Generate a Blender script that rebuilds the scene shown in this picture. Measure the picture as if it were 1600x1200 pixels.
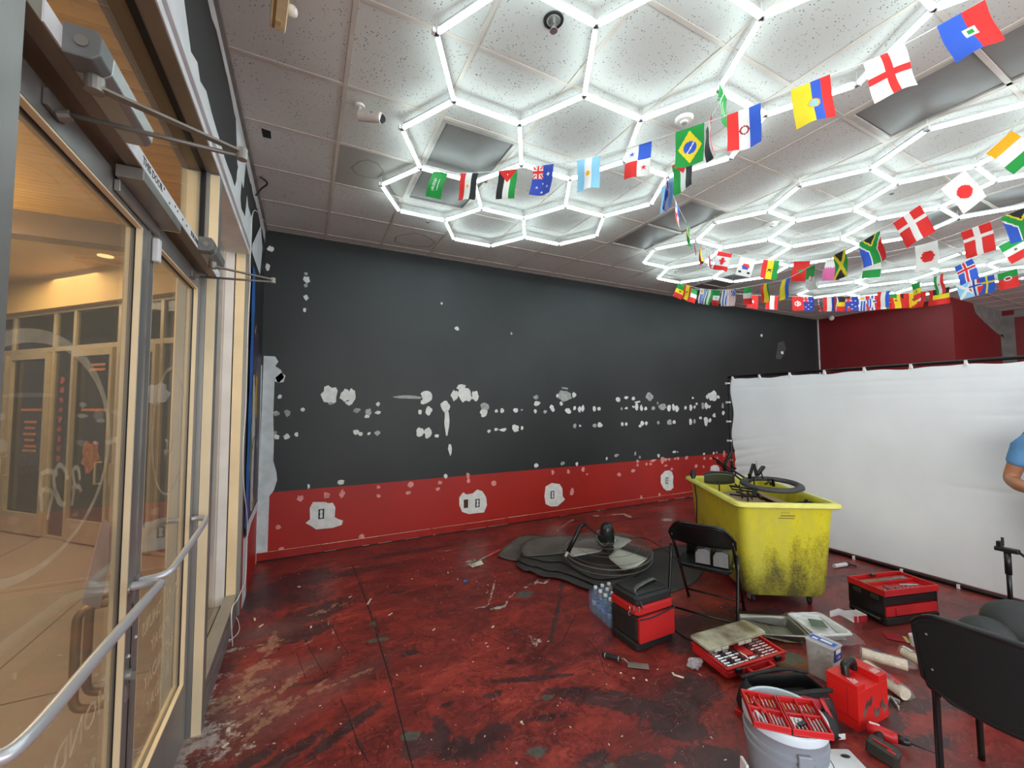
import bpy, bmesh, math, random
import numpy as np
from mathutils import Vector, Matrix, Euler, noise
random.seed(7)
PI = math.pi
C = bpy.context.scene.collection
for o in list(bpy.data.objects): bpy.data.objects.remove(o)
# ------------------------------------------------------------ camera, world, exposure
FPX, YAW, PIT, ROL = 638.243, 0.4688048, 0.0523885, -0.0041903   # solved from the ceiling grid and wall corners
EYE = 1.653
cy, sy, cp, sp = math.cos(YAW), math.sin(YAW), math.cos(PIT), math.sin(PIT)
FW = Vector((sy*cp, cy*cp, sp)); RT0 = Vector((cy, -sy, 0)); UP0 = RT0.cross(FW)
RT = RT0*math.cos(ROL) + UP0*math.sin(ROL); UP = UP0*math.cos(ROL) - RT0*math.sin(ROL)
camd = bpy.data.cameras.new('camera'); cam = bpy.data.objects.new('camera', camd); C.objects.link(cam)
cam.matrix_world = Matrix(((RT.x, UP.x, -FW.x, 0), (RT.y, UP.y, -FW.y, 0), (RT.z, UP.z, -FW.z, EYE), (0, 0, 0, 1)))
camd.sensor_width = 36; camd.lens = FPX/1600*36; camd.clip_start = 0.02; camd.clip_end = 200
sc = bpy.context.scene; sc.camera = cam
sc.view_settings.view_transform = 'Standard'; sc.view_settings.look = 'None'
sc.view_settings.gamma = 1; sc.view_settings.use_curve_mapping = False
sc.view_settings.exposure = 0.36
w = bpy.data.worlds.new('world'); sc.world = w; w.use_nodes = True
w.node_tree.nodes['Background'].inputs[0].default_value = (0.55, 0.62, 0.8, 1)   # dusk outside the arcade
w.node_tree.nodes['Background'].inputs[1].default_value = 0.25
TUBE = 10.5            # emission of the hexagon tubes
sc.cycles.use_denoising = True
sc.cycles.max_bounces = 8
sc.cycles.sample_clamp_indirect = 6
def area(name, loc, rot, sx, sy_, power, col):
    l = bpy.data.lights.new(name, 'AREA'); l.shape = 'RECTANGLE'; l.size = sx; l.size_y = sy_; l.energy = power; l.color = col
    o = bpy.data.objects.new(name, l); C.objects.link(o); o.location = loc; o.rotation_euler = rot; return o
# arcade soffit lamps outside (warm)
area('soffit_lamp', (-2.6, 2.6, 3.5), (0, 0, 0), 2.2, 5.0, 95, (1.0, 0.86, 0.66))
area('soffit_lamp', (-3.3, 6.3, 3.3), (0, 0, 0), 2.0, 2.0, 80, (1.0, 0.84, 0.60))
area('soffit_fill', (-2.9, 2.4, 2.96), (PI, 0, 0), 0.16, 6.0, 75, (1.0, 0.84, 0.58))   # added fill without a known fixture, brightens the soffit planks

area('front_fill', (5.0, -3.85, 1.9), (PI/2, 0, 0), 15.0, 3.0, 300, (0.95, 0.97, 1.0))   # added fill behind the camera, lifts the ceiling and walls
area('side_fill', (-0.33, -2.1, 1.6), (0, -PI/2, 0), 2.6, 3.4, 130, (0.96, 0.98, 1.0))   # added fill from the left, brightens the white backdrop
# ------------------------------------------------------------ pixel -> plane helpers (measuring only)
def ray(x, y): return FW + RT*((x-800)/FPX) - UP*((y-600)/FPX)
EYEV = Vector((0, 0, EYE))
def onZ(x, y, z=0.0): d = ray(x, y); return EYEV + d*((z-EYE)/d.z)
def onX(x, y, X): d = ray(x, y); return EYEV + d*(X/d.x)
def onY(x, y, Y): d = ray(x, y); return EYEV + d*(Y/d.y)
def atD(x, y, dep): return EYEV + ray(x, y)*dep

# ------------------------------------------------------------ materials
def s2l(c): 
    c = c/255.0
    return c/12.92 if c <= 0.04045 else ((c+0.055)/1.055)**2.4
def rgb(h):
    if isinstance(h, str): h = tuple(int(h[i:i+2], 16) for i in (0, 2, 4))
    return (s2l(h[0]), s2l(h[1]), s2l(h[2]), 1)
MATS = {}
def M(name, col, rough=0.5, metal=0.0, var=0.12, scale=8.0, bump=0.0, bscale=60.0, trans=0.0, emit=0.0, alpha=1.0, spec=0.5, coat=0.0, stretch=None, col2=None):
    if name in MATS: return MATS[name]
    m = bpy.data.materials.new(name); m.use_nodes = True; nt = m.node_tree; b = nt.nodes['Principled BSDF']
    c = rgb(col)
    tc = nt.nodes.new('ShaderNodeTexCoord'); src = tc.outputs['Object']
    if stretch:
        mp = nt.nodes.new('ShaderNodeMapping'); mp.inputs['Scale'].default_value = stretch; nt.links.new(src, mp.inputs[0]); src = mp.outputs[0]
    if var or col2:
        n = nt.nodes.new('ShaderNodeTexNoise'); n.inputs['Scale'].default_value = scale; n.inputs['Detail'].default_value = 5
        nt.links.new(src, n.inputs['Vector'])
        r = nt.nodes.new('ShaderNodeValToRGB'); nt.links.new(n.outputs['Fac'], r.inputs[0])
        if col2: ca, cb = rgb(col2), c
        else: ca, cb = tuple(v*(1-var*1.5) for v in c[:3])+(1,), tuple(min(1, v*(1+var)) for v in c[:3])+(1,)
        r.color_ramp.elements[0].position = 0.35; r.color_ramp.elements[1].position = 0.65
        r.color_ramp.elements[0].color = ca; r.color_ramp.elements[1].color = cb
        nt.links.new(r.outputs[0], b.inputs['Base Color'])
    else: b.inputs['Base Color'].default_value = c
    b.inputs['Roughness'].default_value = rough; b.inputs['Metallic'].default_value = metal
    b.inputs['Specular IOR Level'].default_value = spec
    if coat: b.inputs['Coat Weight'].default_value = coat
    if trans: b.inputs['Transmission Weight'].default_value = trans
    if alpha < 1: b.inputs['Alpha'].default_value = alpha
    if emit:
        b.inputs['Emission Color'].default_value = c; b.inputs['Emission Strength'].default_value = emit
    if bump:
        n2 = nt.nodes.new('ShaderNodeTexNoise'); n2.inputs['Scale'].default_value = bscale; n2.inputs['Detail'].default_value = 3
        nt.links.new(src, n2.inputs['Vector'])
        bp = nt.nodes.new('ShaderNodeBump'); bp.inputs['Strength'].default_value = bump; bp.inputs['Distance'].default_value = 0.01
        nt.links.new(n2.outputs['Fac'], bp.inputs['Height']); nt.links.new(bp.outputs[0], b.inputs['Normal'])
    MATS[name] = m; return m
def glass_mat(name, tint, film=0.0, filmcol=(0.6, 0.6, 0.6)):
    m = bpy.data.materials.new(name); m.use_nodes = True; nt = m.node_tree; nt.nodes.clear()
    out = nt.nodes.new('ShaderNodeOutputMaterial'); tr = nt.nodes.new('ShaderNodeBsdfTransparent'); tr.inputs[0].default_value = (*tint, 1)
    gl = nt.nodes.new('ShaderNodeBsdfGlossy'); gl.inputs['Roughness'].default_value = 0.0
    lw = nt.nodes.new('ShaderNodeLayerWeight'); lw.inputs[0].default_value = 0.5
    pw = nt.nodes.new('ShaderNodeMath'); pw.operation = 'POWER'; nt.links.new(lw.outputs['Facing'], pw.inputs[0]); pw.inputs[1].default_value = 5
    ma = nt.nodes.new('ShaderNodeMath'); ma.operation = 'MULTIPLY_ADD'; nt.links.new(pw.outputs[0], ma.inputs[0]); ma.inputs[1].default_value = 0.9; ma.inputs[2].default_value = 0.035
    mx = nt.nodes.new('ShaderNodeMixShader'); nt.links.new(ma.outputs[0], mx.inputs[0]); nt.links.new(tr.outputs[0], mx.inputs[1]); nt.links.new(gl.outputs[0], mx.inputs[2])
    last = mx
    if film:
        df = nt.nodes.new('ShaderNodeBsdfDiffuse'); df.inputs[0].default_value = (*filmcol, 1)
        m2 = nt.nodes.new('ShaderNodeMixShader'); m2.inputs[0].default_value = film; nt.links.new(mx.outputs[0], m2.inputs[1]); nt.links.new(df.outputs[0], m2.inputs[2]); last = m2
    nt.links.new(last.outputs[0], out.inputs[0]); MATS[name] = m; return m
def attr_mat(name, rough=0.6, attr='col', trans=0.0, alpha=None):
    m = bpy.data.materials.new(name); m.use_nodes = True; nt = m.node_tree; b = nt.nodes['Principled BSDF']
    a = nt.nodes.new('ShaderNodeAttribute'); a.attribute_name = attr; nt.links.new(a.outputs['Color'], b.inputs['Base Color'])
    b.inputs['Roughness'].default_value = rough
    n = nt.nodes.new('ShaderNodeTexNoise'); n.inputs['Scale'].default_value = 14; bp = nt.nodes.new('ShaderNodeBump'); bp.inputs['Strength'].default_value = 0.15
    nt.links.new(n.outputs['Fac'], bp.inputs['Height']); nt.links.new(bp.outputs[0], b.inputs['Normal'])
    MATS[name] = m; return m

# ------------------------------------------------------------ mesh builder
class MB:
    def __init__(s): s.v = []; s.f = []; s.mi = []; s.cur = 0
    def add(s, vs, fs):
        k = len(s.v); s.v += [tuple(v) for v in vs]; s.f += [tuple(i+k for i in f) for f in fs]; s.mi += [s.cur]*len(fs); return s
    def box(s, a, b, mat=None):
        x0, y0, z0 = a; x1, y1, z1 = b
        vs = [(x0,y0,z0),(x1,y0,z0),(x1,y1,z0),(x0,y1,z0),(x0,y0,z1),(x1,y0,z1),(x1,y1,z1),(x0,y1,z1)]
        if mat is not None: vs = [mat @ Vector(v) for v in vs]
        return s.add(vs, [(0,3,2,1),(4,5,6,7),(0,1,5,4),(1,2,6,5),(2,3,7,6),(3,0,4,7)])
    def cbox(s, c, d, rot=None):
        m = Matrix.Translation(c) @ (rot.to_matrix().to_4x4() if isinstance(rot, Euler) else (rot or Matrix()))
        return s.box((-d[0]/2,-d[1]/2,-d[2]/2), (d[0]/2,d[1]/2,d[2]/2), m)
    def rbox(s, c, d, r, rot=None, seg=3):      # box with rounded vertical edges, softened rim
        m = Matrix.Translation(c) @ (rot.to_matrix().to_4x4() if isinstance(rot, Euler) else (rot or Matrix()))
        prof = []
        for (cx, cyy, a0) in ((d[0]/2-r, d[1]/2-r, 0), (-d[0]/2+r, d[1]/2-r, 90), (-d[0]/2+r, -d[1]/2+r, 180), (d[0]/2-r, -d[1]/2+r, 270)):
            for k in range(seg+1):
                a = math.radians(a0+90*k/seg); prof.append((cx+r*math.cos(a), cyy+r*math.sin(a)))
        e = min(r*0.5, d[2]*0.2); n = len(prof)
        def sc_(q, k): return (q[0]*(1-2*k/d[0]), q[1]*(1-2*k/d[1]))
        lay = [(-d[2]/2, e), (-d[2]/2+e, 0), (d[2]/2-e, 0), (d[2]/2, e)]
        vs = []; fs = []
        for z, k in lay: vs += [m @ Vector((*sc_(q, k), z)) for q in prof]
        for L in range(3):
            for i in range(n): j = (i+1) % n; fs.append((L*n+i, L*n+j, (L+1)*n+j, (L+1)*n+i))
        fs.append(tuple(range(n))[::-1]); fs.append(tuple(3*n+i for i in range(n)))
        return s.add(vs, fs)
    def tube(s, pts, r, seg=8, cap=True, closed=False):
        pts = [Vector(p) for p in pts]; n = len(pts); rs = r if isinstance(r, (list, tuple)) else [r]*n
        vs = []; fs = []; prev = None
        for i, p in enumerate(pts):
            if closed: d = pts[(i+1) % n]-pts[i-1]
            else: d = pts[min(i+1, n-1)]-pts[max(i-1, 0)]
            if d.length < 1e-9: d = Vector((0,0,1))
            d.normalize()
            if prev is None: u = d.orthogonal().normalized()
            else:
                u = prev - d*prev.dot(d)
                u = u.normalized() if u.length > 1e-6 else d.orthogonal().normalized()
            prev = u; w_ = d.cross(u)
            vs += [p + (u*math.cos(2*PI*k/seg) + w_*math.sin(2*PI*k/seg))*rs[i] for k in range(seg)]
        for i in range(n if closed else n-1):
            a = i*seg; b = ((i+1) % n)*seg
            for k in range(seg): l = (k+1) % seg; fs.append((a+k, a+l, b+l, b+k))
        if cap and not closed: fs.append(tuple(range(seg))[::-1]); fs.append(tuple((n-1)*seg+k for k in range(seg)))
        return s.add(vs, fs)
    def lathe(s, prof, seg=24, m=None, arc=2*PI):
        vs = []; fs = []; n = len(prof); m = m or Matrix()
        full = arc > 6.28; k_ = seg if full else seg+1
        for i in range(k_):
            a = arc*i/seg; vs += [m @ Vector((r*math.cos(a), r*math.sin(a), z)) for r, z in prof]
        for i in range(seg):
            j = (i+1) % k_
            for q in range(n-1): fs.append((i*n+q, j*n+q, j*n+q+1, i*n+q+1))
        return s.add(vs, fs)
    def prism(s, poly, z0, z1, m=None):
        m = m or Matrix(); n = len(poly)
        vs = [m @ Vector((x, y, z0)) for x, y in poly] + [m @ Vector((x, y, z1)) for x, y in poly]
        return s.add(vs, [tuple(range(n))[::-1], tuple(range(n, 2*n))] + [(i, (i+1) % n, n+(i+1) % n, n+i) for i in range(n)])
    def sphere(s, c, r, seg=12, rings=8, m=None):
        rr = r if isinstance(r, (list, tuple)) else (r, r, r)
        vs = []; fs = []; c = Vector(c); m = m or Matrix()
        for i in range(rings+1):
            t = PI*i/rings
            for k in range(seg):
                a = 2*PI*k/seg; vs.append(c + m @ Vector((rr[0]*math.sin(t)*math.cos(a), rr[1]*math.sin(t)*math.sin(a), rr[2]*math.cos(t))))
        for i in range(rings):
            for k in range(seg): l = (k+1) % seg; fs.append((i*seg+k, (i+1)*seg+k, (i+1)*seg+l, i*seg+l))
        return s.add(vs, fs)
    def grid(s, fn, nu, nv):
        vs = [fn(i/nu, j/nv) for j in range(nv+1) for i in range(nu+1)]
        return s.add(vs, [(j*(nu+1)+i, j*(nu+1)+i+1, (j+1)*(nu+1)+i+1, (j+1)*(nu+1)+i) for j in range(nv) for i in range(nu)])
    def build(s, name, mats, parent=None, smooth=False, bevel=0.0, solid=0.0, subsurf=0, kind=None, label=None, auto=None):
        me = bpy.data.meshes.new(name); me.from_pydata([tuple(v) for v in s.v], [], s.f)
        mats = mats if isinstance(mats, (list, tuple)) else [mats]
        for m in mats: me.materials.append(m)
        if len(mats) > 1: me.polygons.foreach_set('material_index', s.mi)
        bm = bmesh.new(); bm.from_mesh(me); bmesh.ops.recalc_face_normals(bm, faces=bm.faces); bm.to_mesh(me); bm.free()
        o = bpy.data.objects.new(name, me); C.objects.link(o)
        if smooth or auto: 
            for p in me.polygons: p.use_smooth = True
            if auto: me.set_sharp_from_angle(angle=math.radians(auto))
        if parent is not None: o.parent = parent
        if solid: md = o.modifiers.new('s', 'SOLIDIFY'); md.thickness = solid; md.offset = 0
        if bevel:
            md = o.modifiers.new('b', 'BEVEL'); md.width = bevel; md.segments = 2; md.limit_method = 'ANGLE'; md.angle_limit = math.radians(40)
        if subsurf: md = o.modifiers.new('ss', 'SUBSURF'); md.levels = subsurf; md.render_levels = subsurf
        if kind: o['kind'] = kind
        if label: o['label'] = label
        return o
def tag(o, label, cat, group=None):
    o['label'] = label; o['category'] = cat
    if group: o['group'] = group
    return o
def thing(name, label, cat, loc=(0,0,0), rz=0.0, group=None, rot=None):
    o = bpy.data.objects.new(name, None); C.objects.link(o); o.location = loc
    o.rotation_euler = rot if rot is not None else (0, 0, rz); o.empty_display_size = 0.1
    return tag(o, label, cat, group)
def struct(name, mb, m, parent=None, **k):
    o = mb.build(name, m, parent, **k)
    if parent is None: o['kind'] = 'structure'
    return o
def holder(name, loc=(0,0,0)):
    o = bpy.data.objects.new(name, None); C.objects.link(o); o.location = loc; o['kind'] = 'structure'; return o
def dup(o, loc=None, rz=None, label=None, parent=None):
    c = o.copy(); C.objects.link(c)
    if parent is not None: c.parent = parent
    if loc is not None: c.location = loc
    if rz is not None: c.rotation_euler = (c.rotation_euler[0], c.rotation_euler[1], rz)
    if label: c['label'] = label
    for ch in list(o.children):
        dup(ch, parent=c)
    return c
def blob(cx, cyy, rx, ry, n=12, jag=0.25, rnd=random, ang=0.0):
    out = []
    for k in range(n):
        a = 2*PI*k/n; q = 1+rnd.uniform(-jag, jag*0.5); x = rx*q*math.cos(a); y = ry*q*math.sin(a)
        out.append((cx+x*math.cos(ang)-y*math.sin(ang), cyy+x*math.sin(ang)+y*math.cos(ang)))
    return out
TXT = {}
def text(s, size, name, m, parent, mat4, mirror=False, extr=0.0004, align='CENTER'):
    cu = bpy.data.curves.new(name, 'FONT'); cu.body = s; cu.size = size; cu.extrude = extr; cu.align_x = align; cu.align_y = 'CENTER'
    cu.resolution_u = 2
    o = bpy.data.objects.new(name, cu); C.objects.link(o); cu.materials.append(m)
    if mirror: mat4 = mat4 @ Matrix.Diagonal((-1, 1, 1, 1))
    if parent is not None: o.parent = parent
    me = bpy.data.meshes.new_from_object(o); me.name = name; bpy.data.objects.remove(o)
    o = bpy.data.objects.new(name, me); C.objects.link(o)
    if parent is not None: o.parent = parent
    o.matrix_local = mat4; return o
def frame4(o, x, y):       # matrix from origin, x axis, y axis
    x = Vector(x).normalized(); y = Vector(y); y = (y - x*y.dot(x)).normalized(); z = x.cross(y); o = Vector(o)
    return Matrix(((x.x, y.x, z.x, o.x), (x.y, y.y, z.y, o.y), (x.z, y.z, z.z, o.z), (0, 0, 0, 1)))
# ------------------------------------------------------------ constants of the room
XL, YB, XR, HC = -0.43, 5.184, 10.6, 3.606
YF = -4.0
XE = 13.2      # right end of the recess
# materials
m_alu = M('brushed_aluminium', (176, 176, 172), 0.38, 0.75, 0.06, 3, 0.05, 200, stretch=(1, 1, 0.2))
m_alud = M('worn_aluminium', (150, 148, 142), 0.45, 0.6, 0.15, 6)
m_white = M('white_paint', (222, 224, 226), 0.6, 0, 0.05, 5, 0.1, 40)
m_primer = M('grey_white_primer', (205, 212, 214), 0.65, 0, 0.08, 9, 0.2, 60)
m_filler = M('white_filler', (226, 228, 224), 0.8, 0, 0.06, 20, 0.3, 90)
m_fpink = M('thin_filler_over_red', (222, 150, 145), 0.8, 0, 0.12, 20)
m_fgrey = M('thin_filler_over_black', (168, 172, 168), 0.8, 0, 0.15, 25)
m_black = M('black_gasket', (18, 18, 18), 0.6, 0, 0.1)
m_rub = M('black_rubber', (28, 28, 28), 0.65, 0, 0.2, 6, 0.15, 40)
m_blk = M('black_plastic', (22, 22, 23), 0.35, 0, 0.1, 8)
m_tbar = M('ceiling_grid_metal', (205, 197, 186), 0.5, 0, 0.05, 6)

# ---- wall paint with a colour break
def paint_wall(name, zbreak, black=(36, 41, 41), red=(168, 32, 22), ghosts=True):
    m = bpy.data.materials.new(name); m.use_nodes = True; nt = m.node_tree; b = nt.nodes['Principled BSDF']; L = nt.links
    g = nt.nodes.new('ShaderNodeNewGeometry'); sx = nt.nodes.new('ShaderNodeSeparateXYZ'); L.new(g.outputs['Position'], sx.inputs[0])
    gt = nt.nodes.new('ShaderNodeMath'); gt.operation = 'GREATER_THAN'; gt.inputs[1].default_value = zbreak; L.new(sx.outputs['Z'], gt.inputs[0])
    n = nt.nodes.new('ShaderNodeTexNoise'); n.inputs['Scale'].default_value = 1.3; n.inputs['Detail'].default_value = 6; L.new(g.outputs['Position'], n.inputs['Vector'])
    r1 = nt.nodes.new('ShaderNodeValToRGB'); r2 = nt.nodes.new('ShaderNodeValToRGB')
    for r, c, k in ((r1, rgb(black), 0.22), (r2, rgb(red), 0.1)):
        r.color_ramp.elements[0].position = 0.3; r.color_ramp.elements[1].position = 0.7
        r.color_ramp.elements[0].color = tuple(v*(1-k) for v in c[:3])+(1,); r.color_ramp.elements[1].color = tuple(v*(1+k) for v in c[:3])+(1,)
        L.new(n.outputs['Fac'], r.inputs[0])
    mx = nt.nodes.new('ShaderNodeMix'); mx.data_type = 'RGBA'; L.new(gt.outputs[0], mx.inputs[0]); L.new(r2.outputs[0], mx.inputs[6]); L.new(r1.outputs[0], mx.inputs[7])
    L.new(mx.outputs[2], b.inputs['Base Color']); b.inputs['Roughness'].default_value = 0.48
    n2 = nt.nodes.new('ShaderNodeTexNoise'); n2.inputs['Scale'].default_value = 90; L.new(g.outputs['Position'], n2.inputs['Vector'])
    bp = nt.nodes.new('ShaderNodeBump'); bp.inputs['Strength'].default_value = 0.12; bp.inputs['Distance'].default_value = 0.004
    L.new(n2.outputs['Fac'], bp.inputs['Height']); L.new(bp.outputs[0], b.inputs['Normal'])
    return m
m_wall = paint_wall('black_over_red_wall_paint', 0.722)
m_redw = M('dark_red_wall_paint', (122, 22, 26), 0.5, 0, 0.08, 1.5, 0.1, 80)
m_dark = M('charcoal_wall_paint', (52, 56, 56), 0.6, 0, 0.12, 2)

# ---- back wall with its filler patches and baseboard
wb = struct('wall_back', MB().box((XL-0.12, YB, 0), (XR+0.1, YB+0.12, HC+0.05)), m_wall)
PY = YB-0.0012
prnd = random.Random(3)
npatch = [0]
def wpatch(px, py, w_, h, mat=None, n=None, jag=0.3, ang=0.0):
    a = onY(px-w_/2, py, YB); b2 = onY(px+w_/2, py, YB); c = onY(px, py-h/2, YB); d = onY(px, py+h/2, YB)
    z = (c.z+d.z)/2
    if mat is None: mat = m_fpink if z < 0.722 and h < 20 else (m_filler if prnd.random() < 0.7 else m_fgrey)
    rx, rz = abs(b2.x-a.x)/2, abs(c.z-d.z)/2
    n = n or (8 if w_ < 7 else 14)
    poly = blob((a.x+b2.x)/2, z, rx*1.1, rz*1.1, n, jag, prnd, ang)
    mb = MB(); k = len(poly); th = 0.0018+0.0012*prnd.random()
    vs = [(x, YB-th, zz) for x, zz in poly]+[(x+(x-(a.x+b2.x)/2)*0.15, YB-0.0001, zz+(zz-z)*0.15) for x, zz in poly]
    mb.add(vs, [tuple(range(k))]+[(i, (i+1) % k, k+(i+1) % k, k+i) for i in range(k)])
    mb.build('filler_patch', mat, wb, smooth=False)
    npatch[0] += 1
P1 = [(295,320,55,50),(255,530,70,55),(390,525,65,70),(585,480,45,38),(240,770,40,40),(255,820,60,55),(385,815,70,60),(503,792,40,52),(925,290,190,190),(935,400,60,35),(1125,300,130,130),(1205,310,80,150),(1165,395,70,50),(1525,410,48,52),(1258,490,75,50),(1410,515,65,80),(1525,515,60,45),(1385,565,60,35),(1250,760,70,52),(1308,785,50,40),(1412,780,42,38),(1515,775,60,50)]
P2 = [(297,325,340,36),(530,320,115,130),(495,385,60,60),(450,510,40,55),(558,495,72,85),(880,305,75,110),(1005,290,150,165),(965,195,90,50),(1140,310,75,110),(770,440,110,110),(785,640,62,260),(1255,440,90,90),(1245,520,75,90),(1405,498,32,38),(1480,493,48,50),(452,770,78,105),(550,770,78,115),(658,810,55,42),(1313,748,42,42),(1402,727,44,38),(1488,732,75,34),(828,970,42,130)]
P3 = [(460,325,58,44),(472,403,70,50),(205,485,50,50),(285,483,28,24),(452,500,42,42),(572,508,44,38),(655,445,42,50),(672,480,42,50),(728,307,28,40),(825,303,135,115),(938,300,45,55),(775,402,38,46),(865,500,64,56),(943,465,35,45),(1008,475,38,60),(1045,462,40,75),(1187,472,38,52),(1250,467,36,44),(205,712,75,78),(284,712,30,40),(948,682,36,52),(1012,683,24,26),(1195,676,52,42),(1258,672,55,66),(818,212,75,20),(1343,1090,24,40),(1468,1052,50,36),(793,1152,46,42),(968,1160,30,44),(462,1180,46,42)]
P4 = [(125,350,54,50),(227,330,42,38),(317,345,38,40),(370,385,60,20),(515,315,85,90),(170,468,22,34),(230,462,38,30),(318,445,28,26),(358,445,38,76),(418,463,34,70),(470,468,30,42),(563,465,42,42),(620,400,20,34),(680,445,90,75),(765,462,46,76),(820,450,36,66),(860,468,46,66),(968,458,32,38),(1033,457,34,64),(1082,447,24,40),(1108,408,26,36),(1185,430,32,86),(1228,430,42,68),(1268,443,28,36),(1060,335,22,24),(1240,318,30,46),(1310,312,92,110),(1375,318,34,42),(1433,430,28,60),(1440,522,34,44),(178,665,34,50),(228,663,28,42),(425,655,42,58),(398,688,34,30),(478,652,34,48),(630,645,32,38),(770,640,58,58),(825,640,38,42),(1033,628,36,74),(1080,628,28,54),(1155,584,32,34),(1225,628,46,90),(1273,615,32,46),(1328,553,34,50),(340,1030,22,44),(394,1076,24,32),(633,1055,32,40),(830,1010,42,28),(870,1010,22,20)]
P5 = [(480,225,30,34),(480,268,26,28),(584,256,24,30),(628,258,28,24),(655,218,60,24),(765,205,36,60),(800,205,30,34),(762,235,22,34),(840,202,24,30),(905,195,24,24),(940,192,28,30),(1038,185,36,38),(803,272,34,22),(870,312,28,30),(1145,280,32,38),(1232,285,24,30),(1240,190,24,30),(1315,192,26,22),(1362,190,20,22),(1390,185,18,24),(1236,140,24,22),(1347,132,18,22),(1380,124,16,22),(1465,140,20,70),(432,332,38,38),(272,376,36,38),(525,640,24,50),(440,675,18,22),(730,600,26,32)]
P6 = [(367,260,50,42),(588,237,50,44),(716,222,40,60),(1020,165,28,28),(1020,238,34,28),(1285,145,46,40),(1270,212,34,28),(1533,128,32,28),(1516,182,32,26),(188,500,38,34),(210,680,40,24),(882,580,38,40),(708,125,48,34),(440,160,18,40)]
P7 = [(43,308,34,24),(24,366,32,24),(298,290,28,42),(523,315,38,44),(1050,217,24,38),(1187,212,24,32),(1320,190,26,40),(1357,234,18,14),(1220,390,30,66),(95,252,32,34),(292,245,26,48),(900,158,30,34)]
for P_, ox, oy, s_ in ((P1, 400, 580, 8), (P2, 600, 580, 8), (P3, 780, 580, 8), (P4, 950, 580, 8), (P5, 930, 690, 1600/220), (P6, 400, 730, 1600/300), (P7, 680, 700, 1600/280)):
    for x, y, ww, hh in P_: wpatch(ox+x/s_, oy+y/s_, ww/s_, hh/s_, ang=prnd.uniform(-0.2, 0.2) if ww < 100 and hh < 100 else 0)
for x, y, ww, hh in ((478,428,5,4),(479,437,9,9),(478,446,6,6),(478,465,7,7),(476,484,5,6),(690,474,3,4),(714,513,6,6),(799,521,3,4),(423,389,9,8),(418,417,7,9),(1190,524,3,4),(1222,551,4,5)):
    wpatch(x, y, ww, hh)
# white primer strip in the left corner and the painted patches round the outlets
def wpoly(pts, name, mat, th=0.0022, zoom=None):
    if zoom: pts = [(zoom[0]+x/zoom[2], zoom[1]+y/zoom[2]) for x, y in pts]
    q = [onY(x, y, YB) for x, y in pts]; k = len(q)
    vs = [(max(p.x, XL), YB-th, p.z) for p in q]+[(max(p.x, XL), YB, p.z) for p in q]
    return MB().add(vs, [tuple(range(k))]+[(i, (i+1) % k, k+(i+1) % k, k+i) for i in range(k)]).build(name, mat, wb)
wpoly([(412,556),(430,557),(435,565),(430,572),(439,578),(444,590),(436,598),(429,596),(428,620),(427,650),(428,690),(427,720),(432,738),(433,750),(428,766),(421,775),(420,800),(419,830),(418,860),(418,876),(403,880),(400,880),(404,760),(409,640)], 'primer_strip', m_primer)
wpoly([(430,590),(440,582),(446,587),(443,597),(434,598)], 'primer_patch', m_primer)
OUT = []
wpoly([(475,290),(578,290),(600,300),(640,296),(662,335),(655,415),(680,430),(725,445),(715,480),(640,505),(500,518),(460,490),(412,465),(450,435),(448,340)], 'primer_patch', m_filler, zoom=(400, 730, 1600/300))
wpoly([(215,440),(250,395),(280,415),(335,405),(375,370),(420,385),(455,440),(462,510),(435,575),(380,580),(300,590),(240,570),(215,510)], 'primer_patch', m_filler, zoom=(680, 700, 1600/280))
wpoly([(985,345),(1040,312),(1110,322),(1135,360),(1138,430),(1158,460),(1120,495),(1090,520),(1030,522),(985,500),(975,430)], 'primer_patch', m_filler, zoom=(680, 700, 1600/280))
wpoly([(745,385),(790,335),(840,325),(875,350),(888,400),(882,460),(890,520),(860,552),(810,558),(775,530),(745,470)], 'primer_patch', m_filler, zoom=(930, 690, 1600/220))
wpoly([(1308,330),(1310,285),(1350,265),(1390,270),(1412,300),(1410,340)], 'primer_patch', m_filler, zoom=(930, 690, 1600/220))
wpoly([(1216,535),(1224,533),(1228,545),(1220,562),(1212,560)], 'scuff_mark', M('grey_scuff', (70, 72, 72), 0.7), 0.001)
# baseboard with the scraped cream bead on top
bb = struct('baseboard_back', MB().box((XL, YB-0.014, 0.012), (XR, YB-0.0001, 0.095)), M('red_baseboard_vinyl', (160, 30, 22), 0.45, 0, 0.12, 6))
m_cream = M('chipped_cream_bead', (226, 190, 160), 0.7, 0, 0.2, 30)
mb = MB(); x = XL+0.02; pr = random.Random(5)
while x < XR-0.1:
    l = pr.uniform(0.1, 0.9)
    mb.cbox((x+l/2, YB-0.0155, 0.096+pr.uniform(-0.001, 0.001)), (l, 0.004, pr.choice((0.004, 0.006, 0.003)))); x += l+pr.choice((0.004, 0.03, 0.01))
x = XL+0.05
while x < XR-0.1:
    l = pr.uniform(0.02, 0.35)
    if pr.random() < 0.5: mb.cbox((x+l/2, YB-0.016, 0.010), (l, 0.006, pr.uniform(0.003, 0.009)))
    x += l+pr.uniform(0, 0.2)
mb.build('paint_chip_line', m_cream, bb)
MB().box((XL, YB-0.02, 0.0), (XR, YB-0.001, 0.011)).build('shadow_gap', m_black, bb)
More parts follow.
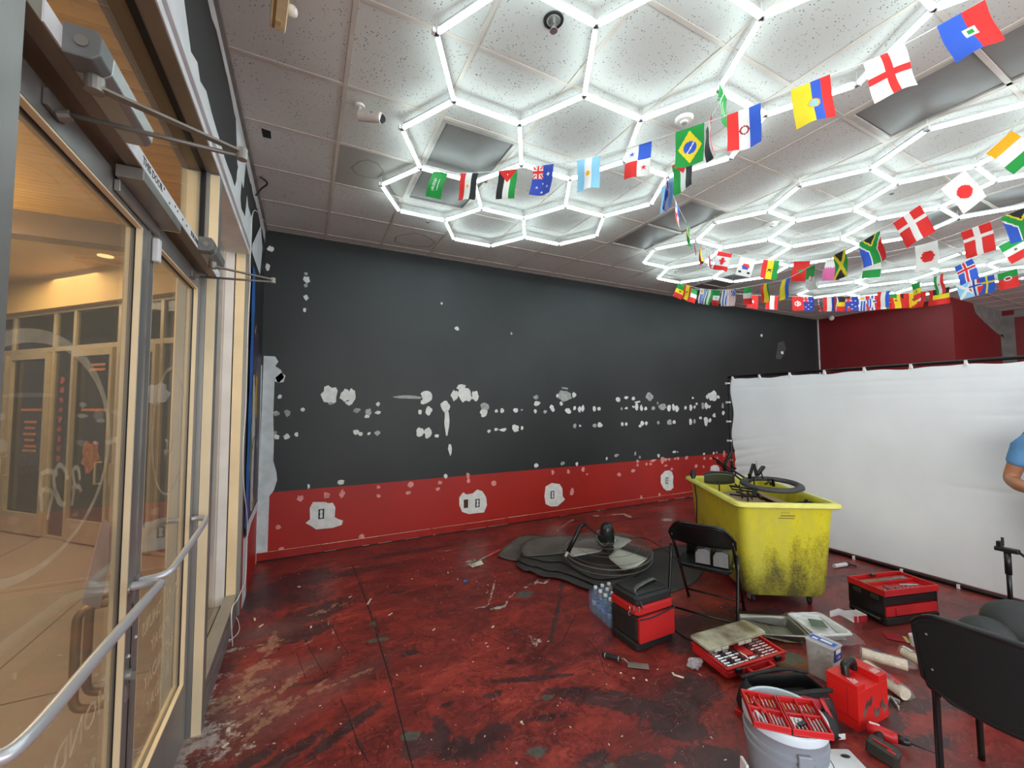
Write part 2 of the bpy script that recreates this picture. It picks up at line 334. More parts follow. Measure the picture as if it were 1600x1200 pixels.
# right wall, recess, front wall
struct('wall_right', MB().box((XR, 2.97, 0), (XR+0.12, YB+0.12, HC+0.05)), m_redw)
struct('wall_recess', MB().box((XR+0.1201, 2.97, 0), (XE+0.1, 3.09, HC+0.05)), m_redw)
wr = struct('wall_recess_end', MB().box((XE, YF, 0), (XE+0.12, 2.97, HC+0.05)), m_redw)
m_mud = M('grey_joint_compound', (128, 124, 120), 0.8, 0, 0.15, 5)
MB().box((XE-0.14, 2.966, 0.3), (XE, 2.9695, HC-0.5)).add([(XE-1.6,2.966,HC),(XE-1.5,2.966,HC-0.18),(XE-1.0,2.966,HC-0.34),(XE-0.35,2.966,HC-0.5),(XE,2.966,HC-0.55),(XE,2.966,HC)], [(0,1,2,3,4,5)]).build('joint_compound', m_mud, wr)
MB().box((XE-0.003, 2.80, 0.3), (XE, 2.966, HC-0.1)).box((XE-0.003, 0.4, HC-0.16), (XE, 2.80, HC)).build('joint_compound', m_mud, wr)
struct('trim_1', MB().box((XR-0.02, YB-0.02, 0), (XR, YB, HC)), m_white)
struct('wall_front', MB().box((XL-0.12, YF-0.12, 0), (XE+0.1, YF, HC+0.05)), M('pale_wall_paint', (150, 148, 145), 0.7))

# ---- ceiling: one soffit slab, separate tiles and grid bars
def tile_mat(name, col, speck=True):
    m = bpy.data.materials.new(name); m.use_nodes = True; nt = m.node_tree; b = nt.nodes['Principled BSDF']; L = nt.links
    g = nt.nodes.new('ShaderNodeNewGeometry'); v = nt.nodes.new('ShaderNodeTexVoronoi'); v.inputs['Scale'].default_value = 75; L.new(g.outputs['Position'], v.inputs['Vector'])
    lt = nt.nodes.new('ShaderNodeMath'); lt.operation = 'LESS_THAN'; L.new(v.outputs['Distance'], lt.inputs[0])
    n = nt.nodes.new('ShaderNodeTexNoise'); n.inputs['Scale'].default_value = 12; L.new(g.outputs['Position'], n.inputs['Vector'])
    mul = nt.nodes.new('ShaderNodeMath'); mul.operation = 'MULTIPLY'; mul.inputs[1].default_value = 0.42; L.new(n.outputs['Fac'], mul.inputs[0]); L.new(mul.outputs[0], lt.inputs[1])
    v2 = nt.nodes.new('ShaderNodeTexWhiteNoise'); L.new(v.outputs['Position'], v2.inputs['Vector'])
    g2 = nt.nodes.new('ShaderNodeMath'); g2.operation = 'GREATER_THAN'; g2.inputs[1].default_value = 0.55; L.new(v2.outputs['Value'], g2.inputs[0])
    m3 = nt.nodes.new('ShaderNodeMath'); m3.operation = 'MULTIPLY'; L.new(lt.outputs[0], m3.inputs[0]); L.new(g2.outputs[0], m3.inputs[1])
    n3 = nt.nodes.new('ShaderNodeTexNoise'); n3.inputs['Scale'].default_value = 1.6; n3.inputs['Detail'].default_value = 4; L.new(g.outputs['Position'], n3.inputs['Vector'])
    r = nt.nodes.new('ShaderNodeValToRGB'); c = rgb(col); r.color_ramp.elements[0].position = 0.35; r.color_ramp.elements[1].position = 0.65
    r.color_ramp.elements[0].color = tuple(q*0.93 for q in c[:3])+(1,); r.color_ramp.elements[1].color = c; L.new(n3.outputs['Fac'], r.inputs[0])
    mx = nt.nodes.new('ShaderNodeMix'); mx.data_type = 'RGBA'; mx.inputs[7].default_value = (0.10, 0.085, 0.07, 1)
    L.new(r.outputs[0], mx.inputs[6])
    if speck: L.new(m3.outputs[0], mx.inputs[0])
    else: mx.inputs[0].default_value = 0
    L.new(mx.outputs[2], b.inputs['Base Color']); b.inputs['Roughness'].default_value = 0.9
    return m
m_tile = tile_mat('speckled_ceiling_tile', (210, 210, 204)); m_tilep = tile_mat('plain_grey_tile', (165, 162, 154), False)
m_ring = M('brown_water_ring', (146, 126, 104), 0.9)
ceil = struct('ceiling', MB().box((XL-0.12, YF, HC+0.045), (XE+0.1, YB+0.12, HC+0.12)), m_tilep)
T = 0.6096; GX, GY = 0.1816, 2.5931
pans = {(1, 0), (1, 1), (5, 0), (5, 1), (5, -4), (5, -3), (9, -3), (9, -2), (9,2),(9,3)}
tile_me = {}
holes = {(0, 1): 'hole'}
for i in range(-1, 22):
    for j in range(-6, 5):
        x0, y0 = GX+i*T, GY+j*T; x1, y1 = x0+T, y0+T
        if (i, j) in pans: continue
        x0c, x1c, y0c, y1c = max(x0, XL), min(x1, XE), y0, min(y1, YB)
        if i == -1 and False: continue
        if x1c-x0c < 0.05 or y1c-y0c < 0.03: continue
        if x0c > XR and y0c > 2.97: continue
        if y1c > 2.97 and x0c < XR < x1c and y0c > 2.9: x1c = XR
        plain = (i, j) == (0, 1)
        if i == -1: x1c = x1
        e = 0.010; key = (round(x1c-x0c, 3), round(y1c-y0c, 3), plain)
        if key not in tile_me:
            wx, wy = x1c-x0c-e*2, y1c-y0c-e*2
            o = MB().box((0, 0, 0.008), (wx, wy, 0.022)).add([(0.004,0.004,0.004),(wx-0.004,0.004,0.004),(wx-0.004,wy-0.004,0.004),(0.004,wy-0.004,0.004),(0,0,0.008),(wx,0,0.008),(wx,wy,0.008),(0,wy,0.008)], [(0,1,2,3),(4,5,1,0),(5,6,2,1),(6,7,3,2),(7,4,0,3)]).build('ceiling_tile', m_tilep if plain else m_tile, ceil); tile_me[key] = o.data
        else:
            o = bpy.data.objects.new('ceiling_tile', tile_me[key]); C.objects.link(o); o.parent = ceil
        o.location = (x0c+e, y0c+e, HC)
        if plain: o['label'] = 'smooth grey water-marked tile'
for i in range(0, 23):
    x = GX+i*T; y1 = YB if x < XR else 2.97
    if x > XE: break
    MB().box((x-0.012, GY-6*T, HC-0.001), (x+0.012, y1, HC+0.006)).build('grid_bar', m_tbar, ceil)
for j in range(-6, 5):
    y = GY+j*T; x1 = XR if y > 2.97 else XE
    MB().box((XL, y-0.012, HC), (x1, y+0.012, HC+0.007)).build('grid_bar', m_tbar, ceil)
MB().box((XL, GY-6*T, HC-0.022), (XL+0.022, YB, HC+0.006)).box((XL, YB-0.022, HC-0.004), (XR, YB, HC+0.006)).build('wall_angle', M('wall_angle_metal', (128, 122, 116), 0.5), ceil)
# 2x4 lay-in light panels (switched off)
m_lens = M('frosted_troffer_lens', (128, 126, 122), 0.45, 0, 0.04); m_tfr = M('troffer_frame_metal', (184, 180, 172), 0.4)
for (i, j) in ((1, 0), (5, 0), (5, -4), (9, -3), (9, 2)):
    x0, y0 = GX+i*T, GY+j*T
    lab = {(1, 0): 'unlit grey recessed panel light inside the nearest hexagon cluster', (5, 0): 'unlit recessed panel light between the two hexagon clusters', (5, -4): 'dark unlit panel light beside the upper right flags', (9, -3): 'unlit panel light above the second hexagon cluster', (9, 2): 'unlit panel light near the far red wall'}[(i, j)]
    t = thing('troffer_light', lab, 'ceiling light', (x0, y0, HC), 0, 'unlit recessed panel lights')
    f = 0.03
    MB().box((0.013, 0.013, 0.0), (T-0.013, f+0.013, 0.02)).box((0.013, 2*T-0.013-f, 0.0), (T-0.013, 2*T-0.013, 0.02)).box((0.013, f+0.013, 0.0), (0.013+f, 2*T-0.013-f, 0.02)).box((T-0.013-f, f+0.013, 0.0), (T-0.013, 2*T-0.013-f, 0.02)).build('frame', m_tfr, t)
    MB().box((0.02+f, 0.02+f, 0.012), (T-0.02-f, 2*T-0.02-f, 0.018)).build('lens', m_lens, t)
# stains on tiles
def ceil_poly(pts, name, mat, z=HC+0.0035):
    q = [onZ(x, y, z) for x, y in pts]; k = len(q)
    return MB().add([(p.x, p.y, z-0.0005) for p in q], [tuple(range(k))]).build(name, mat, ceil)
def ring(pts, wd, name, mat):
    q = [onZ(x, y, HC+0.003) for x, y in pts]; mb = MB(); k = len(q); vs = []
    c = sum(q, Vector())/k
    for p in q: d = (p-c).normalized()*wd; vs += [(p.x, p.y, HC+0.003), (p.x-d.x, p.y-d.y, HC+0.003)]
    mb.add(vs, [(2*i, 2*((i+1) % k), 2*((i+1) % k)+1, 2*i+1) for i in range(k)]); return mb.build(name, mat, ceil)
ring([(616,378),(618,370),(632,366),(648,364),(662,367),(672,372),(680,379),(670,386),(650,385),(630,382)], 0.012, 'water_stain', m_ring)
ring([(548,262),(560,252),(575,249),(590,255),(600,268),(590,279),(570,277),(556,272)], 0.01, 'water_stain', M('faint_grey_stain', (124, 120, 112), 0.9))
ceil_poly([(408,200),(423,205),(424,217),(411,214)], 'tile_hole', m_black)
# ---- hexagon LED clusters
m_tube = M('lit_led_tube', (226, 247, 250), 0.4, 0, 0, emit=TUBE)
m_conn = M('clear_white_connector', (240, 242, 244), 0.3, 0, 0.02); m_back = M('white_tube_backing', (205, 208, 210), 0.4, 0, 0.03)
ZL = 3.53
def cluster(name_label, o0, s, ang, centers):
    a = math.radians(ang); e0 = Vector((math.cos(a), math.sin(a), 0))*s; e1 = Vector((math.cos(a+PI/3), math.sin(a+PI/3), 0))*s
    O = Vector((o0[0], o0[1], 0)); P_ = lambda k: O+e0*k[0]+e1*k[1]
    t = thing('hexagon_light', name_label, 'ceiling light', (O.x, O.y, ZL), 0, 'lit hexagon tube light clusters')
    edges = set(); verts = set(); nb = [(1,0),(0,1),(-1,1),(-1,0),(0,-1),(1,-1)]
    for c in centers:
        vs = [(c[0]+d[0], c[1]+d[1]) for d in nb]
        for k in range(6): edges.add(tuple(sorted((vs[k], vs[(k+1) % 6])))); verts.add(vs[k])
    L = s-0.036
    tm = MB(); tm.tube([(-L/2, 0, -0.004), (L/2, 0, -0.004)], 0.0125, 10)
    t0 = tm.build('light_tube', m_tube, t, smooth=False)
    bm_ = MB().box((-L/2, -0.008, 0.010), (L/2, 0.008, 0.024)).build('tube_backing', m_back, t0)
    first = True
    for (p, q) in sorted(edges):
        A, B = P_(p)-O, P_(q)-O; d = B-A; rz = math.atan2(d.y, d.x); mid = (A+B)/2
        if first: t0.location = mid; t0.rotation_euler = (0, 0, rz); first = False; continue
        n_ = t0.copy(); C.objects.link(n_); n_.location = mid; n_.rotation_euler = (0, 0, rz)
        b_ = bm_.copy(); C.objects.link(b_); b_.parent = n_
    cm = MB()
    for k in range(3):
        aa = 2*PI*k/3; cm.cbox((0.010*math.cos(aa), 0.010*math.sin(aa), 0.001), (0.026, 0.024, 0.026), Euler((0, 0, aa)))
    cm.tube([(0, 0, 0.018), (0, 0, HC-ZL)], 0.0015, 4)
    c0 = cm.build('connector', m_conn, t, bevel=0.002)
    first = True
    for v in sorted(verts):
        A = P_(v)-O; nbv = [d for d in nb if tuple(sorted((v, (v[0]+d[0], v[1]+d[1])))) in edges]
        rz = a + (math.atan2((e0*nbv[0][0]+e1*nbv[0][1]).y, (e0*nbv[0][0]+e1*nbv[0][1]).x)-a if nbv else 0)
        if first: o = c0; first = False
        else: o = c0.copy(); C.objects.link(o)
        o.location = A; o.rotation_euler = (0, 0, rz)
    return t
CA = [(1,0),(3,-1),(5,-2),(0,2),(2,1),(4,0),(-1,4),(1,3),(3,2),(0,5),(2,4),(2,-2),(4,-3),(6,-4)]
CB = [(1,-1),(0,1),(2,0),(1,2),(3,1),(-1,3),(0,4),(-2,5),(-1,6),(2,3),(1,5),(4,-1),(3,-2),(2,-3),(5,-3),(4,-4)]
cluster('nearest hexagon tube light cluster, over the left half of the room', (0.5537, 1.9184), 0.460, 0.4, CA)
cluster('middle hexagon tube light cluster, over the white backdrop', (3.994, 1.5285), 0.4643, 1.0, CB)
CCc = [(0,1),(1,-1),(2,0),(2,-3),(3,-2),(4,-4),(4,-1),(3,1),(5,-3),(3,-5),(6,-5)]
cluster('farthest hexagon tube light cluster, before the red wall', (7.50, 3.142), 0.464, 0.5, CCc)
# ------------------------------------------------------------ floor with painted-on wear (stain masks follow real marks, object-fixed)
def floor_mesh():
    xs = np.concatenate([np.arange(-0.62, 5.6, 0.022), np.arange(5.6, XE+0.3, 0.2)]); ys = np.concatenate([np.arange(YF, 0.4, 0.2), np.arange(0.4, YB+0.03, 0.022)])
    X, Y = np.meshgrid(xs, ys); nx, ny = len(xs), len(ys)
    V = np.stack([X.ravel(), Y.ravel(), np.zeros(nx*ny)], 1)
    idx = np.arange(nx*ny).reshape(ny, nx)
    F = np.stack([idx[:-1, :-1].ravel(), idx[:-1, 1:].ravel(), idx[1:, 1:].ravel(), idx[1:, :-1].ravel()], 1)
    me = bpy.data.meshes.new('floor'); me.vertices.add(len(V)); me.vertices.foreach_set('co', V.ravel())
    me.loops.add(F.size); me.loops.foreach_set('vertex_index', F.ravel()); me.polygons.add(len(F))
    me.polygons.foreach_set('loop_start', np.arange(0, F.size, 4)); me.polygons.foreach_set('loop_total', np.full(len(F), 4)); me.update()
    def ell(px, py, rx, ry, ang=0, world=True):      # soft ellipse given by the picture point where it lies and its size in metres
        c = onZ(px, py); a = math.radians(ang); dx, dy = X-c.x, Y-c.y
        u = (dx*math.cos(a)+dy*math.sin(a))/rx; v = (-dx*math.sin(a)+dy*math.cos(a))/ry
        return np.clip(1.35-np.sqrt(u*u+v*v), 0, 1)
    def seg(pts, w_):
        q = [onZ(*p) for p in pts]; d = np.full(X.shape, 9.0)
        for a, b in zip(q[:-1], q[1:]):
            ex, ey = b.x-a.x, b.y-a.y; t = np.clip(((X-a.x)*ex+(Y-a.y)*ey)/(ex*ex+ey*ey), 0, 1)
            d = np.minimum(d, np.hypot(X-a.x-t*ex, Y-a.y-t*ey))
        return np.clip(1.3-d/w_, 0, 1)
    R = np.zeros(X.shape); G_ = R.copy(); B_ = R.copy(); A_ = R.copy()
    for e in [(470,905,.40,.28,10),(430,935,.30,.55,70),(500,955,.42,.18,20),(570,890,.5,.1,5),(640,862,.7,.09,0),(430,985,.25,.12,0),(470,990,.3,.14,10),
              (720,1170,.22,.10,-20),(760,1155,.2,.09,10),(660,1165,.13,.1,0),(690,1140,.05,.12,0),(960,1095,.35,.10,-35),(1040,1110,.3,.12,-30),(1090,1075,.17,.16,0),(1060,1140,.25,.1,-30),(900,1080,.2,.06,-20),(1110,1185,.25,.1,-30),(1000,1195,.2,.08,-20),(930,1190,.12,.06,0),
              (1100,975,.5,.22,-20),(1080,1000,.3,.2,0),(1190,965,.45,.25,-30),(1010,930,.3,.12,0),(800,1035,.07,.03,0),(860,1045,.06,.02,0),(640,1020,.1,.05,0),(770,1085,.08,.03,0),
              (700,1100,.06,.03,0),(620,925,.1,.05,0),(700,955,.2,.02,-20),(1080,1090,.18,.15,0),(1350,1130,.3,.1,-20),(1420,1100,.35,.08,-25),(1450,1160,.2,.06,-20),(860,1120,.16,.04,-20),(830,1060,.4,.03,-20),
              (1090,818,.5,.08,0),(980,812,.5,.04,-3),(900,815,.35,.05,0),(1330,900,.4,.05,-20),(1400,905,.4,.05,-20),(540,1140,.3,.05,30),(450,1180,.25,.06,30),(390,1190,.2,.05,20)]:
        R = np.maximum(R, ell(*e)*0.82)
    for pts, w_ in [([(432,1045),(455,1055),(500,1040),(560,1030),(580,1030)], .02),([(430,1105),(460,1080),(500,1062),(545,1045)], .02),([(478,1000),(500,1050),(508,1055)], .015),([(560,890),(570,930),(580,960),(592,1000),(605,1045),(625,1110),(645,1200)], .025),([(585,965),(590,990),(595,1010)], .05),([(530,1090),(545,1130),(570,1180)], .025),([(380,1120),(440,1075),(520,1060)], .04),([(880,900),(870,960),(860,1000)], .04),([(830,1000),(900,1010),(960,1020)],.02),([(650,945),(720,955)],.015)]:
        R = np.maximum(R, seg(pts, w_*0.7)*0.62)
    for e in [(425,1010,.1,.10,0),(400,1045,.06,.22,100),(385,1070,.05,.2,95),(505,955,.16,.05,20),(530,945,.12,.07,10),(430,1085,.35,.05,45),(480,1085,.3,.03,40),(420,1120,.3,.08,40),(345,1100,.12,.4,90),(540,888,.2,.02,0)]:
        G_ = np.maximum(G_, ell(*e)*0.62)
    for pts, w_ in [([(425,990),(430,1010),(405,1040),(385,1060),(372,1090),(365,1110)], .05),([(440,1015),(470,1010),(490,1000)], .02),([(340,1150),(420,1105),(520,1070),(580,1045)], .03)]:
        G_ = np.maximum(G_, seg(pts, w_)*0.62)
    for pts, w_ in [([(745,950),(758,948),(770,952),(785,948)], .03),([(762,948),(770,922),(774,905)], .012),([(745,920),(757,915),(762,925),(752,932)], .012),([(788,948),(795,935),(805,925)], .015),([(820,918),(835,908),(850,912),(858,905)], .022),([(840,905),(835,915)], .02),([(510,968),(520,985),(525,1005),(540,1035)], .010),([(525,970),(528,995)], .008),([(830,995),(845,1000),(835,1010)], .03),([(930,806),(975,803),(985,808)],.05),([(870,830),(885,818),(895,812)],.02),([(600,1160),(615,1180)],.01),([(1090,1050),(1096,1056)],.01)]:
        B_ = np.maximum(B_, seg(pts, w_)*0.60)
    for e in [(735,880,.17,.13,0),(1042,812,.16,.09,0),(835,1002,.09,.05,0),(280,1195,.08,.5,80),(310,1140,.10,.25,75),(330,1060,.06,.2,80),(290,1165,.12,.3,80),(342,1020,.04,.3,85),(700,860,.1,.03,0)]:
        B_ = np.maximum(B_, ell(*e)*0.55)
    edge = np.clip(1-np.abs(X-(-0.5))/0.13, 0, 1)*(Y > 0.4)*(Y < 3.6); B_ = np.maximum(B_, edge*0.75)
    for e in [(820,928,.10,.07,0),(807,985,.04,.02,0),(582,975,.03,.05,0),(590,1000,.035,.12,85),(640,1150,.03,.06,80),(838,1175,.035,.07,80),(855,1090,.02,.05,80),(1170,985,.35,.1,-25),(1130,1015,.2,.08,-20),(1230,1030,.15,.08,-20),(955,1200,.05,.03,0),(830,1175,.03,.02,0)]:
        A_ = np.maximum(A_, ell(*e)*0.9)
    col = np.stack([R, G_, B_, A_], 2).reshape(-1, 4).astype(np.float32)
    at = me.color_attributes.new('stain', 'FLOAT_COLOR', 'POINT'); at.data.foreach_set('color', col.ravel())
    Hz = np.maximum(np.maximum(ell(400, 1070, .28, .16, 30), ell(470, 1045, .25, .10, 20)), np.maximum(ell(360, 1120, .15, .45, 85), ell(420, 985, .3, .12, 0)*0.8))
    Hz = np.maximum(Hz, ell(500, 1090, .45, .10, 30)*0.7)
    ha = me.attributes.new('haze', 'FLOAT', 'POINT'); ha.data.foreach_set('value', np.clip(Hz, 0, 1).astype(np.float32).ravel())
    return me
m = bpy.data.materials.new('stained_red_floor_paint'); m.use_nodes = True; nt = m.node_tree; L = nt.links; b = nt.nodes['Principled BSDF']
g = nt.nodes.new('ShaderNodeNewGeometry'); N = nt.nodes.new
def noise_n(scale, det=6, rough=0.6, vec=None, dist=0.0):
    n = N('ShaderNodeTexNoise'); n.inputs['Scale'].default_value = scale; n.inputs['Detail'].default_value = det; n.inputs['Roughness'].default_value = rough; n.inputs['Distortion'].default_value = dist
    L.new(vec or g.outputs['Position'], n.inputs['Vector']); return n.outputs['Fac']
def ramp(src, stops):
    r = N('ShaderNodeValToRGB'); L.new(src, r.inputs[0]); e = r.color_ramp.elements
    while len(e) < len(stops): e.new(0.5)
    for k, (p_, c) in enumerate(stops): e[k].position = p_; e[k].color = c if len(c) == 4 else (*c, 1)
    return r.outputs[0]
def mth(op, a, b_=None):
    n = N('ShaderNodeMath'); n.operation = op
    for i, v in enumerate((a, b_)):
        if v is None: continue
        if isinstance(v, (int, float)): n.inputs[i].default_value = v
        else: L.new(v, n.inputs[i])
    return n.outputs[0]
def mixc(f, a, b_):
    n = N('ShaderNodeMix'); n.data_type = 'RGBA'
    if isinstance(f, (int, float)): n.inputs[0].default_value = f
    else: L.new(f, n.inputs[0])
    for i, v in ((6, a), (7, b_)):
        if isinstance(v, tuple): n.inputs[i].default_value = v
        else: L.new(v, n.inputs[i])
    return n.outputs[2]
mp = N('ShaderNodeMapping'); mp.inputs['Rotation'].default_value = (0, 0, 0.55); mp.inputs['Scale'].default_value = (1.0, 1.7, 1); L.new(g.outputs['Position'], mp.inputs[0])
mp2 = N('ShaderNodeMapping'); mp2.inputs['Rotation'].default_value = (0, 0, -0.5); mp2.inputs['Scale'].default_value = (1.0, 4.0, 1); L.new(g.outputs['Position'], mp2.inputs[0])
big = noise_n(1.6, 8, 0.65, mp.outputs[0], 1.2); streak = noise_n(3.0, 8, 0.7, mp2.outputs[0], 2.0); fine = noise_n(28, 6, 0.7); med = noise_n(6, 8, 0.7, None, 0.8)
base = ramp(big, [(0.30, rgb((84, 36, 35))), (0.44, rgb((122, 44, 39))), (0.56, rgb((150, 54, 46))), (0.70, rgb((176, 74, 60)))])
base = mixc(ramp(streak, [(0.46, (0, 0, 0)), (0.66, (0.4, 0.4, 0.4))]), base, rgb((78, 30, 31)))
sep = N('ShaderNodeSeparateColor'); at = N('ShaderNodeAttribute'); at.attribute_name = 'stain'; L.new(at.outputs['Color'], sep.inputs[0])
nz = mth('ADD', mth('MULTIPLY', med, 0.8), mth('MULTIPLY', fine, 0.5))      # ~0.65 mean
def mask(ch, gain=1.0, lo=0.62, hi=0.95):
    s_ = mth('ADD', mth('MULTIPLY', ch, gain), mth('MULTIPLY', mth('SUBTRACT', nz, 0.65), 1.9)); s2 = mth('MULTIPLY', mth('MULTIPLY', s_, 1.0), mth('MINIMUM', mth('MULTIPLY', ch, 6), 1.0))
    return ramp(s2, [(0.42, (0, 0, 0)), (0.60, (1, 1, 1))])
dark = ramp(med, [(0.35, rgb((38, 30, 32))), (0.65, rgb((66, 50, 53)))])
base = mixc(ramp(med, [(0.38, (0.5, 0.5, 0.5)), (0.56, (0, 0, 0))]), base, rgb((74, 34, 36)))
c1 = mixc(mth('MULTIPLY', mask(sep.outputs[0]), 0.88), base, dark)
patch = ramp(noise_n(0.9, 9, 0.75, mp.outputs[0], 1.5), [(0.56, (0, 0, 0)), (0.63, (0.7, 0.7, 0.7))])
c1 = mixc(patch, c1, rgb((70, 30, 32)))
rdg = ramp(noise_n(2.2, 5, 0.6, None, 1.6), [(0.485, (0, 0, 0)), (0.497, (0.55, 0.55, 0.55)), (0.503, (0.55, 0.55, 0.55)), (0.515, (0, 0, 0))])
c1 = mixc(rdg, c1, rgb((58, 28, 30)))
rdg2 = ramp(noise_n(5.0, 4, 0.55, mp.outputs[0], 1.2), [(0.488, (0, 0, 0)), (0.5, (0.35, 0.35, 0.35)), (0.512, (0, 0, 0))])
c1 = mixc(rdg2, c1, rgb((176, 92, 80)))
mauve = N('ShaderNodeAttribute'); mauve.attribute_name = 'haze'
c1 = mixc(mth('MULTIPLY', mauve.outputs['Fac'], 0.75), c1, ramp(fine, [(0.3, rgb((88, 56, 58))), (0.7, rgb((128, 88, 86)))]))
c1 = mixc(mth('MULTIPLY', mask(sep.outputs[1], 0.95), 0.85), c1, ramp(fine, [(0.3, rgb((118, 78, 66))), (0.7, rgb((168, 130, 108)))]))
c1 = mixc(mth('MULTIPLY', mask(sep.outputs[2], 1.0), 0.8), c1, ramp(fine, [(0.3, rgb((150, 130, 128))), (0.7, rgb((214, 204, 196)))]))
c1 = mixc(mth('MULTIPLY', mask(at.outputs['Alpha'], 1.0), 0.95), c1, ramp(fine, [(0.3, rgb((62, 66, 60))), (0.7, rgb((96, 98, 90)))]))
spk = N('ShaderNodeTexVoronoi'); spk.inputs['Scale'].default_value = 16; L.new(g.outputs['Position'], spk.inputs['Vector'])
wn = N('ShaderNodeTexWhiteNoise'); L.new(spk.outputs['Position'], wn.inputs['Vector'])
spot = mth('MULTIPLY', mth('LESS_THAN', spk.outputs['Distance'], 0.055), mth('GREATER_THAN', wn.outputs['Value'], 0.72))
c1 = mixc(mth('MULTIPLY', spot, 0.7), c1, rgb((205, 180, 165)))
L.new(c1, b.inputs['Base Color'])
L.new(ramp(med, [(0.3, (0.26,)*3), (0.7, (0.46,)*3)]), b.inputs['Roughness'])
bp = N('ShaderNodeBump'); bp.inputs['Strength'].default_value = 0.18; bp.inputs['Distance'].default_value = 0.006; L.new(mth('ADD', med, mth('MULTIPLY', streak, 0.6)), bp.inputs['Height']); L.new(bp.outputs[0], b.inputs['Normal'])
m_floor = m
fo = bpy.data.objects.new('floor', floor_mesh()); C.objects.link(fo); fo.data.materials.append(m_floor); fo['kind'] = 'structure'
# saw-cut joint and loose chips
def strip_on_floor(pts, w_, name, mat, par, z=0.0008):
    q = [onZ(*p) for p in pts]; mb = MB(); vs = []
    for i, p in enumerate(q):
        d = (q[min(i+1, len(q)-1)]-q[max(i-1, 0)]).normalized(); n = Vector((-d.y, d.x, 0))*w_/2
        vs += [(p.x+n.x, p.y+n.y, z), (p.x-n.x, p.y-n.y, z)]
    mb.add(vs, [(2*i, 2*i+2, 2*i+3, 2*i+1) for i in range(len(q)-1)]); return mb.build(name, mat, par)
m_joint = M('dark_saw_cut', (30, 22, 22), 0.9)
strip_on_floor([(551,884),(562,912),(572,940),(582,970)], 0.005, 'floor_joint', m_joint, fo)
strip_on_floor([(588,990),(600,1030),(612,1070),(622,1110),(634,1160),(645,1200),(655,1240)], 0.006, 'floor_joint', m_joint, fo)
for pts in ([(478,1000),(484,1015),(500,1042),(508,1056)], [(464,1020),(470,1040),(478,1060)], [(524,965),(520,978),(530,1000),(545,1022)], [(533,1092),(545,1120),(560,1165),(575,1190)],
            [(740,985),(775,1000),(800,1012)], [(900,960),(880,1000),(870,1010)], [(920,1000),(935,1020),(945,1050)]):
    strip_on_floor(pts, 0.0028, 'floor_crack', m_joint, fo)
m_chip = M('paint_chip', (212, 200, 180), 0.8, 0, 0.15, 40)
mb = MB(); cr = random.Random(11)
for k in range(300):
    if k % 3: px, py = cr.uniform(300, 1150), cr.uniform(870, 1195)
    else: px, py = cr.gauss(640, 170), cr.gauss(890, 18)
    p = onZ(px, py)
    if p.x < -0.4 or p.y > 5.15 or py < 850: continue
    s_ = cr.choice((0.0015, 0.002, 0.002, 0.003, 0.006))*(1 if p.y > 2.5 else 0.8); a = cr.uniform(0, 6.28); l = s_*cr.uniform(1, 3)
    mb.cbox((p.x, p.y, 0.0012), (l, s_, 0.0016), Euler((0, 0, a)))
for px, py, l, w_ in ((577,940,.10,.012),(467,917,.03,.02),(547,933,.03,.012),(398,968,.05,.012),(408,978,.04,.012),(678,984,.03,.01),(610,960,.04,.01),(486,980,.03,.012),(357,1140,.03,.015),(352,1165,.03,.015),(770,980,.03,.015),(815,1129,.014,.012),(807,1193,.01,.01),(1060,1057,.06,.014),(1052,1053,.02,.012),(970,1052,.012,.012),(990,1060,.012,.012),(1010,1063,.014,.012),(700,895,.03,.01),(715,905,.02,.01)):
    p = onZ(px, py); mb.cbox((p.x, p.y, 0.002), (l, w_, 0.003), Euler((0, 0, cr.uniform(0.6, 2.2))))
mb.build('paint_chips', m_chip, fo, kind='stuff')

# ------------------------------------------------------------ storefront on the left (plane of the doors X=-0.50, room side +X)
XD = -0.50; Y0, Y1, Y2, Y3, Y4 = 0.90, 0.957, 2.63, 2.705, 3.95
ZH0, ZH1 = 2.343, 2.388
m_tan = M('warm_lit_aluminium', (242, 224, 186), 0.45, 0.15, 0.06, 3)  # same frame metal, warm light on its near-side faces put into the colour
m_frame = M('satin_grey_aluminium', (150, 150, 147), 0.42, 0.55, 0.08, 2.5, 0.04, 150, stretch=(1, 1, 0.15))
m_brown = M('shaded_bronze_aluminium', (138, 128, 112), 0.45, 0.35, 0.1, 3)
m_glass = glass_mat('door_glass', (0.86, 0.84, 0.80), 0.10, (0.62, 0.56, 0.44))
m_glass2 = glass_mat('transom_glass', (0.93, 0.92, 0.88))
def prof_y(y0, y1, z0, z1, x0, x1): return ((x0, y0, z0), (x1, y1, z1))
# jambs, header, transom frame
def frame_member(name, boxes, mat=m_frame, par=None):
    mb = MB()
    for a, b_ in boxes: mb.box(a, b_)
    return mb.build(name, mat, par, bevel=0.0015)
tr = struct('trim_2', MB().box((-0.60, Y2, 0), (-0.48, Y3, 2.91)).box((-0.4799, Y2+0.006, 0), (XL-0.005, Y3, 2.91)), m_frame, bevel=0.0015)
MB().box((-0.478, Y2+0.0035, 0.0), (-0.4365, Y2+0.0058, 2.34)).box((-0.478, Y2+0.0035, 2.40), (-0.4365, Y2+0.0058, 2.90)).build('jamb_lit_face', m_tan, tr)  # thin sheet added to carry the warm-lit tone of the jamb face
MB().box((-0.596, Y2-0.003, 2.40), (-0.522, Y2-0.0002, 2.90)).build('jamb_lit_face', m_tan, tr)
MB().box((-0.519, Y2-0.004, 2.40), (-0.495, Y2-0.0002, 2.905)).build('glazing_gasket', m_black, tr)
struct('trim_3', MB().box((-0.60, 0.86, 0), (-0.47, Y1-0.02, 2.91)).box((-0.4699, 0.86, 0), (XL-0.005, Y1, 2.91)), m_frame, bevel=0.0015)
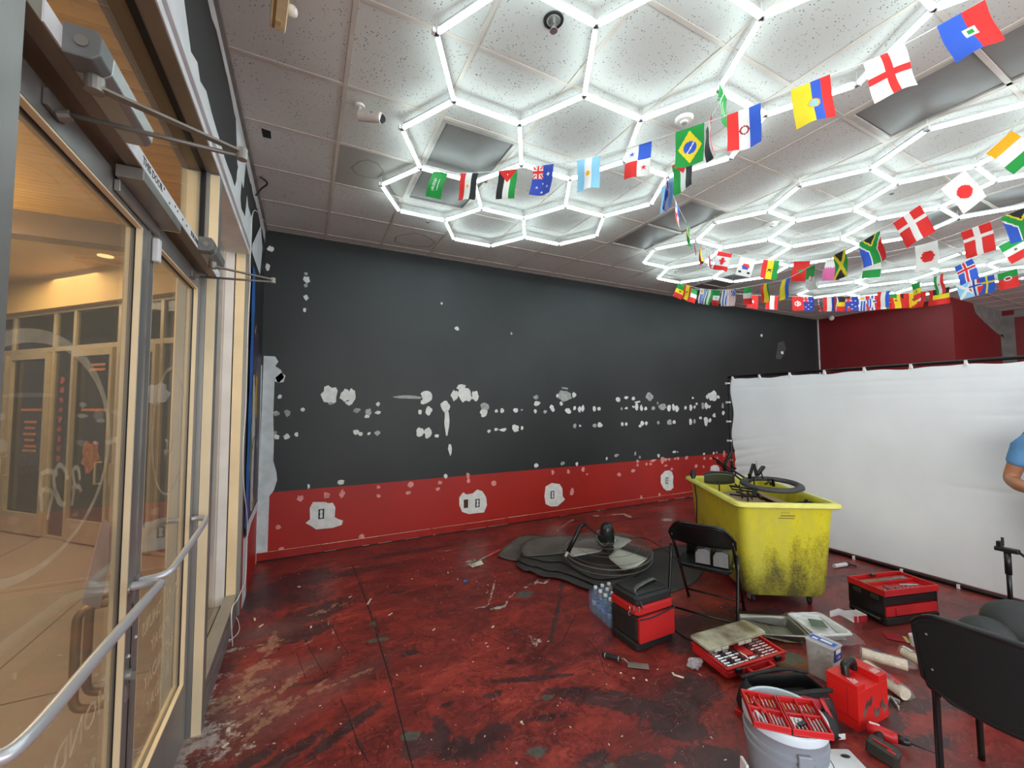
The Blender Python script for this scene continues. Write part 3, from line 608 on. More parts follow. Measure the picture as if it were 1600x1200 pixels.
hd = struct('trim_4', MB().box((-0.60, 0.86, ZH0+0.012), (-0.47, Y2, ZH1+0.02)).box((-0.4699, 0.86, ZH0), (XL-0.005, Y2+0.07, ZH1)), m_brown, bevel=0.0015)
MB().box((XL-0.0049, 1.0, ZH0+0.001), (XL-0.0015, Y2+0.06, ZH1-0.001)).build('sign_strip', m_white, hd)
m_ink = M('black_vinyl_lettering', (20, 20, 22), 0.6)
def on_strip(y, z): return frame4((XL-0.001, y, z), (0, 1, 0), (0, 0, 1))
def sign_txt(s, ya, yb, z=2.366, h=0.034):
    text(s, h, 'lettering', m_ink, hd, on_strip((ya+yb)/2, z) , mirror=False)
# seen from inside (+X looking to -X) +Y runs to the right
sign_txt('THIS DOOR', 1.55, 1.63, h=0.034); sign_txt('BUILDING', 2.05, 2.2, h=0.03)
mb = MB(); cr = random.Random(2)
for y in (1.70, 1.76, 1.83, 1.86, 1.93, 1.99): mb.cbox((XL-0.0012, y, 2.366+cr.uniform(-0.012, 0.012)), (0.0008, 0.010, 0.008), Euler((cr.uniform(0, 1), 0, 0)))
mb.build('lettering_remnant', m_ink, hd)
tf = struct('trim_5', MB().box((-0.60, 0.86, 2.91), (XL-0.004, Y4+0.08, 2.955)), m_white, bevel=0.002)
MB().box((-0.598, 0.9, 2.9065), (-0.439, Y2, 2.9095)).build('soffit_cover', m_brown, tf)
MB().box((-0.519, 0.9, 2.900), (-0.495, Y2, 2.9064)).build('glazing_gasket', m_black, tf)
MB().box((-0.45, 0.9, 2.95), (XL+0.010, Y4+0.06, 2.975)).build('frame_lip', m_white, tf)
wn_ = struct('window_1', MB().box((-0.512, 0.957, ZH1+0.021), (-0.506, Y2-0.004, 2.899)), m_glass2)
# sidelight
sl = holder('window_2')
MB().box((-0.60, Y3, 0.10), (-0.594, Y4, 2.909)).build('window_pane', m_glass2, sl)
MB().box((-0.62, Y3, 0.0), (XL-0.015, Y4, 0.10)).build('sill', m_frame, sl, bevel=0.002)
MB().box((-0.56, Y3, 0.10), (-0.548, Y4, 0.105)).build('sill_groove', m_black, sl)
MB().box((-0.53, Y3, 0.1001), (XL-0.02, Y4, 0.17)).build('sill_stop', m_frame, sl, bevel=0.003)
MB().box((-0.61, Y4, 0.0), (-0.535, Y4+0.10, 2.93)).build('painted_post', m_white, sl)
MB().box((-0.5345, Y4+0.02, 0.0), (-0.527, Y4+0.08, 2.93)).build('black_joint', m_black, sl)  # black joint between painted post and mullion
MB().box((-0.5265, Y4, 0.0), (XL-0.03, Y4+0.10, 2.93)).build('mullion', m_tan, sl, bevel=0.002)
MB().box((-0.462, Y4+0.001, 0.0), (XL-0.003, Y4+0.06, 2.93)).build('mullion_edge', m_frame, sl)
# drywall: left wall beyond the glazing, above it and behind the camera
m_wl = paint_wall('black_over_red_left_wall', 0.60)
wl = struct('wall_left', MB().box((XL-0.12, Y4+0.1001, 0), (XL, YB, 2.955)).box((XL-0.12, YF, 2.956), (XL, YB, HC+0.05)).box((XL-0.12, YF, 0), (XL, 0.859, 2.9555)).box((XL-0.029, Y4+0.06, 0), (XL, Y4+0.11, 2.9)), m_wl)
def lpoly(pts, name, mat, th=0.0015, par=wl):
    q = [onX(x, y, XL+th) for x, y in pts]; k = len(q)
    q = [Vector((p.x, min(p.y, YB-0.003), p.z)) for p in q]
    return MB().add([tuple(p) for p in q]+[(XL, p.y, p.z) for p in q], [tuple(range(k))]+[(i, (i+1) % k, k+(i+1) % k, k+i) for i in range(k)]).build(name, mat, par)
def lrect(pts, name, mat, th=0.0015): 
    k = len(pts); return MB().add([(XL+th, y, z) for y, z in pts]+[(XL, y, z) for y, z in pts], [tuple(range(k))]+[(i, (i+1) % k, k+(i+1) % k, k+i) for i in range(k)]).build(name, mat, wl)
# white ragged primer bands above the glazing and under the ceiling
rr = random.Random(8)
low = [(0.95, 2.9561)]+[(Y4+0.06, 2.9561)]; up = []
y = Y4+0.06
while y > 0.95: up.append((y, 3.06+rr.uniform(-0.02, 0.03)+(0.12 if 1.75 < y < 1.85 or 3.1 < y < 3.3 else 0)+(0.18 if y > 3.6 else 0))); y -= rr.uniform(0.05, 0.16)
lrect(low+up, 'primer_band', m_white)
up = [(0.95, HC-0.02), (Y4+1.2, HC-0.02)]; y = YB-0.01; lo_ = []
while y > 0.95: lo_.append((y, 3.50-(0.0 if y < 3 else 0.03)+rr.uniform(-0.02, 0.02)-(0.22 if 3.15 < y < 3.45 else 0))); y -= rr.uniform(0.06, 0.14)
lrect([(0.95, HC-0.022), (YB-0.01, HC-0.022)]+lo_, 'primer_band', m_white)
lrect([(3.12, 3.05), (3.30, 3.05), (3.42, 3.5), (3.28, 3.5), (3.22, 3.3), (3.15, 3.2)], 'primer_band', m_white, 0.0017)
lrect([(1.90, 3.3), (1.99, 3.52), (1.82, 3.52)], 'primer_band', m_white, 0.0018)
lrect([(YB-0.45, 2.97), (YB-0.28, 3.3), (YB-0.5, 3.45), (YB-1.1, 3.05), (YB-1.12, 2.97)], 'primer_band', m_white, 0.0017)
# blue masking film, mural print, white cord
m_blue = M('blue_masking_film', (46, 104, 184), 0.5, 0, 0.12, 5, 0.3, 12)
t = thing('masking_film', 'blue masking film hanging beside the cream mullion', 'masking film', (XL+0.004, 4.06, 0))
def film(u, v): 
    y = u*0.22; z = 2.86-v*(2.2+0.03*math.sin(u*9)); return (0.004+0.002*math.sin(u*14+v*5)+0.0015*math.sin(v*30+u*3), y, z)
MB().grid(film, 14, 50).build('film_sheet', m_blue, t, smooth=True)
MB().box((0.001, 0.03, 0.56), (0.004, 0.2, 0.72)).build('black_corner', m_black, t)
m = bpy.data.materials.new('scribbled_mural_print'); m.use_nodes = True; nt2 = m.node_tree; bb2 = nt2.nodes['Principled BSDF']
g2 = nt2.nodes.new('ShaderNodeNewGeometry'); mp3 = nt2.nodes.new('ShaderNodeMapping'); mp3.inputs['Scale'].default_value = (1, 2.2, 0.9); nt2.links.new(g2.outputs['Position'], mp3.inputs[0])
vv = nt2.nodes.new('ShaderNodeTexVoronoi'); vv.feature = 'DISTANCE_TO_EDGE'; vv.inputs['Scale'].default_value = 3.4; nd = nt2.nodes.new('ShaderNodeTexNoise'); nd.inputs['Scale'].default_value = 3; nt2.links.new(mp3.outputs[0], nd.inputs['Vector'])
mxv = nt2.nodes.new('ShaderNodeMix'); mxv.data_type = 'RGBA'; mxv.inputs[0].default_value = 0.35; nt2.links.new(mp3.outputs[0], mxv.inputs[6]); nt2.links.new(nd.outputs['Color'], mxv.inputs[7]); nt2.links.new(mxv.outputs[2], vv.inputs['Vector'])
rl = nt2.nodes.new('ShaderNodeValToRGB'); nt2.links.new(vv.outputs['Distance'], rl.inputs[0]); rl.color_ramp.elements[0].position = 0.03; rl.color_ramp.elements[1].position = 0.05
v3 = nt2.nodes.new('ShaderNodeTexVoronoi'); v3.inputs['Scale'].default_value = 3.4; nt2.links.new(mxv.outputs[2], v3.inputs['Vector'])
wn3 = nt2.nodes.new('ShaderNodeTexWhiteNoise'); nt2.links.new(v3.outputs['Position'], wn3.inputs['Vector'])
rc = nt2.nodes.new('ShaderNodeValToRGB'); rc.color_ramp.interpolation = 'CONSTANT'; nt2.links.new(wn3.outputs['Value'], rc.inputs[0])
for k, (p_, c) in enumerate([(0, (66, 58, 60)), (0.3, (200, 150, 24)), (0.55, (58, 44, 84)), (0.7, (90, 84, 82)), (0.82, (120, 128, 40)), (0.9, (205, 200, 190))]):
    e = rc.color_ramp.elements[k] if k < 2 else rc.color_ramp.elements.new(p_); e.position = p_; e.color = rgb(c)
mxc = nt2.nodes.new('ShaderNodeMix'); mxc.data_type = 'RGBA'; nt2.links.new(rl.outputs[0], mxc.inputs[0]); mxc.inputs[6].default_value = rgb((60, 40, 70)); nt2.links.new(rc.outputs[0], mxc.inputs[7]); nt2.links.new(mxc.outputs[2], bb2.inputs['Base Color'])
q = [(4.33, 2.3), (4.55, 2.45), (4.75, 2.3), (5.0, 1.9), (5.1, 1.4), (5.13, 1.0), (5.13, 0.68), (4.33, 0.66)]
o = MB().add([(XL+0.003, y, z) for y, z in q], [tuple(range(len(q)))]).build('wall_mural', m); tag(o, 'narrow mural of yellow and purple scribbles on the left wall', 'mural')
o = MB().add([(XL+0.0025, y, z) for y, z in ((4.3, 0.64), (5.16, 0.655), (5.16, 0.70), (5.14, 2.2), (5.12, 1.2), (5.12, 0.69), (4.33, 0.67), (4.33, 0.75), (4.30, 0.75))], [tuple(range(9))]).build('tape_border', M('blue_border', (48, 66, 120), 0.6), wl)
lrect([(4.06, 0.0), (4.32, 0.0), (4.34, 0.5), (4.6, 0.56), (YB-0.02, 0.57), (YB-0.02, 0.66), (4.3, 0.64), (4.06, 0.56)], 'primer_band', m_white, 0.0016)
lrect([(YB-0.06, 0.0), (YB-0.004, 0.0), (YB-0.004, 2.1), (YB-0.05, 2.1)], 'primer_band', m_white, 0.0016)
MB().box((XL, YB-0.005, 0.0), (XL+0.006, YB-0.0005, 2.1)).build('corner_bead', m_primer, wl)
t = thing('wall_cable', 'thin white cable hanging down the left wall past the mural', 'cable', (XL+0.02, 4.45, 0))
m_wc = M('white_cable_jacket', (224, 226, 224), 0.5, 0, 0.03)
def sm(pts, n=6):      # Catmull-Rom
    pts = [Vector(p) for p in pts]; out = []
    for i in range(len(pts)-1):
        p0, p1, p2, p3 = pts[max(i-1, 0)], pts[i], pts[i+1], pts[min(i+2, len(pts)-1)]
        for k in range(n):
            t_ = k/n; out.append(0.5*((2*p1)+(p2-p0)*t_+(2*p0-5*p1+4*p2-p3)*t_**2+(3*p1-p0-3*p2+p3)*t_**3))
    return out+[pts[-1]]
def onXc(x, y): p = onX(x, y, XL+0.02); return (0, p.y-4.45, max(p.z, 0.012))
MB().tube(sm([(0, 0.35, 3.55), onXc(396,330), onXc(391,400), onXc(391,440), onXc(388,500), onXc(386,570), onXc(384,640), onXc(380,700), onXc(381,760), onXc(386,810), onXc(385,880), onXc(382,912)]), 0.0035, 6).build('cord', m_wc, t, smooth=True)
MB().tube(sm([onXc(382,912), onXc(372,935), onXc(362,955), (0.0, -1.0, 0.01)]), 0.0035, 6).build('cord', m_wc, t, smooth=True)
p = onZ(362, 985)
t = thing('loose_cable', 'white cable loop on the floor at the foot of the cream mullion', 'cable', (p.x, p.y, 0))
MB().tube(sm([(-.02, .25, .02), (.03, .1, .004), (.05, -.05, .004), (.02, -.14, .004), (-.03, -.16, .004)]), 0.003, 6).build('cord', m_wc, t, smooth=True)

# ---- door leaves
def leaf(name, ya, yb, meet_right):
    h = holder(name, (XD, ya, 0)); W = yb-ya; D = 0.045; mb = MB()
    sw = 0.055; hw = 0.05; zt = 2.33; zb = 0.012; rt = 0.072; rb = 0.30
    MB().box((-D, 0, zb), (0, sw, zt)).build('stile', m_frame, h, bevel=0.0015)
    MB().box((-D, W-sw, zb), (0, W, zt)).build('stile', m_frame, h, bevel=0.0015)
    MB().box((-D, sw+0.0002, zt-rt), (0, W-sw-0.0002, zt)).build('top_rail', m_frame, h, bevel=0.0015)
    MB().box((-D, sw+0.0002, zb), (0, W-sw-0.0002, rb)).build('bottom_rail', m_frame, h, bevel=0.0015)
    MB().box((-D+0.018, sw-0.004, rb-0.004), (-D+0.024, W-sw+0.004, zt-rt+0.004)).build('glass_pane', m_glass, h)
    st = MB(); e = 0.006
    for x0, x1 in ((-0.017, -0.001), (-D+0.001, -0.031)):
        st.box((x0, W-sw-e, rb), (x1, W-sw-0.0003, zt-rt)); st.box((x0, sw+0.0003, rb), (x1, sw+e, zt-rt))
        st.box((x0, sw+e, zt-rt-e), (x1, W-sw-e, zt-rt-0.0003)); st.box((x0, sw+e, rb+0.0003), (x1, W-sw-e, rb+e))
    st.build('glazing_stop', m_tan, h)
    gk = MB()
    for x0, x1 in ((-0.031, -0.0275), (-0.0205, -0.017)):
        gk.box((x0, W-sw-0.007, rb), (x1, W-sw-0.0003, zt-rt)).box((x0, sw, zt-rt-0.007), (x1, W-sw, zt-rt-0.0003)).box((x0, sw+0.0003, rb), (x1, sw+0.007, zt-rt))
    gk.build('gasket', m_black, h)
    return h, W
dA, WA = leaf('door_1', Y0+0.035, 1.826, True); dB, WB = leaf('door_2', 1.832, Y2-0.006, False)
MB().box((-0.004, WA+0.0005, 0.02), (0.004, WA+0.004, 2.31)).build('astragal', m_alud, dA)
MB().box((-0.0005, WA-0.01, 0.1), (0.0012, WA-0.004, 1.0)).build('worn_edge', m_black, dA)
m_bar = M('polished_aluminium_bar', (214, 218, 224), 0.3, 0.5, 0.03, 3)
def W_(h, p): return Vector(p)-Vector(h.location)
# push bars (inside)
b1 = [onX(214, 938, XD), onX(232, 930, XD+0.07), onX(229, 940, XD+0.12)]
def bar(h, pts, r, name='push_bar', m=m_bar): return MB().tube(sm([W_(h, p) for p in pts], 5), r, 12).build(name, m, h, smooth=True)
zb_ = 1.03
bar(dA, [(XD, 1.79, 1.065), (XD+0.055, 1.785, 1.067), (XD+0.085, 1.755, 1.07), (XD+0.088, 1.70, 1.075), (XD+0.088, 1.3, 1.085), (XD+0.088, 1.02, 1.09), (XD+0.055, 0.985, 1.09), (XD, 0.97, 1.09)], 0.0135)
bar(dB, [(XD, 1.862, 1.055), (XD+0.06, 1.868, 1.06), (XD+0.082, 1.90, 1.065), (XD+0.082, 2.0, 1.07), (XD+0.075, 2.5, 1.09), (XD+0.04, 2.585, 1.09), (XD, 2.59, 1.09)], 0.0125)
for h, y in ((dA, 1.79), (dB, 1.862)): MB().tube([W_(h, (XD, y, 1.06)), W_(h, (XD+0.006, y, 1.06))], 0.02, 16).build('bar_rose', m_alu, h)
# outside pull handles
m_pull = M('bronze_pull_handle', (150, 128, 92), 0.35, 0.7, 0.08)
for h, y in ((dA, 1.775), (dB, 1.86)):
    bar(h, [(XD-0.045, y, 1.03), (XD-0.08, y-0.005, 1.03), (XD-0.11, y-0.01, 1.01), (XD-0.115, y-0.01, 0.96), (XD-0.115, y-0.01, 0.80), (XD-0.11, y-0.01, 0.74), (XD-0.08, y-0.005, 0.72), (XD-0.045, y, 0.72)], 0.012, 'pull_handle', m_pull)
# lock cylinder, thumb-turn, screws
p = W_(dA, (XD, 1.80, 0.78))
MB().tube([p, p+Vector((0.014, 0, 0))], 0.017, 20).build('lock_cylinder', m_alu, dA)
MB().cbox(p+Vector((0.018, 0, -0.004)), (0.008, 0.007, 0.026)).build('thumb_turn', m_alud, dA)
MB().cbox(p+Vector((0.0015, 0, -0.055)), (0.003, 0.022, 0.05)).build('lock_plate', m_alu, dA)
for z in (0.06, 0.16): MB().sphere(p+Vector((0.001, -0.004, z)), 0.008, 10, 6).build('bolt_head', m_alu, dA)
p = W_(dB, (XD, 1.86, 0.87)); MB().sphere(p, 0.008, 10, 6).build('bolt_head', m_alu, dB)
# door contact sensor
MB().rbox(W_(dB, (XD+0.012, 1.868, 2.215)), (0.022, 0.032, 0.085), 0.006).build('door_contact_sensor', m_white, dB)
# white decals on the glass (seen reversed from inside)
m_dec = M('thin_white_decal', (214, 200, 172), 0.8, 0, 0.15, 20, alpha=0.30)
GXA = -0.027-0.5+0.0015
def gl(h, y, z): return W_(h, (XD-0.0205+0.0006, y, z))
def oval(h, cyy, cz, ry, rz, w_, gaps=()):
    mb = MB(); n = 72; pr = random.Random(int(cyy*100))
    for k in range(n):
        a0, a1 = 2*PI*k/n, 2*PI*(k+1)/n
        ww = w_*(0.6+0.9*abs(math.sin(a0*0.5+0.6)))
        vs = []
        for a in (a0, a1):
            vs += [gl(h, cyy+ry*math.cos(a), cz+rz*math.sin(a)), gl(h, cyy+(ry+ww)*math.cos(a), cz+(rz+ww)*math.sin(a))]
        mb.add(vs, [(0, 1, 3, 2)])
    mb.build('oval_decal', m_dec, h)
oval(dA, 1.29, 1.55, 0.335, 0.245, 0.02); oval(dB, 2.27, 1.55, 0.235, 0.265, 0.010)
def stroke(h, pts, w_, name='script_decal'):
    q = sm([Vector((0, a, b_)) for a, b_ in pts], 8); mb = MB(); vs = []
    for i, p in enumerate(q):
        d = q[min(i+1, len(q)-1)]-q[max(i-1, 0)]; d = d.normalized() if d.length > 1e-6 else Vector((0, 1, 0)); n = Vector((0, -d.z, d.y))*w_/2
        a, b_ = p+n, p-n; vs += [gl(h, a.y, a.z), gl(h, b_.y, b_.z)]
    mb.add(vs, [(2*i, 2*i+2, 2*i+3, 2*i+1) for i in range(len(q)-1)]); mb.build(name, m_dec, h)
def zz(px, py, h=None): p = onX(px, py, XD-0.02); return (p.y, p.z)
for pts in ([(62,742),(75,736),(90,742)], [(60,768),(72,765),(82,772),(78,790),(74,812)], [(98,790),(88,770),(84,745),(92,727),(102,735),(106,750)], [(85,765),(92,785),(102,788)], [(112,790),(116,760),(114,735),(122,732),(125,750)], [(112,762),(122,760),(127,768)], [(65,740),(63,765),(66,800)]):
    stroke(dA, [zz(*q) for q in pts], 0.012)
for pts in ([(258,688),(262,690),(260,702),(256,706)], [(256,706),(264,704)], [(262,690),(258,715)], [(270,685),(268,700),(264,712)]):
    stroke(dB, [zz(*q) for q in pts], 0.012)
def decal_text(s, h, y, z, size, slant=0):
    text(s, size, 'hours_decal', m_dec, h, frame4(gl(h, y, z), (0, 1, 0), (0, 0, 1)), mirror=True)
decal_text('MONDAY', dA, 1.50, 0.785, 0.10); decal_text('SATURDAY', dA, 1.45, 0.62, 0.08)
for k, s in enumerate(('HOURS', 'MON - THURS', 'FRIDAY', 'SATURDAY', 'SUNDAY')): decal_text(s, dB, 2.24, 0.93-k*0.11, 0.075)
# white notice stuck on the outside, tilted
p = onX(158, 880, XD-0.05); o = MB().cbox((0, 0, 0), (0.001, 0.14, 0.24), Euler((-0.5, 0, 0))).build('paper_notice', M('pinkish_paper', (206, 196, 196), 0.8), dA); o.location = W_(dA, p)
for k, (dz, s) in enumerate(((0.10, 'ENTER'), (-0.02, 'DOOR'), (-0.12, 'OPEN'))):
    pass
# ---- closers
def closer(name, lab, y0, y1, arm_y, tip):
    h = thing(name, lab, 'door closer', (XL-0.004, y0, ZH1-0.02))
    L_ = y1-y0; m_cl = m_alu
    pr = [(0, -0.030), (0.045, -0.030), (0.058, -0.018), (0.060, 0.018), (0.050, 0.032), (0, 0.032)]
    mb = MB(); k = len(pr)
    for n_, (ya, yb, mm) in enumerate(((0, 0.055, M('grey_end_cap', (112, 116, 116), 0.5)), (0.0552, L_, m_cl))):
        q = MB(); q.add([(x, ya, z) for x, z in pr]+[(x, yb, z) for x, z in pr], [tuple(range(k))[::-1], tuple(range(k, 2*k))]+[(i, (i+1) % k, k+(i+1) % k, k+i) for i in range(k)])
        q.build('end_cap' if n_ == 0 else 'closer_body', mm, h, bevel=0.003)
    MB().tube([(0.03, -0.004, 0), (0.03, 0.002, 0)], 0.011, 14).build('cap_screw', m_alud, h)
    MB().tube([(0.03, arm_y-y0, -0.06), (0.03, arm_y-y0, -0.028)], 0.016, 14).build('spindle', m_alud, h)
    s0 = Vector((0.03, arm_y-y0, -0.052)); tp = Vector(tip)-Vector(h.location)
    d = (tp-s0); q = MB(); wv = Vector((-d.y, d.x, 0)).normalized()*0.011
    q.add([s0+wv, s0-wv, tp-wv*0.8, tp+wv*0.8, s0+wv+Vector((0,0,.006)), s0-wv+Vector((0,0,.006)), tp-wv*0.8+Vector((0,0,.006)), tp+wv*0.8+Vector((0,0,.006))], [(0,3,2,1),(4,5,6,7),(0,1,5,4),(1,2,6,5),(2,3,7,6),(3,0,4,7)])
    q.build('main_arm', m_alud, h, bevel=0.001)
    return h, tp
hc, tp = closer('door_closer', 'large grey door closer over the near door, arm folded out', 1.06, 1.37, 1.12, (-0.154, 1.197, 2.29))
foot = Vector((XD+0.012, 1.20, 2.30))-Vector(hc.location)
MB().tube([tp+Vector((0, 0, -0.008)), foot+Vector((0.02, 0, -0.01))], 0.0055, 8).build('forearm_rod', m_alud, hc, smooth=True)
MB().tube([tp+Vector((0, 0, -0.016)), tp+Vector((0, 0, 0.012))], 0.012, 12).build('elbow_pin', m_alud, hc)
MB().cbox(foot+Vector((-0.006, 0, 0)), (0.008, 0.07, 0.035)).tube([foot+Vector((0.0, 0, -0.018)), foot+Vector((0.02, 0, -0.012))], 0.012, 10).build('arm_foot', m_alud, hc)
hc2, tp2 = closer('door_closer', 'smaller grey door closer over the far door corner', 2.18, 2.46, 2.34, (-0.156, 2.361, 2.29))
foot = Vector((XD+0.012, 2.43, 2.29))-Vector(hc2.location)
MB().tube([tp2+Vector((0, 0, -0.008)), foot+Vector((0.02, 0, -0.006))], 0.0055, 8).build('forearm_rod', m_alud, hc2, smooth=True)
MB().tube([tp2+Vector((0, 0, -0.014)), tp2+Vector((0, 0, 0.012))], 0.011, 12).build('elbow_pin', m_alud, hc2)
MB().cbox(foot+Vector((-0.006, 0, 0)), (0.008, 0.06, 0.03)).tube([foot, foot+Vector((0.02, 0, -0.006))], 0.010, 10).build('arm_foot', m_alud, hc2)
# magnetic lock housing between the leaves
t = thing('magnetic_lock', 'long grey magnetic lock housing under the door header', 'magnetic lock', (XL-0.06, 1.50, ZH0-0.002))
MB().box((0.0, 0.0, -0.036), (0.062, 0.40, -0.001)).build('lock_housing', m_alud, t, bevel=0.002)
MB().box((-0.008, 0.02, -0.07), (0.006, 0.38, -0.037)).build('armature_plate', m_alu, t, bevel=0.002)
MB().box((0.0, 0.4003, -0.036), (0.06, 0.404, -0.004)).build('end_plate', m_tan, t)

# ------------------------------------------------------------ arcade outside
ext = holder('exterior_walkway')
MB().box((-2.99, -0.6, 2.88), (-2.81, 5.4, 2.955)).tube([(-2.9, 0.2, 2.955), (-2.9, 0.2, 3.58)], 0.006, 6).tube([(-2.9, 4.6, 2.955), (-2.9, 4.6, 3.58)], 0.006, 6).build('soffit_fill_housing', m_white, ext)  # made-up housing for the added soffit fill, out of view
m_pave = M('tan_sealed_concrete', (142, 132, 116), 0.5, 0, 0.1, 1.2, 0.05, 30)
MB().box((-12, YF-2, -0.14), (XL-0.19, 16, -0.005)).build('paving', m_pave, ext)
MB().box((XL-0.19, YF, -0.1), (XL-0.19+0.06, YB, 0.006)).build('threshold', m_alud, ext)
for k, (x, y0_, y1_) in enumerate(((-1.7, -3, 8), (-3.0, -3, 8))): MB().box((x, y0_, -0.0049), (x+0.01, y1_, -0.004)).build('paving_joint', M('paving_joint_dark', (80, 62, 46), 0.8), ext)
for y in (1.4, 3.4, 5.4): MB().box((-8, y, -0.0049), (-0.7, y+0.01, -0.004)).build('paving_joint', M('paving_joint_dark', (80, 62, 46), 0.8), ext)
m_pl = M('oak_soffit_plank', (226, 178, 98), 0.5, 0, 0.14, 3, stretch=(0.6, 6, 1))
pl0 = None
for k in range(58):
    y = -3.0+k*0.15
    if pl0 is None: pl0 = MB().box((-8, 0, 3.58), (XL-0.14, 0.146, 3.6)).build('soffit_plank', m_pl, ext); pl0.location = (0, y, 0)
    else: o = pl0.copy(); C.objects.link(o); o.location = (0, y, 0)
MB().box((-8, -3, 3.601), (XL-0.125, 5.7, 3.7)).build('soffit_board', M('dark_soffit_board', (70, 50, 30), 0.8), ext)
m_beam = M('brown_beam_paint', (128, 106, 82), 0.6, 0, 0.05); m_yel = M('cream_yellow_plaster', (214, 178, 112), 0.7, 0, 0.05, 2)
MB().add([(-8, 5.75, 3.7), (XL-0.6, 5.60, 3.7), (XL-0.6, 5.60, 3.34), (-8, 5.75, 3.34), (-8, 5.95, 3.7), (XL-0.6, 5.8, 3.7), (XL-0.6, 5.8, 3.34), (-8, 5.95, 3.34)], [(0,1,2,3),(7,6,5,4),(3,2,6,7)]).build('beam', m_beam, ext)
MB().box((-9, 5.9, 3.36), (XL-0.13, 12, 3.42)).build('lower_soffit', m_yel, ext)
for px, py in ((90, 376), (165, 400)): 
    p = onZ(px, py, 3.358); MB().tube([(p.x, p.y, 3.352), (p.x, p.y, 3.3595)], 0.07, 20).build('recessed_downlight', M('downlight_glow', (255, 225, 160), 0.5, 0, 0, emit=1.6), ext)
# neighbour shop on the 45 degree wall X+Y=4.52
nb_ = holder('neighbour_storefront', (-1.24, 5.76, 0)); nb_.rotation_euler = (0, 0, math.radians(135))    # local +x runs away along the wall, local +y faces us
m_nfr = M('neighbour_aluminium', (186, 170, 138), 0.45, 0.4, 0.05); m_nd = M('dark_interior_wall', (52, 44, 36), 0.8, 0, 0.1); m_ng = glass_mat('neighbour_glass', (0.75, 0.72, 0.66))
us = [0.0, 0.22, 0.35, 1.12, 1.92, 2.00, 2.38, 2.53, 3.27, 4.05]
def nbx(u0, u1, z0, z1, y0=0.0, y1=0.06): return ((u0, y0, z0), (u1, y1, z1))
nw = MB().box(*nbx(-0.3, 6, 2.93, 3.4, 0.0, 0.1)).box(*nbx(-0.35, 0.0, 0, 2.93, -0.1, 0.1)).build('fascia_wall', m_yel, nb_)
MB().box(*nbx(0.0, 6.0, 2.885, 2.93, -0.02, 0.02)).box(*nbx(0, 6.0, 2.38, 2.44, -0.02, 0.02)).box(*nbx(0, 6, 0.0, 0.03, -0.02, 0.02)).build('transom_bar', m_nfr, nb_, bevel=0.002)
for u in (0.0, 0.30, 1.05, 1.93, 2.36, 3.30, 4.2, 5.0): MB().box(*nbx(u, u+0.055, 0, 2.9, -0.022, 0.022)).build('mullion', m_nfr, nb_, bevel=0.002)
MB().box(*nbx(0, 6, 0.0, 2.9, 0.0-0.004, 0.0)).build('window_pane', m_ng, nb_)
for u0, u1, hs in ((0.36, 1.04, 1), (1.12, 1.92, 0), (2.42, 3.29, 1), (3.37, 4.19, 0)):
    d = MB().box(*nbx(u0, u0+0.05, 0.02, 2.37, 0.02, 0.06)).box(*nbx(u1-0.05, u1, 0.02, 2.37, 0.02, 0.06)).box(*nbx(u0+0.05, u1-0.05, 2.29, 2.37, 0.02, 0.06)).box(*nbx(u0+0.05, u1-0.05, 0.02, 0.28, 0.02, 0.06)).build('shop_door', m_nfr, nb_)
    uh = u1-0.1 if hs else u0+0.1
    MB().tube([(uh+0.0, 0.06, 0.75), (uh, 0.12, 0.75), (uh+0.0, 0.12, 1.0), (uh, 0.06, 1.0)], 0.012, 8).build('shop_pull', m_nfr, d)
MB().box((-0.2, -3.0, -0.01), (6, -0.03, 0.0)).box((-0.2, -3.1, 0), (6, -3.0, 2.9)).box((-0.3, -3.0, 2.9), (6, -0.1, 3.0)).box((-0.32, -3, 0), (-0.2, -0.1, 2.9)).box((6, -3, 0), (6.1, -0.1, 2.9)).build('shop_interior', m_nd, nb_)
m_org = M('orange_window_lettering', (190, 110, 50), 0.7, 0, 0.2, 30); m_rl = M('red_window_lettering', (140, 44, 30), 0.7)
mb = MB(); pr = random.Random(4)
for u0, u1, z in ((2.62, 3.1, 1.62), (1.3, 1.75, 1.62), (1.35, 1.62, 2.18), (1.35, 1.62, 2.12), (2.72, 3.0, 1.46), (2.75, 2.97, 1.38), (2.72, 3.0, 1.30), (2.75, 2.98, 1.22), (2.7, 2.98, 1.14), (2.7,3.02,1.08)):
    u = u0
    while u < u1: l = pr.uniform(0.02, 0.05); mb.box((u, 0.002, z-0.016), (u+l, 0.004, z+0.016)); u += l+0.008
mb.build('window_lettering', m_org, nb_, kind='stuff')
for k in range(9):
    z = 2.0-k*0.125
    MB().prism(blob(0, 0, 0.05, 0.045, 9, 0.35, pr), 0, 0.002, frame4((2.2, 0.004, z), (-1, 0, 0), (0, 0, 1))).build('red_window_letter', m_rl, nb_)
m_lion = M('orange_poster_ink', (176, 104, 36), 0.7, 0, 0.35, 14, col2=(96, 44, 18))
MB().prism(blob(0, 0, 0.18, 0.20, 16, 0.25, pr), 0, 0.002, frame4((1.55, 0.004, 1.04), (-1, 0, 0), (0, 0, 1))).build('round_window_graphic', m_lion, nb_)
struct('wall_pier', MB().box((-0.62, Y4+0.101, 0), (XL-0.121, YB+0.6, HC)), m_yel)
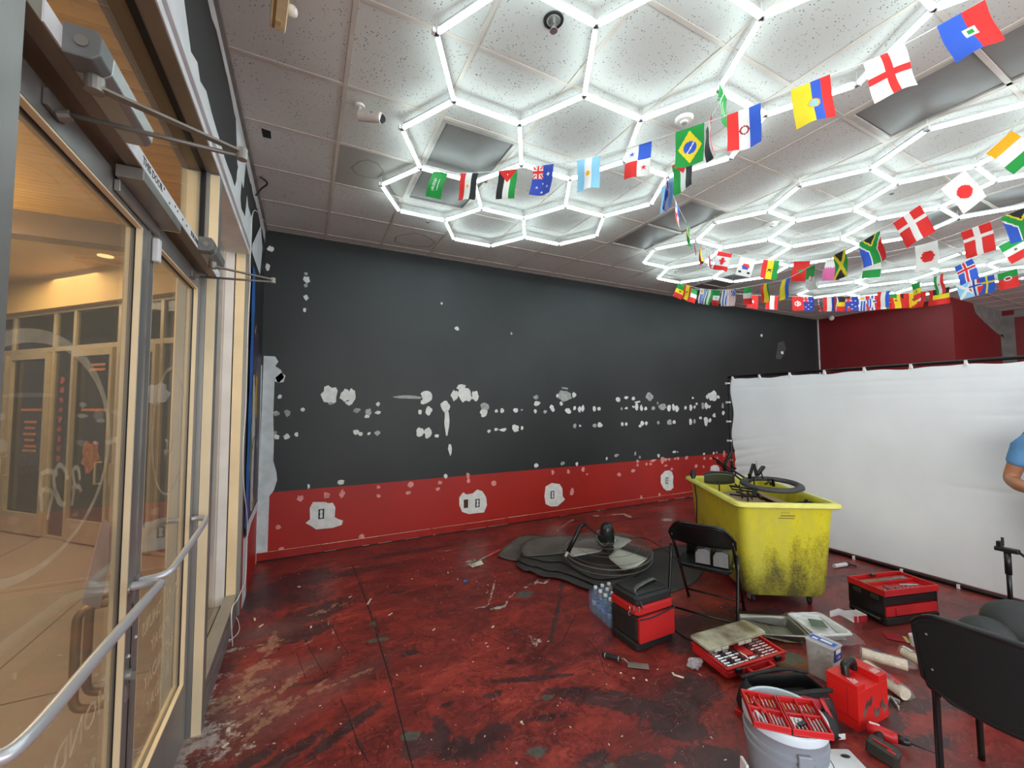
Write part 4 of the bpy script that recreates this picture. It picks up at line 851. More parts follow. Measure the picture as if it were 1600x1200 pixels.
# ------------------------------------------------------------ backdrop screen
m_cloth = M('white_backdrop_fabric', (240, 244, 246), 0.75, 0, 0.02, 2, 0.25, 5)
m_pipe = M('black_frame_pipe', (20, 20, 21), 0.4, 0.2, 0.08)
SX = 5.27; SY0 = 3.73; SY1 = -1.3; SZ = 2.035
t = thing('backdrop_screen', 'large white fabric backdrop clipped to a black pipe frame', 'backdrop', (SX, (SY0+SY1)/2, 0))
oy = (SY0+SY1)/2
def clth(u, v):
    y = SY0-0.05+(SY1-SY0+0.1)*u-oy; z = 2.00-1.955*v
    z += (0.006*math.sin(u*46)+0.004*math.sin(u*97))*(1-v)**6
    w_ = 0.0
    e = u*5.0                                           # metres from the far edge
    for k, (zz_, amp) in enumerate(((0.80, 0.016), (0.90, 0.014), (1.02, 0.012), (0.68, 0.016), (1.15, 0.01), (0.55, 0.012))): w_ += amp*math.exp(-((z-zz_-0.30*e*(1 if k % 2 else 0.6))/0.022)**2)*math.exp(-e/0.28)
    w_ += 0.0015*math.sin(z*9+e*2.1)*math.sin(e*1.7+z*1.3)+0.001*math.sin(e*7+z*3)
    for c_, zc, am in ((2.6, 1.55, 0.006), (3.3, 1.3, 0.005), (2.75, 1.6, -0.005), (2.9, 1.25, 0.004), (2.4, 0.9, 0.005), (3.6, 0.8, 0.012), (3.5, 0.62, 0.012), (1.6, 1.75, 0.004), (2.5, 1.75, 0.005)): w_ += 0.6*am*math.exp(-((z-zc)/0.018)**2)*math.exp(-((e-c_)/0.35)**2)
    w_ += 0.002*math.exp(-((z-1.88)/0.012)**2)
    y += 0.03*math.exp(-u*60)*math.sin(v*20)*0.6
    return (0.012+w_, y, z)
MB().grid(clth, 260, 130).build('fabric_sheet', m_cloth, t, smooth=True)
MB().tube([(0.03, SY0-oy, 0.0), (0.03, SY0-oy, SZ)], 0.016, 12).build('upright_pipe', m_pipe, t, smooth=True)
MB().tube([(0.03, SY1-oy, 0.0), (0.03, SY1-oy, SZ)], 0.016, 12).build('upright_pipe', m_pipe, t, smooth=True)
MB().tube([(0.03, SY0-oy, SZ), (0.03, SY1-oy, SZ)], 0.016, 12).build('top_pipe', m_pipe, t, smooth=True)
MB().tube([(0.0, SY0-oy, 0.019), (0.0, SY1-oy, 0.019)], 0.018, 12).build('bottom_pipe', m_pipe, t, smooth=True)
m_clip = M('white_clip', (232, 232, 230), 0.4)
cl = None
for ax, a, b_, n_ in (('t', 3.66, -1.2, 14), ('s', 0.35, 1.95, 7), ('b', 3.5, -1.2, 13)):
    for k in range(n_):
        q = a+(b_-a)*k/(n_-1)
        loc = {'t': (0.03, q-oy, SZ-0.006), 's': (0.03, SY0-oy-0.004, q), 'b': (0.0, q-oy, 0.022)}[ax]
        if cl is None:
            cl = MB().cbox((-0.012, 0, -0.012), (0.030, 0.022, 0.05)).cbox((-0.024, 0, -0.035), (0.006, 0.03, 0.022)).build('ball_clip', m_clip, t, bevel=0.003); o = cl
        else: o = cl.copy(); C.objects.link(o)
        o.location = loc
        if ax == 's': o.rotation_euler = (PI/2, 0, 0)
# ------------------------------------------------------------ yellow truck and what lies in it
ang = math.radians(57.7)
BN = Vector((3.13, 2.16, 0))
t = thing('bin_truck', 'big dirty yellow plastic bin truck on casters', 'bin', (BN.x, BN.y, 0), ang-PI/2)     # local y = long side, local x = near side
m_yel2 = bpy.data.materials.new('grimy_yellow_polythene'); m_yel2.use_nodes = True; nt3 = m_yel2.node_tree; b3 = nt3.nodes['Principled BSDF']; L3 = nt3.links
tc = nt3.nodes.new('ShaderNodeTexCoord'); sx3 = nt3.nodes.new('ShaderNodeSeparateXYZ'); L3.new(tc.outputs['Object'], sx3.inputs[0])
n1 = nt3.nodes.new('ShaderNodeTexNoise'); n1.inputs['Scale'].default_value = 4.5; n1.inputs['Detail'].default_value = 7; n1.inputs['Roughness'].default_value = 0.65
mp_ = nt3.nodes.new('ShaderNodeMapping'); mp_.inputs['Scale'].default_value = (1.6, 1.6, 0.6); L3.new(tc.outputs['Object'], mp_.inputs[0]); L3.new(mp_.outputs[0], n1.inputs['Vector'])
n2 = nt3.nodes.new('ShaderNodeTexNoise'); n2.inputs['Scale'].default_value = 60; n2.inputs['Detail'].default_value = 5; L3.new(tc.outputs['Object'], n2.inputs['Vector'])
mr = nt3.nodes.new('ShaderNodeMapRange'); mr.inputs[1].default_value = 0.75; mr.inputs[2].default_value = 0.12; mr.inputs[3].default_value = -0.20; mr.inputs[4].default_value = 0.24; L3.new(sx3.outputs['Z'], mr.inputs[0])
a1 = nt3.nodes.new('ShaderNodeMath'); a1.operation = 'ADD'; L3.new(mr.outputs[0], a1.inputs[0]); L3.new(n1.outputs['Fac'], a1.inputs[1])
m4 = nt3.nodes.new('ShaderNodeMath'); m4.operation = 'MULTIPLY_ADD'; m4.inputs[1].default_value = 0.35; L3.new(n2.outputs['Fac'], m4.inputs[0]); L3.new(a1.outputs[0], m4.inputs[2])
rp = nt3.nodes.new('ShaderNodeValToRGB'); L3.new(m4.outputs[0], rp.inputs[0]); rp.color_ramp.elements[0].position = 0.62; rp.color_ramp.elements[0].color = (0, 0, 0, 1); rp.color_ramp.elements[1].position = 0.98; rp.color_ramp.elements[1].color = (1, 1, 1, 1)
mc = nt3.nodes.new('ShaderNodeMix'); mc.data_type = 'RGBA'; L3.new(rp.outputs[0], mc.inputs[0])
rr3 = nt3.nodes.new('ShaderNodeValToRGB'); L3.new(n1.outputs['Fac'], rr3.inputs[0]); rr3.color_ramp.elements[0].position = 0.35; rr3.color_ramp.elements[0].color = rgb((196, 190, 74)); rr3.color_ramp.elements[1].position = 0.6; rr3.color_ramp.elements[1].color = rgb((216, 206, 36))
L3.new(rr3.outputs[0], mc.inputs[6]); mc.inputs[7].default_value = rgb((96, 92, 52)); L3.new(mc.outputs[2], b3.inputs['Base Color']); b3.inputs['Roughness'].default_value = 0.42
b3.inputs['Subsurface Weight'].default_value = 0.0
m_rim = M('pale_yellow_rim', (222, 218, 110), 0.4, 0, 0.06, 6)
BW, BL, ZT, ZB = 0.80, 1.30, 0.86, 0.085
def rr_loop(x0, y0, x1, y1, r, z, seg=5):
    out = []
    for cx, cyy, a0 in ((x1-r, y1-r, 0), (x0+r, y1-r, 90), (x0+r, y0+r, 180), (x1-r, y0+r, 270)):
        for k in range(seg+1): a = math.radians(a0+90*k/seg); out.append((cx+r*math.cos(a), cyy+r*math.sin(a), z))
    return out
def loft(mb, loops, close_last=True, close_first=False):
    n = len(loops[0]); k = len(mb.v); vs = [v for l in loops for v in l]; fs = []
    for i in range(len(loops)-1):
        for j in range(n): fs.append((i*n+j, i*n+(j+1) % n, (i+1)*n+(j+1) % n, (i+1)*n+j))
    if close_last: fs.append(tuple((len(loops)-1)*n+j for j in range(n)))
    if close_first: fs.append(tuple(range(n))[::-1])
    mb.add(vs, fs); return mb
def L_(i, z, r=0.07): return rr_loop(i, i, BW-i, BL-i, r, z)
mb = loft(MB(), [L_(0.03, ZT-0.01, .07), L_(0.045, 0.70, .07), L_(0.065, 0.40, .07), L_(0.085, ZB+0.05, .07), L_(0.105, ZB+0.012, .06), L_(0.14, ZB, .05)], True)
# inner shell
loft(mb, [L_(0.03, ZT-0.01, .07), L_(0.050, ZT-0.03, .06), L_(0.085, 0.40, .06), L_(0.11, ZB+0.03, .05)], True)
mb.build('tub_body', m_yel2, t, auto=35)
mb = loft(MB(), [L_(0.034, ZT-0.035), L_(0.0, ZT-0.042), L_(-0.012, ZT-0.03), L_(-0.008, ZT-0.008), L_(0.006, ZT), L_(0.036, ZT), L_(0.044, ZT-0.02)], False)
mb.build('rolled_rim', m_rim, t, auto=50)
MB().cbox((BW*0.5, 0.0405, 0.755), (0.11, 0.004, 0.008)).cbox((BW*0.5-0.01, 0.0425, 0.735), (0.12, 0.004, 0.006)).cbox((BW*0.5-0.02, 0.039, 0.785), (0.07, 0.004, 0.016)).build('moulded_mark', M('worn_brown_print', (110, 96, 40), 0.7), t)
m_steel = M('zinc_caster_fork', (150, 152, 150), 0.4, 0.7, 0.1)
MB().box((0.2, 0.22, ZB-0.012), (BW-0.2, BL-0.22, ZB-0.001)).build('plywood_base', M('dark_deck_board', (40, 34, 28), 0.8), t)
for cx, cyy, an in ((0.17, 0.20, 0.4), (BW-0.17, 0.20, -0.7), (0.17, BL-0.2, 0.1), (BW-0.17, BL-0.2, 0.9)):
    mt = Matrix.Translation((cx, cyy, 0)) @ Matrix.Rotation(an, 4, 'Z') @ Matrix.Scale(0.88, 4)
    c_ = MB(); c_.cbox((0,0,0.09), (0.06,0.05,0.008), mt @ Matrix.Identity(4)) if False else None
    q = MB(); q.box((-0.028, -0.03, 0.078), (0.028, 0.03, 0.094), mt).box((-0.024, -0.012, 0.03), (-0.019, 0.03, 0.08), mt).box((0.019, -0.012, 0.03), (0.024, 0.03, 0.08), mt)
    f_ = q.build('caster', m_steel, t, bevel=0.002)
    mw = mt @ Matrix.Translation((0, 0, 0.038)) @ Matrix.Rotation(PI/2, 4, 'Y')
    MB().lathe([(0.0, -0.016), (0.032, -0.016), (0.038, -0.010), (0.038, 0.010), (0.032, 0.016), (0.0, 0.016)], 20, mw).build('wheel', m_rub, f_, auto=40)
def inbin(x, y, z): return Matrix.Translation((BN.x, BN.y, 0)) @ Matrix.Rotation(ang-PI/2, 4, 'Z') @ Vector((x, y, z))
m_card = M('brown_cardboard', (150, 122, 92), 0.8, 0, 0.08, 4)
m_blkm = M('satin_black_metal', (18, 18, 19), 0.3, 0.4, 0.1)
# cardboard box filling the middle
p = inbin(0.40, 0.52, 0.0); o = thing('cardboard_box', 'open brown cardboard box sunk in the yellow bin', 'box', (p.x, p.y, 0.24), ang-PI/2+0.04)
MB().box((-0.24, -0.34, 0), (0.24, 0.34, 0.52)).build('carton', m_card, o, bevel=0.004)
MB().add([(-0.24, -0.34, 0.522), (0.02, -0.34, 0.535), (0.02, 0.34, 0.545), (-0.24, 0.34, 0.522)], [(0, 1, 2, 3)]).build('flap', m_card, o, solid=0.004)
MB().add([(0.24, -0.34, 0.522), (0.04, -0.33, 0.56), (0.04, 0.33, 0.575), (0.24, 0.34, 0.522)], [(0, 1, 2, 3)]).build('flap', m_card, o, solid=0.004)
# bicycle-like wheel ring lying tilted on top
p = atD(1205, 757, (onZ(1205, 757, 0.93)-EYEV).dot(FW)); o = thing('ring_wheel', 'black ring shaped wheel lying tilted on top of the bin load', 'wheel', tuple(p), 0, rot=Euler((0.03, -0.06, 0.3)))
MB().lathe([(0.182, 0.0), (0.188, 0.014), (0.230, 0.02), (0.248, 0.010), (0.252, -0.008), (0.236, -0.016), (0.190, -0.014), (0.182, 0.0)], 48).build('rim_ring', M('worn_grey_tyre', (58, 58, 58), 0.5, 0, 0.1, 5), o, smooth=True)
MB().lathe([(0.205, 0.0165), (0.207, 0.020), (0.214, 0.0205), (0.217, 0.0175)], 48).build('ring_groove', m_blkm, o, smooth=True)
# tangle of black stands and brackets
def bars(name, lab, cat, segs, r=0.008, loc=None, mat=m_blkm, group=None):
    pts = [Vector(q) for s_ in segs for q in s_[:2]]; c_ = sum(pts, Vector())/len(pts)
    o = thing(name, lab, cat, tuple(c_), 0, group)
    for s_ in segs:
        rr_ = s_[2] if len(s_) > 2 else r; nm = s_[3] if len(s_) > 3 else 'tube'
        a, b_ = Vector(s_[0])-c_, Vector(s_[1])-c_
        if rr_ > 0.0105:
            d = b_-a; rot = d.to_track_quat('Z', 'Y').to_matrix().to_4x4(); MB().cbox((0, 0, 0), (rr_*2, rr_*1.3, d.length), Matrix.Translation((a+b_)/2) @ rot).build(nm, mat, o, bevel=0.003)
        else: MB().tube([a, b_], rr_, 8).build(nm, mat, o, smooth=True)
    return o
def bz(px, py, z): return onZ(px, py, z)
def bd(px, py, dep): return atD(px, py, dep)
D1 = 3.95
bars('light_stand', 'folded black light stand poking out of the far bin corner', 'stand', [(bd(1114,715,D1+.35), bd(1172,752,D1), 0.009, 'leg'), (bd(1120,722,D1+.33), bd(1168,757,D1-.02), 0.009, 'leg'), (bd(1143,705,D1+.3), bd(1133,724,D1+.3), 0.016, 'grip'), (bd(1137,712,D1+.3), bd(1150,742,D1+.2), 0.006, 'leg'), (bd(1141,712,D1+.3), bd(1147,732,D1+.2), 0.006, 'leg'), (bd(1134,722,D1+.3), bd(1131,742,D1+.2), 0.018, 'clamp'), (bd(1150,731,D1+.2), bd(1141,738,D1+.2), 0.012, 'knob')])
bars('clamp_bracket', 'black angled clamp bracket standing up from the bin load', 'bracket', [(bd(1177,725,3.904), bd(1171,745,3.840), 0.0126, 'arm'), (bd(1178,725,3.904), bd(1182,744,3.840), 0.0126, 'arm'), (bd(1193,729,3.904), bd(1183,742,3.840), 0.0172, 'grip'), (bd(1171,740,3.840), bd(1172,748,3.840), 0.0138, 'foot'), (bd(1189,736,3.840), bd(1192,748,3.840), 0.0057, 'rod'), (bd(1182,720,3.840), bd(1184,748,3.776), 0.0017, 'wire'), (bd(1178,745,3.840), bd(1178,745,3.840)+Vector((0,0,-0.62)), 0.0069, 'rod'), (bd(1200,748,3.712), bd(1205,758,3.712), 0.0092, 'foot'), (bd(1207,748,3.712), bd(1209,760,3.712), 0.0115, 'foot'), (bd(1197,757,3.712), bd(1204,748,3.712), 0.0069, 'rod')])
bars('bracket_bundle', 'jumble of black metal brackets at the near left bin rim', 'bracket', [(bd(1140,759,3.631), bd(1182,765,3.578), 0.0092, 'rail'), (bd(1168,766,3.605), bd(1168,766,3.605)+Vector((0.03,0.02,-0.58)), 0.0069, 'rod'), (bd(1143,764,3.605), bd(1180,769,3.578), 0.0069, 'rail'), (bd(1140,772,3.578), bd(1170,776,3.498), 0.0115, 'rail'), (bd(1150,768,3.578), bd(1176,777,3.524), 0.0080, 'rail'), (bd(1155,757,3.605), bd(1160,779,3.551), 0.0069, 'rod'), (bd(1140,758,3.631), bd(1145,765,3.605), 0.0057, 'rod'), (bd(1148,756,3.631), bd(1162,768,3.578), 0.0069, 'rod'), (bd(1180,763,3.551), bd(1178,776,3.498), 0.0184, 'plate'), (bd(1184,770,3.498), bd(1191,781,3.471), 0.0103, 'hook'), (bd(1170,770,3.498), bd(1176,781,3.471), 0.0046, 'rod'), (bd(1195,756,3.605), bd(1205,752,3.671), 0.0069, 'rod'), (bd(1166,747,3.938), bd(1172,753,3.871), 0.0138, 'joint')])
mb = MB()
c_ = bd(1126, 748, 4.05)
o = thing('tinted_visor', 'black framed dark green visor panel leaning in the bin', 'visor', tuple(c_), ang-PI/2)
MB().tube([(0, 0.04, -0.04), (0, 0.04, -0.55)], 0.008, 8).build('visor_post', m_blk, o, smooth=True)
def vis(u, v): a = (u-.5)*1.5; return (0.17*math.sin(a)*1.2, 0.05*math.cos(a*1.2), (v-.5)*0.11*(1-0.3*(2*u-1)**2))
MB().grid(vis, 16, 5).build('visor_lens', M('dark_olive_plastic', (62, 66, 44), 0.2, 0, 0.1, 5), o, smooth=True, solid=0.004)
MB().tube([Vector(vis(k/16, 1))+Vector((0,0,.004)) for k in range(17)]+[Vector(vis(1-k/16, 0))-Vector((0,0,.004)) for k in range(17)], 0.008, 8, closed=True).build('visor_frame', m_blk, o, smooth=True)
c_ = bd(1083, 741, 4.40); o = MB().sphere((0, 0, 0), (0.012, 0.03, 0.055), 14, 10).tube([(0, 0, 0), (0.05, -0.03, -0.25), (0.06, -0.03, -0.58)], 0.006, 6).build('black_pad', m_blk, None, smooth=True); o.location = c_; o.rotation_euler = (0, 0.3, 0.6); tag(o, 'small black oval pad hooked at the far left bin corner', 'pad')
p = inbin(0.66, 0.25, 0.72); o = thing('black_bag', 'crumpled black bag in the near right corner of the bin', 'bag', tuple(p), ang-PI/2)
def sag(u, v):
    a = u*2*PI; t_ = v*PI; n_ = noise.noise(Vector((math.cos(a)*2, math.sin(a)*2, v*3)))*0.03
    return ((0.11+n_)*math.sin(t_)*math.cos(a), (0.17+n_)*math.sin(t_)*math.sin(a), (0.10+n_)*math.cos(t_))
MB().grid(sag, 24, 12).build('bag_body', m_blk, o, smooth=True)
MB().tube(sm([(-.08, -.05, .07), (0, 0, .12), (.06, .08, .08)]), 0.006, 6).build('strap', m_rub, o, smooth=True)

# ------------------------------------------------------------ folding chair and things on it
m_fc = M('black_enamelled_steel', (16, 16, 17), 0.28, 0.1, 0.08, 6)
t = thing('folding_chair', 'black metal folding chair standing before the yellow bin', 'chair', (2.82, 2.22, 0), math.radians(27))
# local +x = forward (towards the bin), y = width
Wd = 0.215
for s_ in (1, -1):
    MB().tube([(0.30, s_*Wd*0.98, 0.0), (-0.02, s_*Wd*0.98, 0.44), (-0.185, s_*Wd*0.98, 0.665)], 0.0115, 10).build('front_leg', m_fc, t, smooth=True)
    MB().tube([(-0.26, s_*(Wd+0.018), 0.0), (-0.20, s_*(Wd+0.018), 0.22), (-0.135, s_*(Wd+0.018), 0.455), (-0.125, s_*(Wd+0.018), 0.56)], 0.0115, 10).build('rear_leg', m_fc, t, smooth=True)
    for x, y in ((0.30, Wd*0.98), (-0.26, Wd+0.018)): MB().tube([(x, s_*y, 0.0), (x-0.01, s_*y, 0.03)], 0.014, 10).build('foot_cap', m_rub, t)
MB().tube([(0.235, -Wd, 0.09), (0.235, Wd, 0.09)], 0.008, 8).build('stretcher', m_fc, t, smooth=True)
MB().tube([(-0.245, -Wd-0.018, 0.13), (-0.245, Wd+0.018, 0.13)], 0.008, 8).build('stretcher', m_fc, t, smooth=True)
def bk(u, v):
    y = (u-.5)*2; a = abs(y); zt = 0.765-0.10*max(0, a-0.55)**2/0.2-0.0*a; zb = 0.60+0.01*a
    z = zb+(zt-zb)*v; yy = y*(Wd+0.004); x = -0.155-(z-0.6)*0.42-0.03*(1-y*y)
    return (x, yy, z)
MB().grid(bk, 24, 8).build('backrest', m_fc, t, smooth=True, solid=0.012)
arch = [(-0.125, -Wd-0.005, 0.60)]+[(bk(k/20, 1)[0], bk(k/20, 1)[1]*1.03, bk(k/20, 1)[2]+0.004) for k in range(21)]+[(-0.125, Wd+0.005, 0.60)]
MB().tube(arch, 0.012, 10).build('back_frame', m_fc, t, smooth=True)
MB().rbox((0.02, 0, 0.432), (0.39, 0.385, 0.030), 0.06).build('seat', m_fc, t, auto=40)
def onchair(x, y, z): return Matrix.Translation((2.82, 2.22, 0)) @ Matrix.Rotation(math.radians(27), 4, 'Z') @ Vector((x, y, z))
m_spk = M('grey_speaker_grille', (120, 122, 122), 0.5, 0.2, 0.06, 40)
for k, (x, y, rz, lab) in enumerate(((0.0, 0.015, 0.10, 'left black box with a grey rounded end, on the folding chair seat'), (0.0, -0.115, 0.05, 'right black box with a grey rounded end, on the folding chair seat'))):
    p = onchair(x, y, 0.4472); o = thing('battery_charger', lab, 'charger', tuple(p), math.radians(27)+rz, 'black boxes on the chair seat')
    pr_ = [(-0.058, 0), (0.058, 0), (0.058, 0.08), (0.035, 0.12), (-0.018, 0.13), (-0.058, 0.115)]
    m4_ = Matrix(((0, 0, 1, 0), (1, 0, 0, 0), (0, 1, 0, 0), (0, 0, 0, 1)))
    MB().prism(pr_, -0.13, 0.12, m4_).build('housing', m_blk, o, bevel=0.006)
    MB().prism([(a*0.86, 0.008+b_*0.86) for a, b_ in pr_], -0.136, -0.1301, m4_).build('grey_end_plate', m_spk, o, bevel=0.002)
    MB().cbox((0.0, 0.0, 0.128), (0.12, 0.05, 0.008)).build('terminal', m_spk, o, bevel=0.002)
p = onchair(0.08, 0.12, 0.4475); o = thing('paint_shield', 'small black curved shield standing beside the boxes on the chair', 'shield', tuple(p), 0.9)
MB().grid(lambda u, v: (0.02*math.cos((u-.5)*2.4), (u-.5)*0.09, v*0.09), 10, 4).build('shield_plate', m_blk, o, smooth=True, solid=0.003)

# ------------------------------------------------------------ near black chair (bottom right)
m_fab = M('black_woven_fabric', (9, 9, 10), 0.95, 0, 0.15, 3, 0.3, 500)
t = thing('visitor_chair', 'near black fabric chair with its back to the camera, bottom right', 'chair', (2.57, 0.565, 0), 0)
Hx = 0.27
for s_, nm in ((1, 'leg'), (-1, 'leg')):
    MB().tube(sm([(-0.20, s_*0.215, 0.0), (-0.205, s_*0.215, 0.30), (-0.215, s_*0.213, 0.46), (-0.27, s_*0.213, 0.52), (-0.285, s_*0.21, 0.70)], 5), 0.0125, 10).build('rear_leg', m_fc, t, smooth=True)
    MB().tube(sm([(0.27, s_*0.225, 0.0), (0.255, s_*0.222, 0.25), (0.235, s_*0.215, 0.435), (0.15, s_*0.213, 0.45), (-0.205, s_*0.213, 0.445)], 5), 0.0125, 10).build('front_leg', m_fc, t, smooth=True)
def vb(u, v, off=0.0):
    y = (u-.5)*2; n_ = 0.0
    a = abs(y)**6; zt = 0.800-0.05*a+0.022*(1-y*y); zb = 0.512+0.02*a-0.025*(1-y*y); z = zb+(zt-zb)*v
    return (-0.262-(z-0.5)*0.16-0.05*(1-y*y)+off, y*(0.226+0.012*(v)), z)
MB().grid(lambda u, v: vb(u, v), 28, 14).build('backrest_shell', m_fab, t, smooth=True, solid=0.022)
MB().grid(lambda u, v: (vb(0.06+u*0.88, 0.08+v*0.84, 0.035)), 20, 10).build('back_cushion', m_fab, t, smooth=True, solid=0.03)
edge = [vb(k/24, 1) for k in range(25)]+[vb(1, 1-k/10) for k in range(1, 10)]+[vb(1-k/24, 0) for k in range(25)]+[vb(0, k/10) for k in range(1, 10)]
MB().tube(edge, 0.0135, 8, closed=True).build('edge_trim', m_blk, t, smooth=True)
for q in ((0.09, 0.78), (0.09, 0.28), (0.91, 0.78), (0.91, 0.28)):
    p = Vector(vb(q[0] if False else 1-q[0], q[1])); MB().tube([p+Vector((-0.008, 0, 0)), p+Vector((-0.0135, 0, 0))], 0.0045, 8).build('rivet', m_alu, t)
MB().rbox((0.0, 0, 0.475), (0.46, 0.45, 0.06), 0.08, seg=5).build('seat_cushion', m_fab, t, auto=40)
MB().rbox((0.0, 0, 0.440), (0.44, 0.43, 0.012), 0.08, seg=5).build('seat_pan', m_blk, t)
# padded black bag farther back
pb = Vector((3.55, 0.86, 0))
t = thing('backpack', 'black padded bag with two rounded lobes beyond the near chair', 'bag', tuple(pb), 0.15)
m_pad = M('charcoal_padded_nylon', (52, 54, 55), 0.7, 0, 0.1, 5, 0.2, 60)
MB().rbox((0.08, -0.10, 0.17), (0.46, 0.56, 0.34), 0.10, seg=5).build('bag_body', m_rub, t, auto=40)
MB().sphere((-0.04, 0.07, 0.33), (0.14, 0.12, 0.095), 20, 12).build('rounded_lobe', m_pad, t, smooth=True)
MB().sphere((0.16, -0.05, 0.37), (0.18, 0.17, 0.13), 20, 12).build('rounded_lobe', m_pad, t, smooth=True)
MB().tube(sm([(-0.03, -0.10, 0.44), (0.02, -0.16, 0.475), (0.0, -0.24, 0.45), (-0.06, -0.27, 0.40)]), 0.006, 8).build('seam_piping', m_blk, t, smooth=True)
MB().tube([(0.018*math.cos(k*PI/8)-0.16, 0.018*math.sin(k*PI/8)-0.02, 0.345) for k in range(16)], 0.003, 6, closed=True).build('metal_ring', m_alu, t, smooth=True)
# light stand with clamp
p = onZ(1582, 985); t = thing('tripod_stand', 'thin black light stand with clamp head before the backdrop', 'stand', (p.x, p.y, 0))
MB().tube([(0, 0, 0.04), (0, 0, 0.50)], 0.014, 10).build('lower_pole', m_fc, t, smooth=True)
MB().tube([(0, 0, 0.40), (0, 0, 0.56)], 0.019, 10).build('collar', m_blk, t, smooth=True)
MB().cbox((0, 0, 0.575), (0.05, 0.12, 0.03)).cbox((0, 0.035, 0.605), (0.04, 0.03, 0.05)).build('clamp_head', m_blk, t, bevel=0.005)
MB().tube([(0, 0.02, 0.60), (0, 0.02, 0.66)], 0.008, 8).build('spigot', m_fc, t)
MB().tube([(0, -0.05, 0.58), (0.01, -0.10, 0.53), (0.02, -0.12, 0.50)], 0.009, 8).build('lever', m_blk, t, smooth=True)
for k in range(3): a = 2*PI*k/3+0.5; MB().tube([(0, 0, 0.12), (0.22*math.cos(a), 0.22*math.sin(a), 0.009)], 0.008, 8).build('leg', m_fc, t, smooth=True)

# ------------------------------------------------------------ cooler bag, water bottles
m_red = M('red_polyester', (190, 26, 28), 0.6, 0, 0.08, 4, 0.25, 30); m_nyl = M('black_nylon', (30, 31, 32), 0.6, 0, 0.12, 5, 0.3, 25)
t = thing('cooler_bag', 'red and black soft cooler bag beside the water bottles', 'bag', (2.005, 2.13, 0), 0.0)
CW, CD, CH = 0.345, 0.27, 0.305
MB().rbox((CW/2, CD/2, 0.03), (CW, CD, 0.06), 0.03).build('base', m_nyl, t, auto=40)
MB().rbox((CW/2, CD/2, 0.145), (CW-0.004, CD-0.004, 0.17), 0.03).build('body', m_nyl, t, auto=40)
MB().rbox((CW/2, -0.006, 0.145), (CW-0.02, 0.03, 0.165), 0.012).build('front_pocket', m_red, t, auto=40)
MB().rbox((CW/2, CD/2, 0.262), (CW+0.002, CD+0.002, 0.062), 0.03).build('red_band', m_red, t, auto=40)
MB().tube(sm([(0.01, -0.023, 0.225), (CW*0.4, -0.026, 0.222), (CW-0.01, -0.023, 0.243)]), 0.005, 6).build('pocket_binding', m_nyl, t, smooth=True)
MB().rbox((CW/2, CD/2, 0.325), (CW-0.005, CD-0.005, 0.062), 0.035).build('lid', m_nyl, t, auto=40)
MB().rbox((CW/2, CD/2, 0.360), (CW-0.05, CD-0.06, 0.018), 0.03).build('lid_panel', m_nyl, t, auto=50)
m_web = M('grey_webbing', (86, 88, 86), 0.8, 0, 0.15, 30)
def ribbon(mb, pts, wv, th=0.003):
    q = [Vector(p_) for p_ in sm(pts, 6)]; wv = Vector(wv); vs = []
    for p_ in q: vs += [p_-wv/2, p_+wv/2]
    return mb.add(vs, [(2*i, 2*i+1, 2*i+3, 2*i+2) for i in range(len(q)-1)])
ribbon(MB(), [(0.045, -0.008, 0.285), (0.042, 0.03, 0.345), (0.05, 0.07, 0.380), (0.16, 0.10, 0.392), (0.28, 0.13, 0.388), (CW-0.01, 0.15, 0.366)], (0.006, 0.035, 0.002)).build('carry_strap', m_web, t, smooth=True, solid=0.003)
MB().tube([(-0.006, 0.06, 0.285), (-0.008, 0.055, 0.255)], 0.005, 8).tube([(-0.010+0.012*math.cos(k), 0.055, 0.24+0.014*math.sin(k)) for k in range(7)], 0.0022, 6).build('strap_clip', m_alu, t, smooth=True)
for y in (0.02, -0.004): MB().cbox((0.02 if y < 0 else -0.004, y, 0.285), (0.008, 0.006, 0.035)).build('zip_pull', m_alu, t, bevel=0.002)
MB().tube(sm([(CW+0.004, 0.1, 0.30), (CW+0.02, 0.05, 0.24), (CW+0.014, 0.03, 0.14), (CW+0.006, 0.08, 0.12)]), 0.005, 6).build('side_loop', m_nyl, t, smooth=True)
m_pet = glass_mat('clear_pet', (0.88, 0.94, 0.98), 0.10, (0.75, 0.88, 0.95)); m_cap = M('white_bottle_cap', (236, 238, 240), 0.4)
m_blu = M('blue_bottle_label', (40, 90, 200), 0.45, 0, 0.25, 12, col2=(190, 215, 235)); m_film = M('pale_blue_shrink_wrap', (120, 175, 225), 0.2, 0, 0.1, 10, alpha=0.28)
t0 = None
pos = [(2.075+0.068*i+0.01*j, 2.475+0.072*j) for j in range(4) for i in range(3)]
for k, (x, y) in enumerate(pos):
    lab = 'water bottle with white cap, %s row back, %s from the left in the pack' % (('first', 'second', 'third', 'fourth')[k//3], ('first', 'second', 'third')[k%3])
    if t0 is None:
        t0 = thing('water_bottle', lab, 'bottle', (x, y, 0), 0, 'water bottles behind the cooler bag')
        MB().lathe([(0, 0.002), (0.026, 0.002), (0.031, 0.008), (0.031, 0.045), (0.0295, 0.05), (0.031, 0.055), (0.031, 0.13), (0.027, 0.15), (0.015, 0.178), (0.0125, 0.19), (0, 0.19)], 16).build('bottle_body', m_pet, t0, smooth=True)
        MB().lathe([(0.0317, 0.07), (0.0317, 0.105)], 16).build('label', m_blu, t0, smooth=True)
        MB().lathe([(0.0, 0.206), (0.013, 0.206), (0.0145, 0.203), (0.0145, 0.188), (0, 0.188)], 16).build('cap', m_cap, t0, auto=40)
    else: dup(t0, (x, y, 0), k*1.3, label=lab)
t = thing('shrink_wrap', 'torn pale blue shrink wrap round the water bottles', 'plastic wrap', (2.16, 2.58, 0))
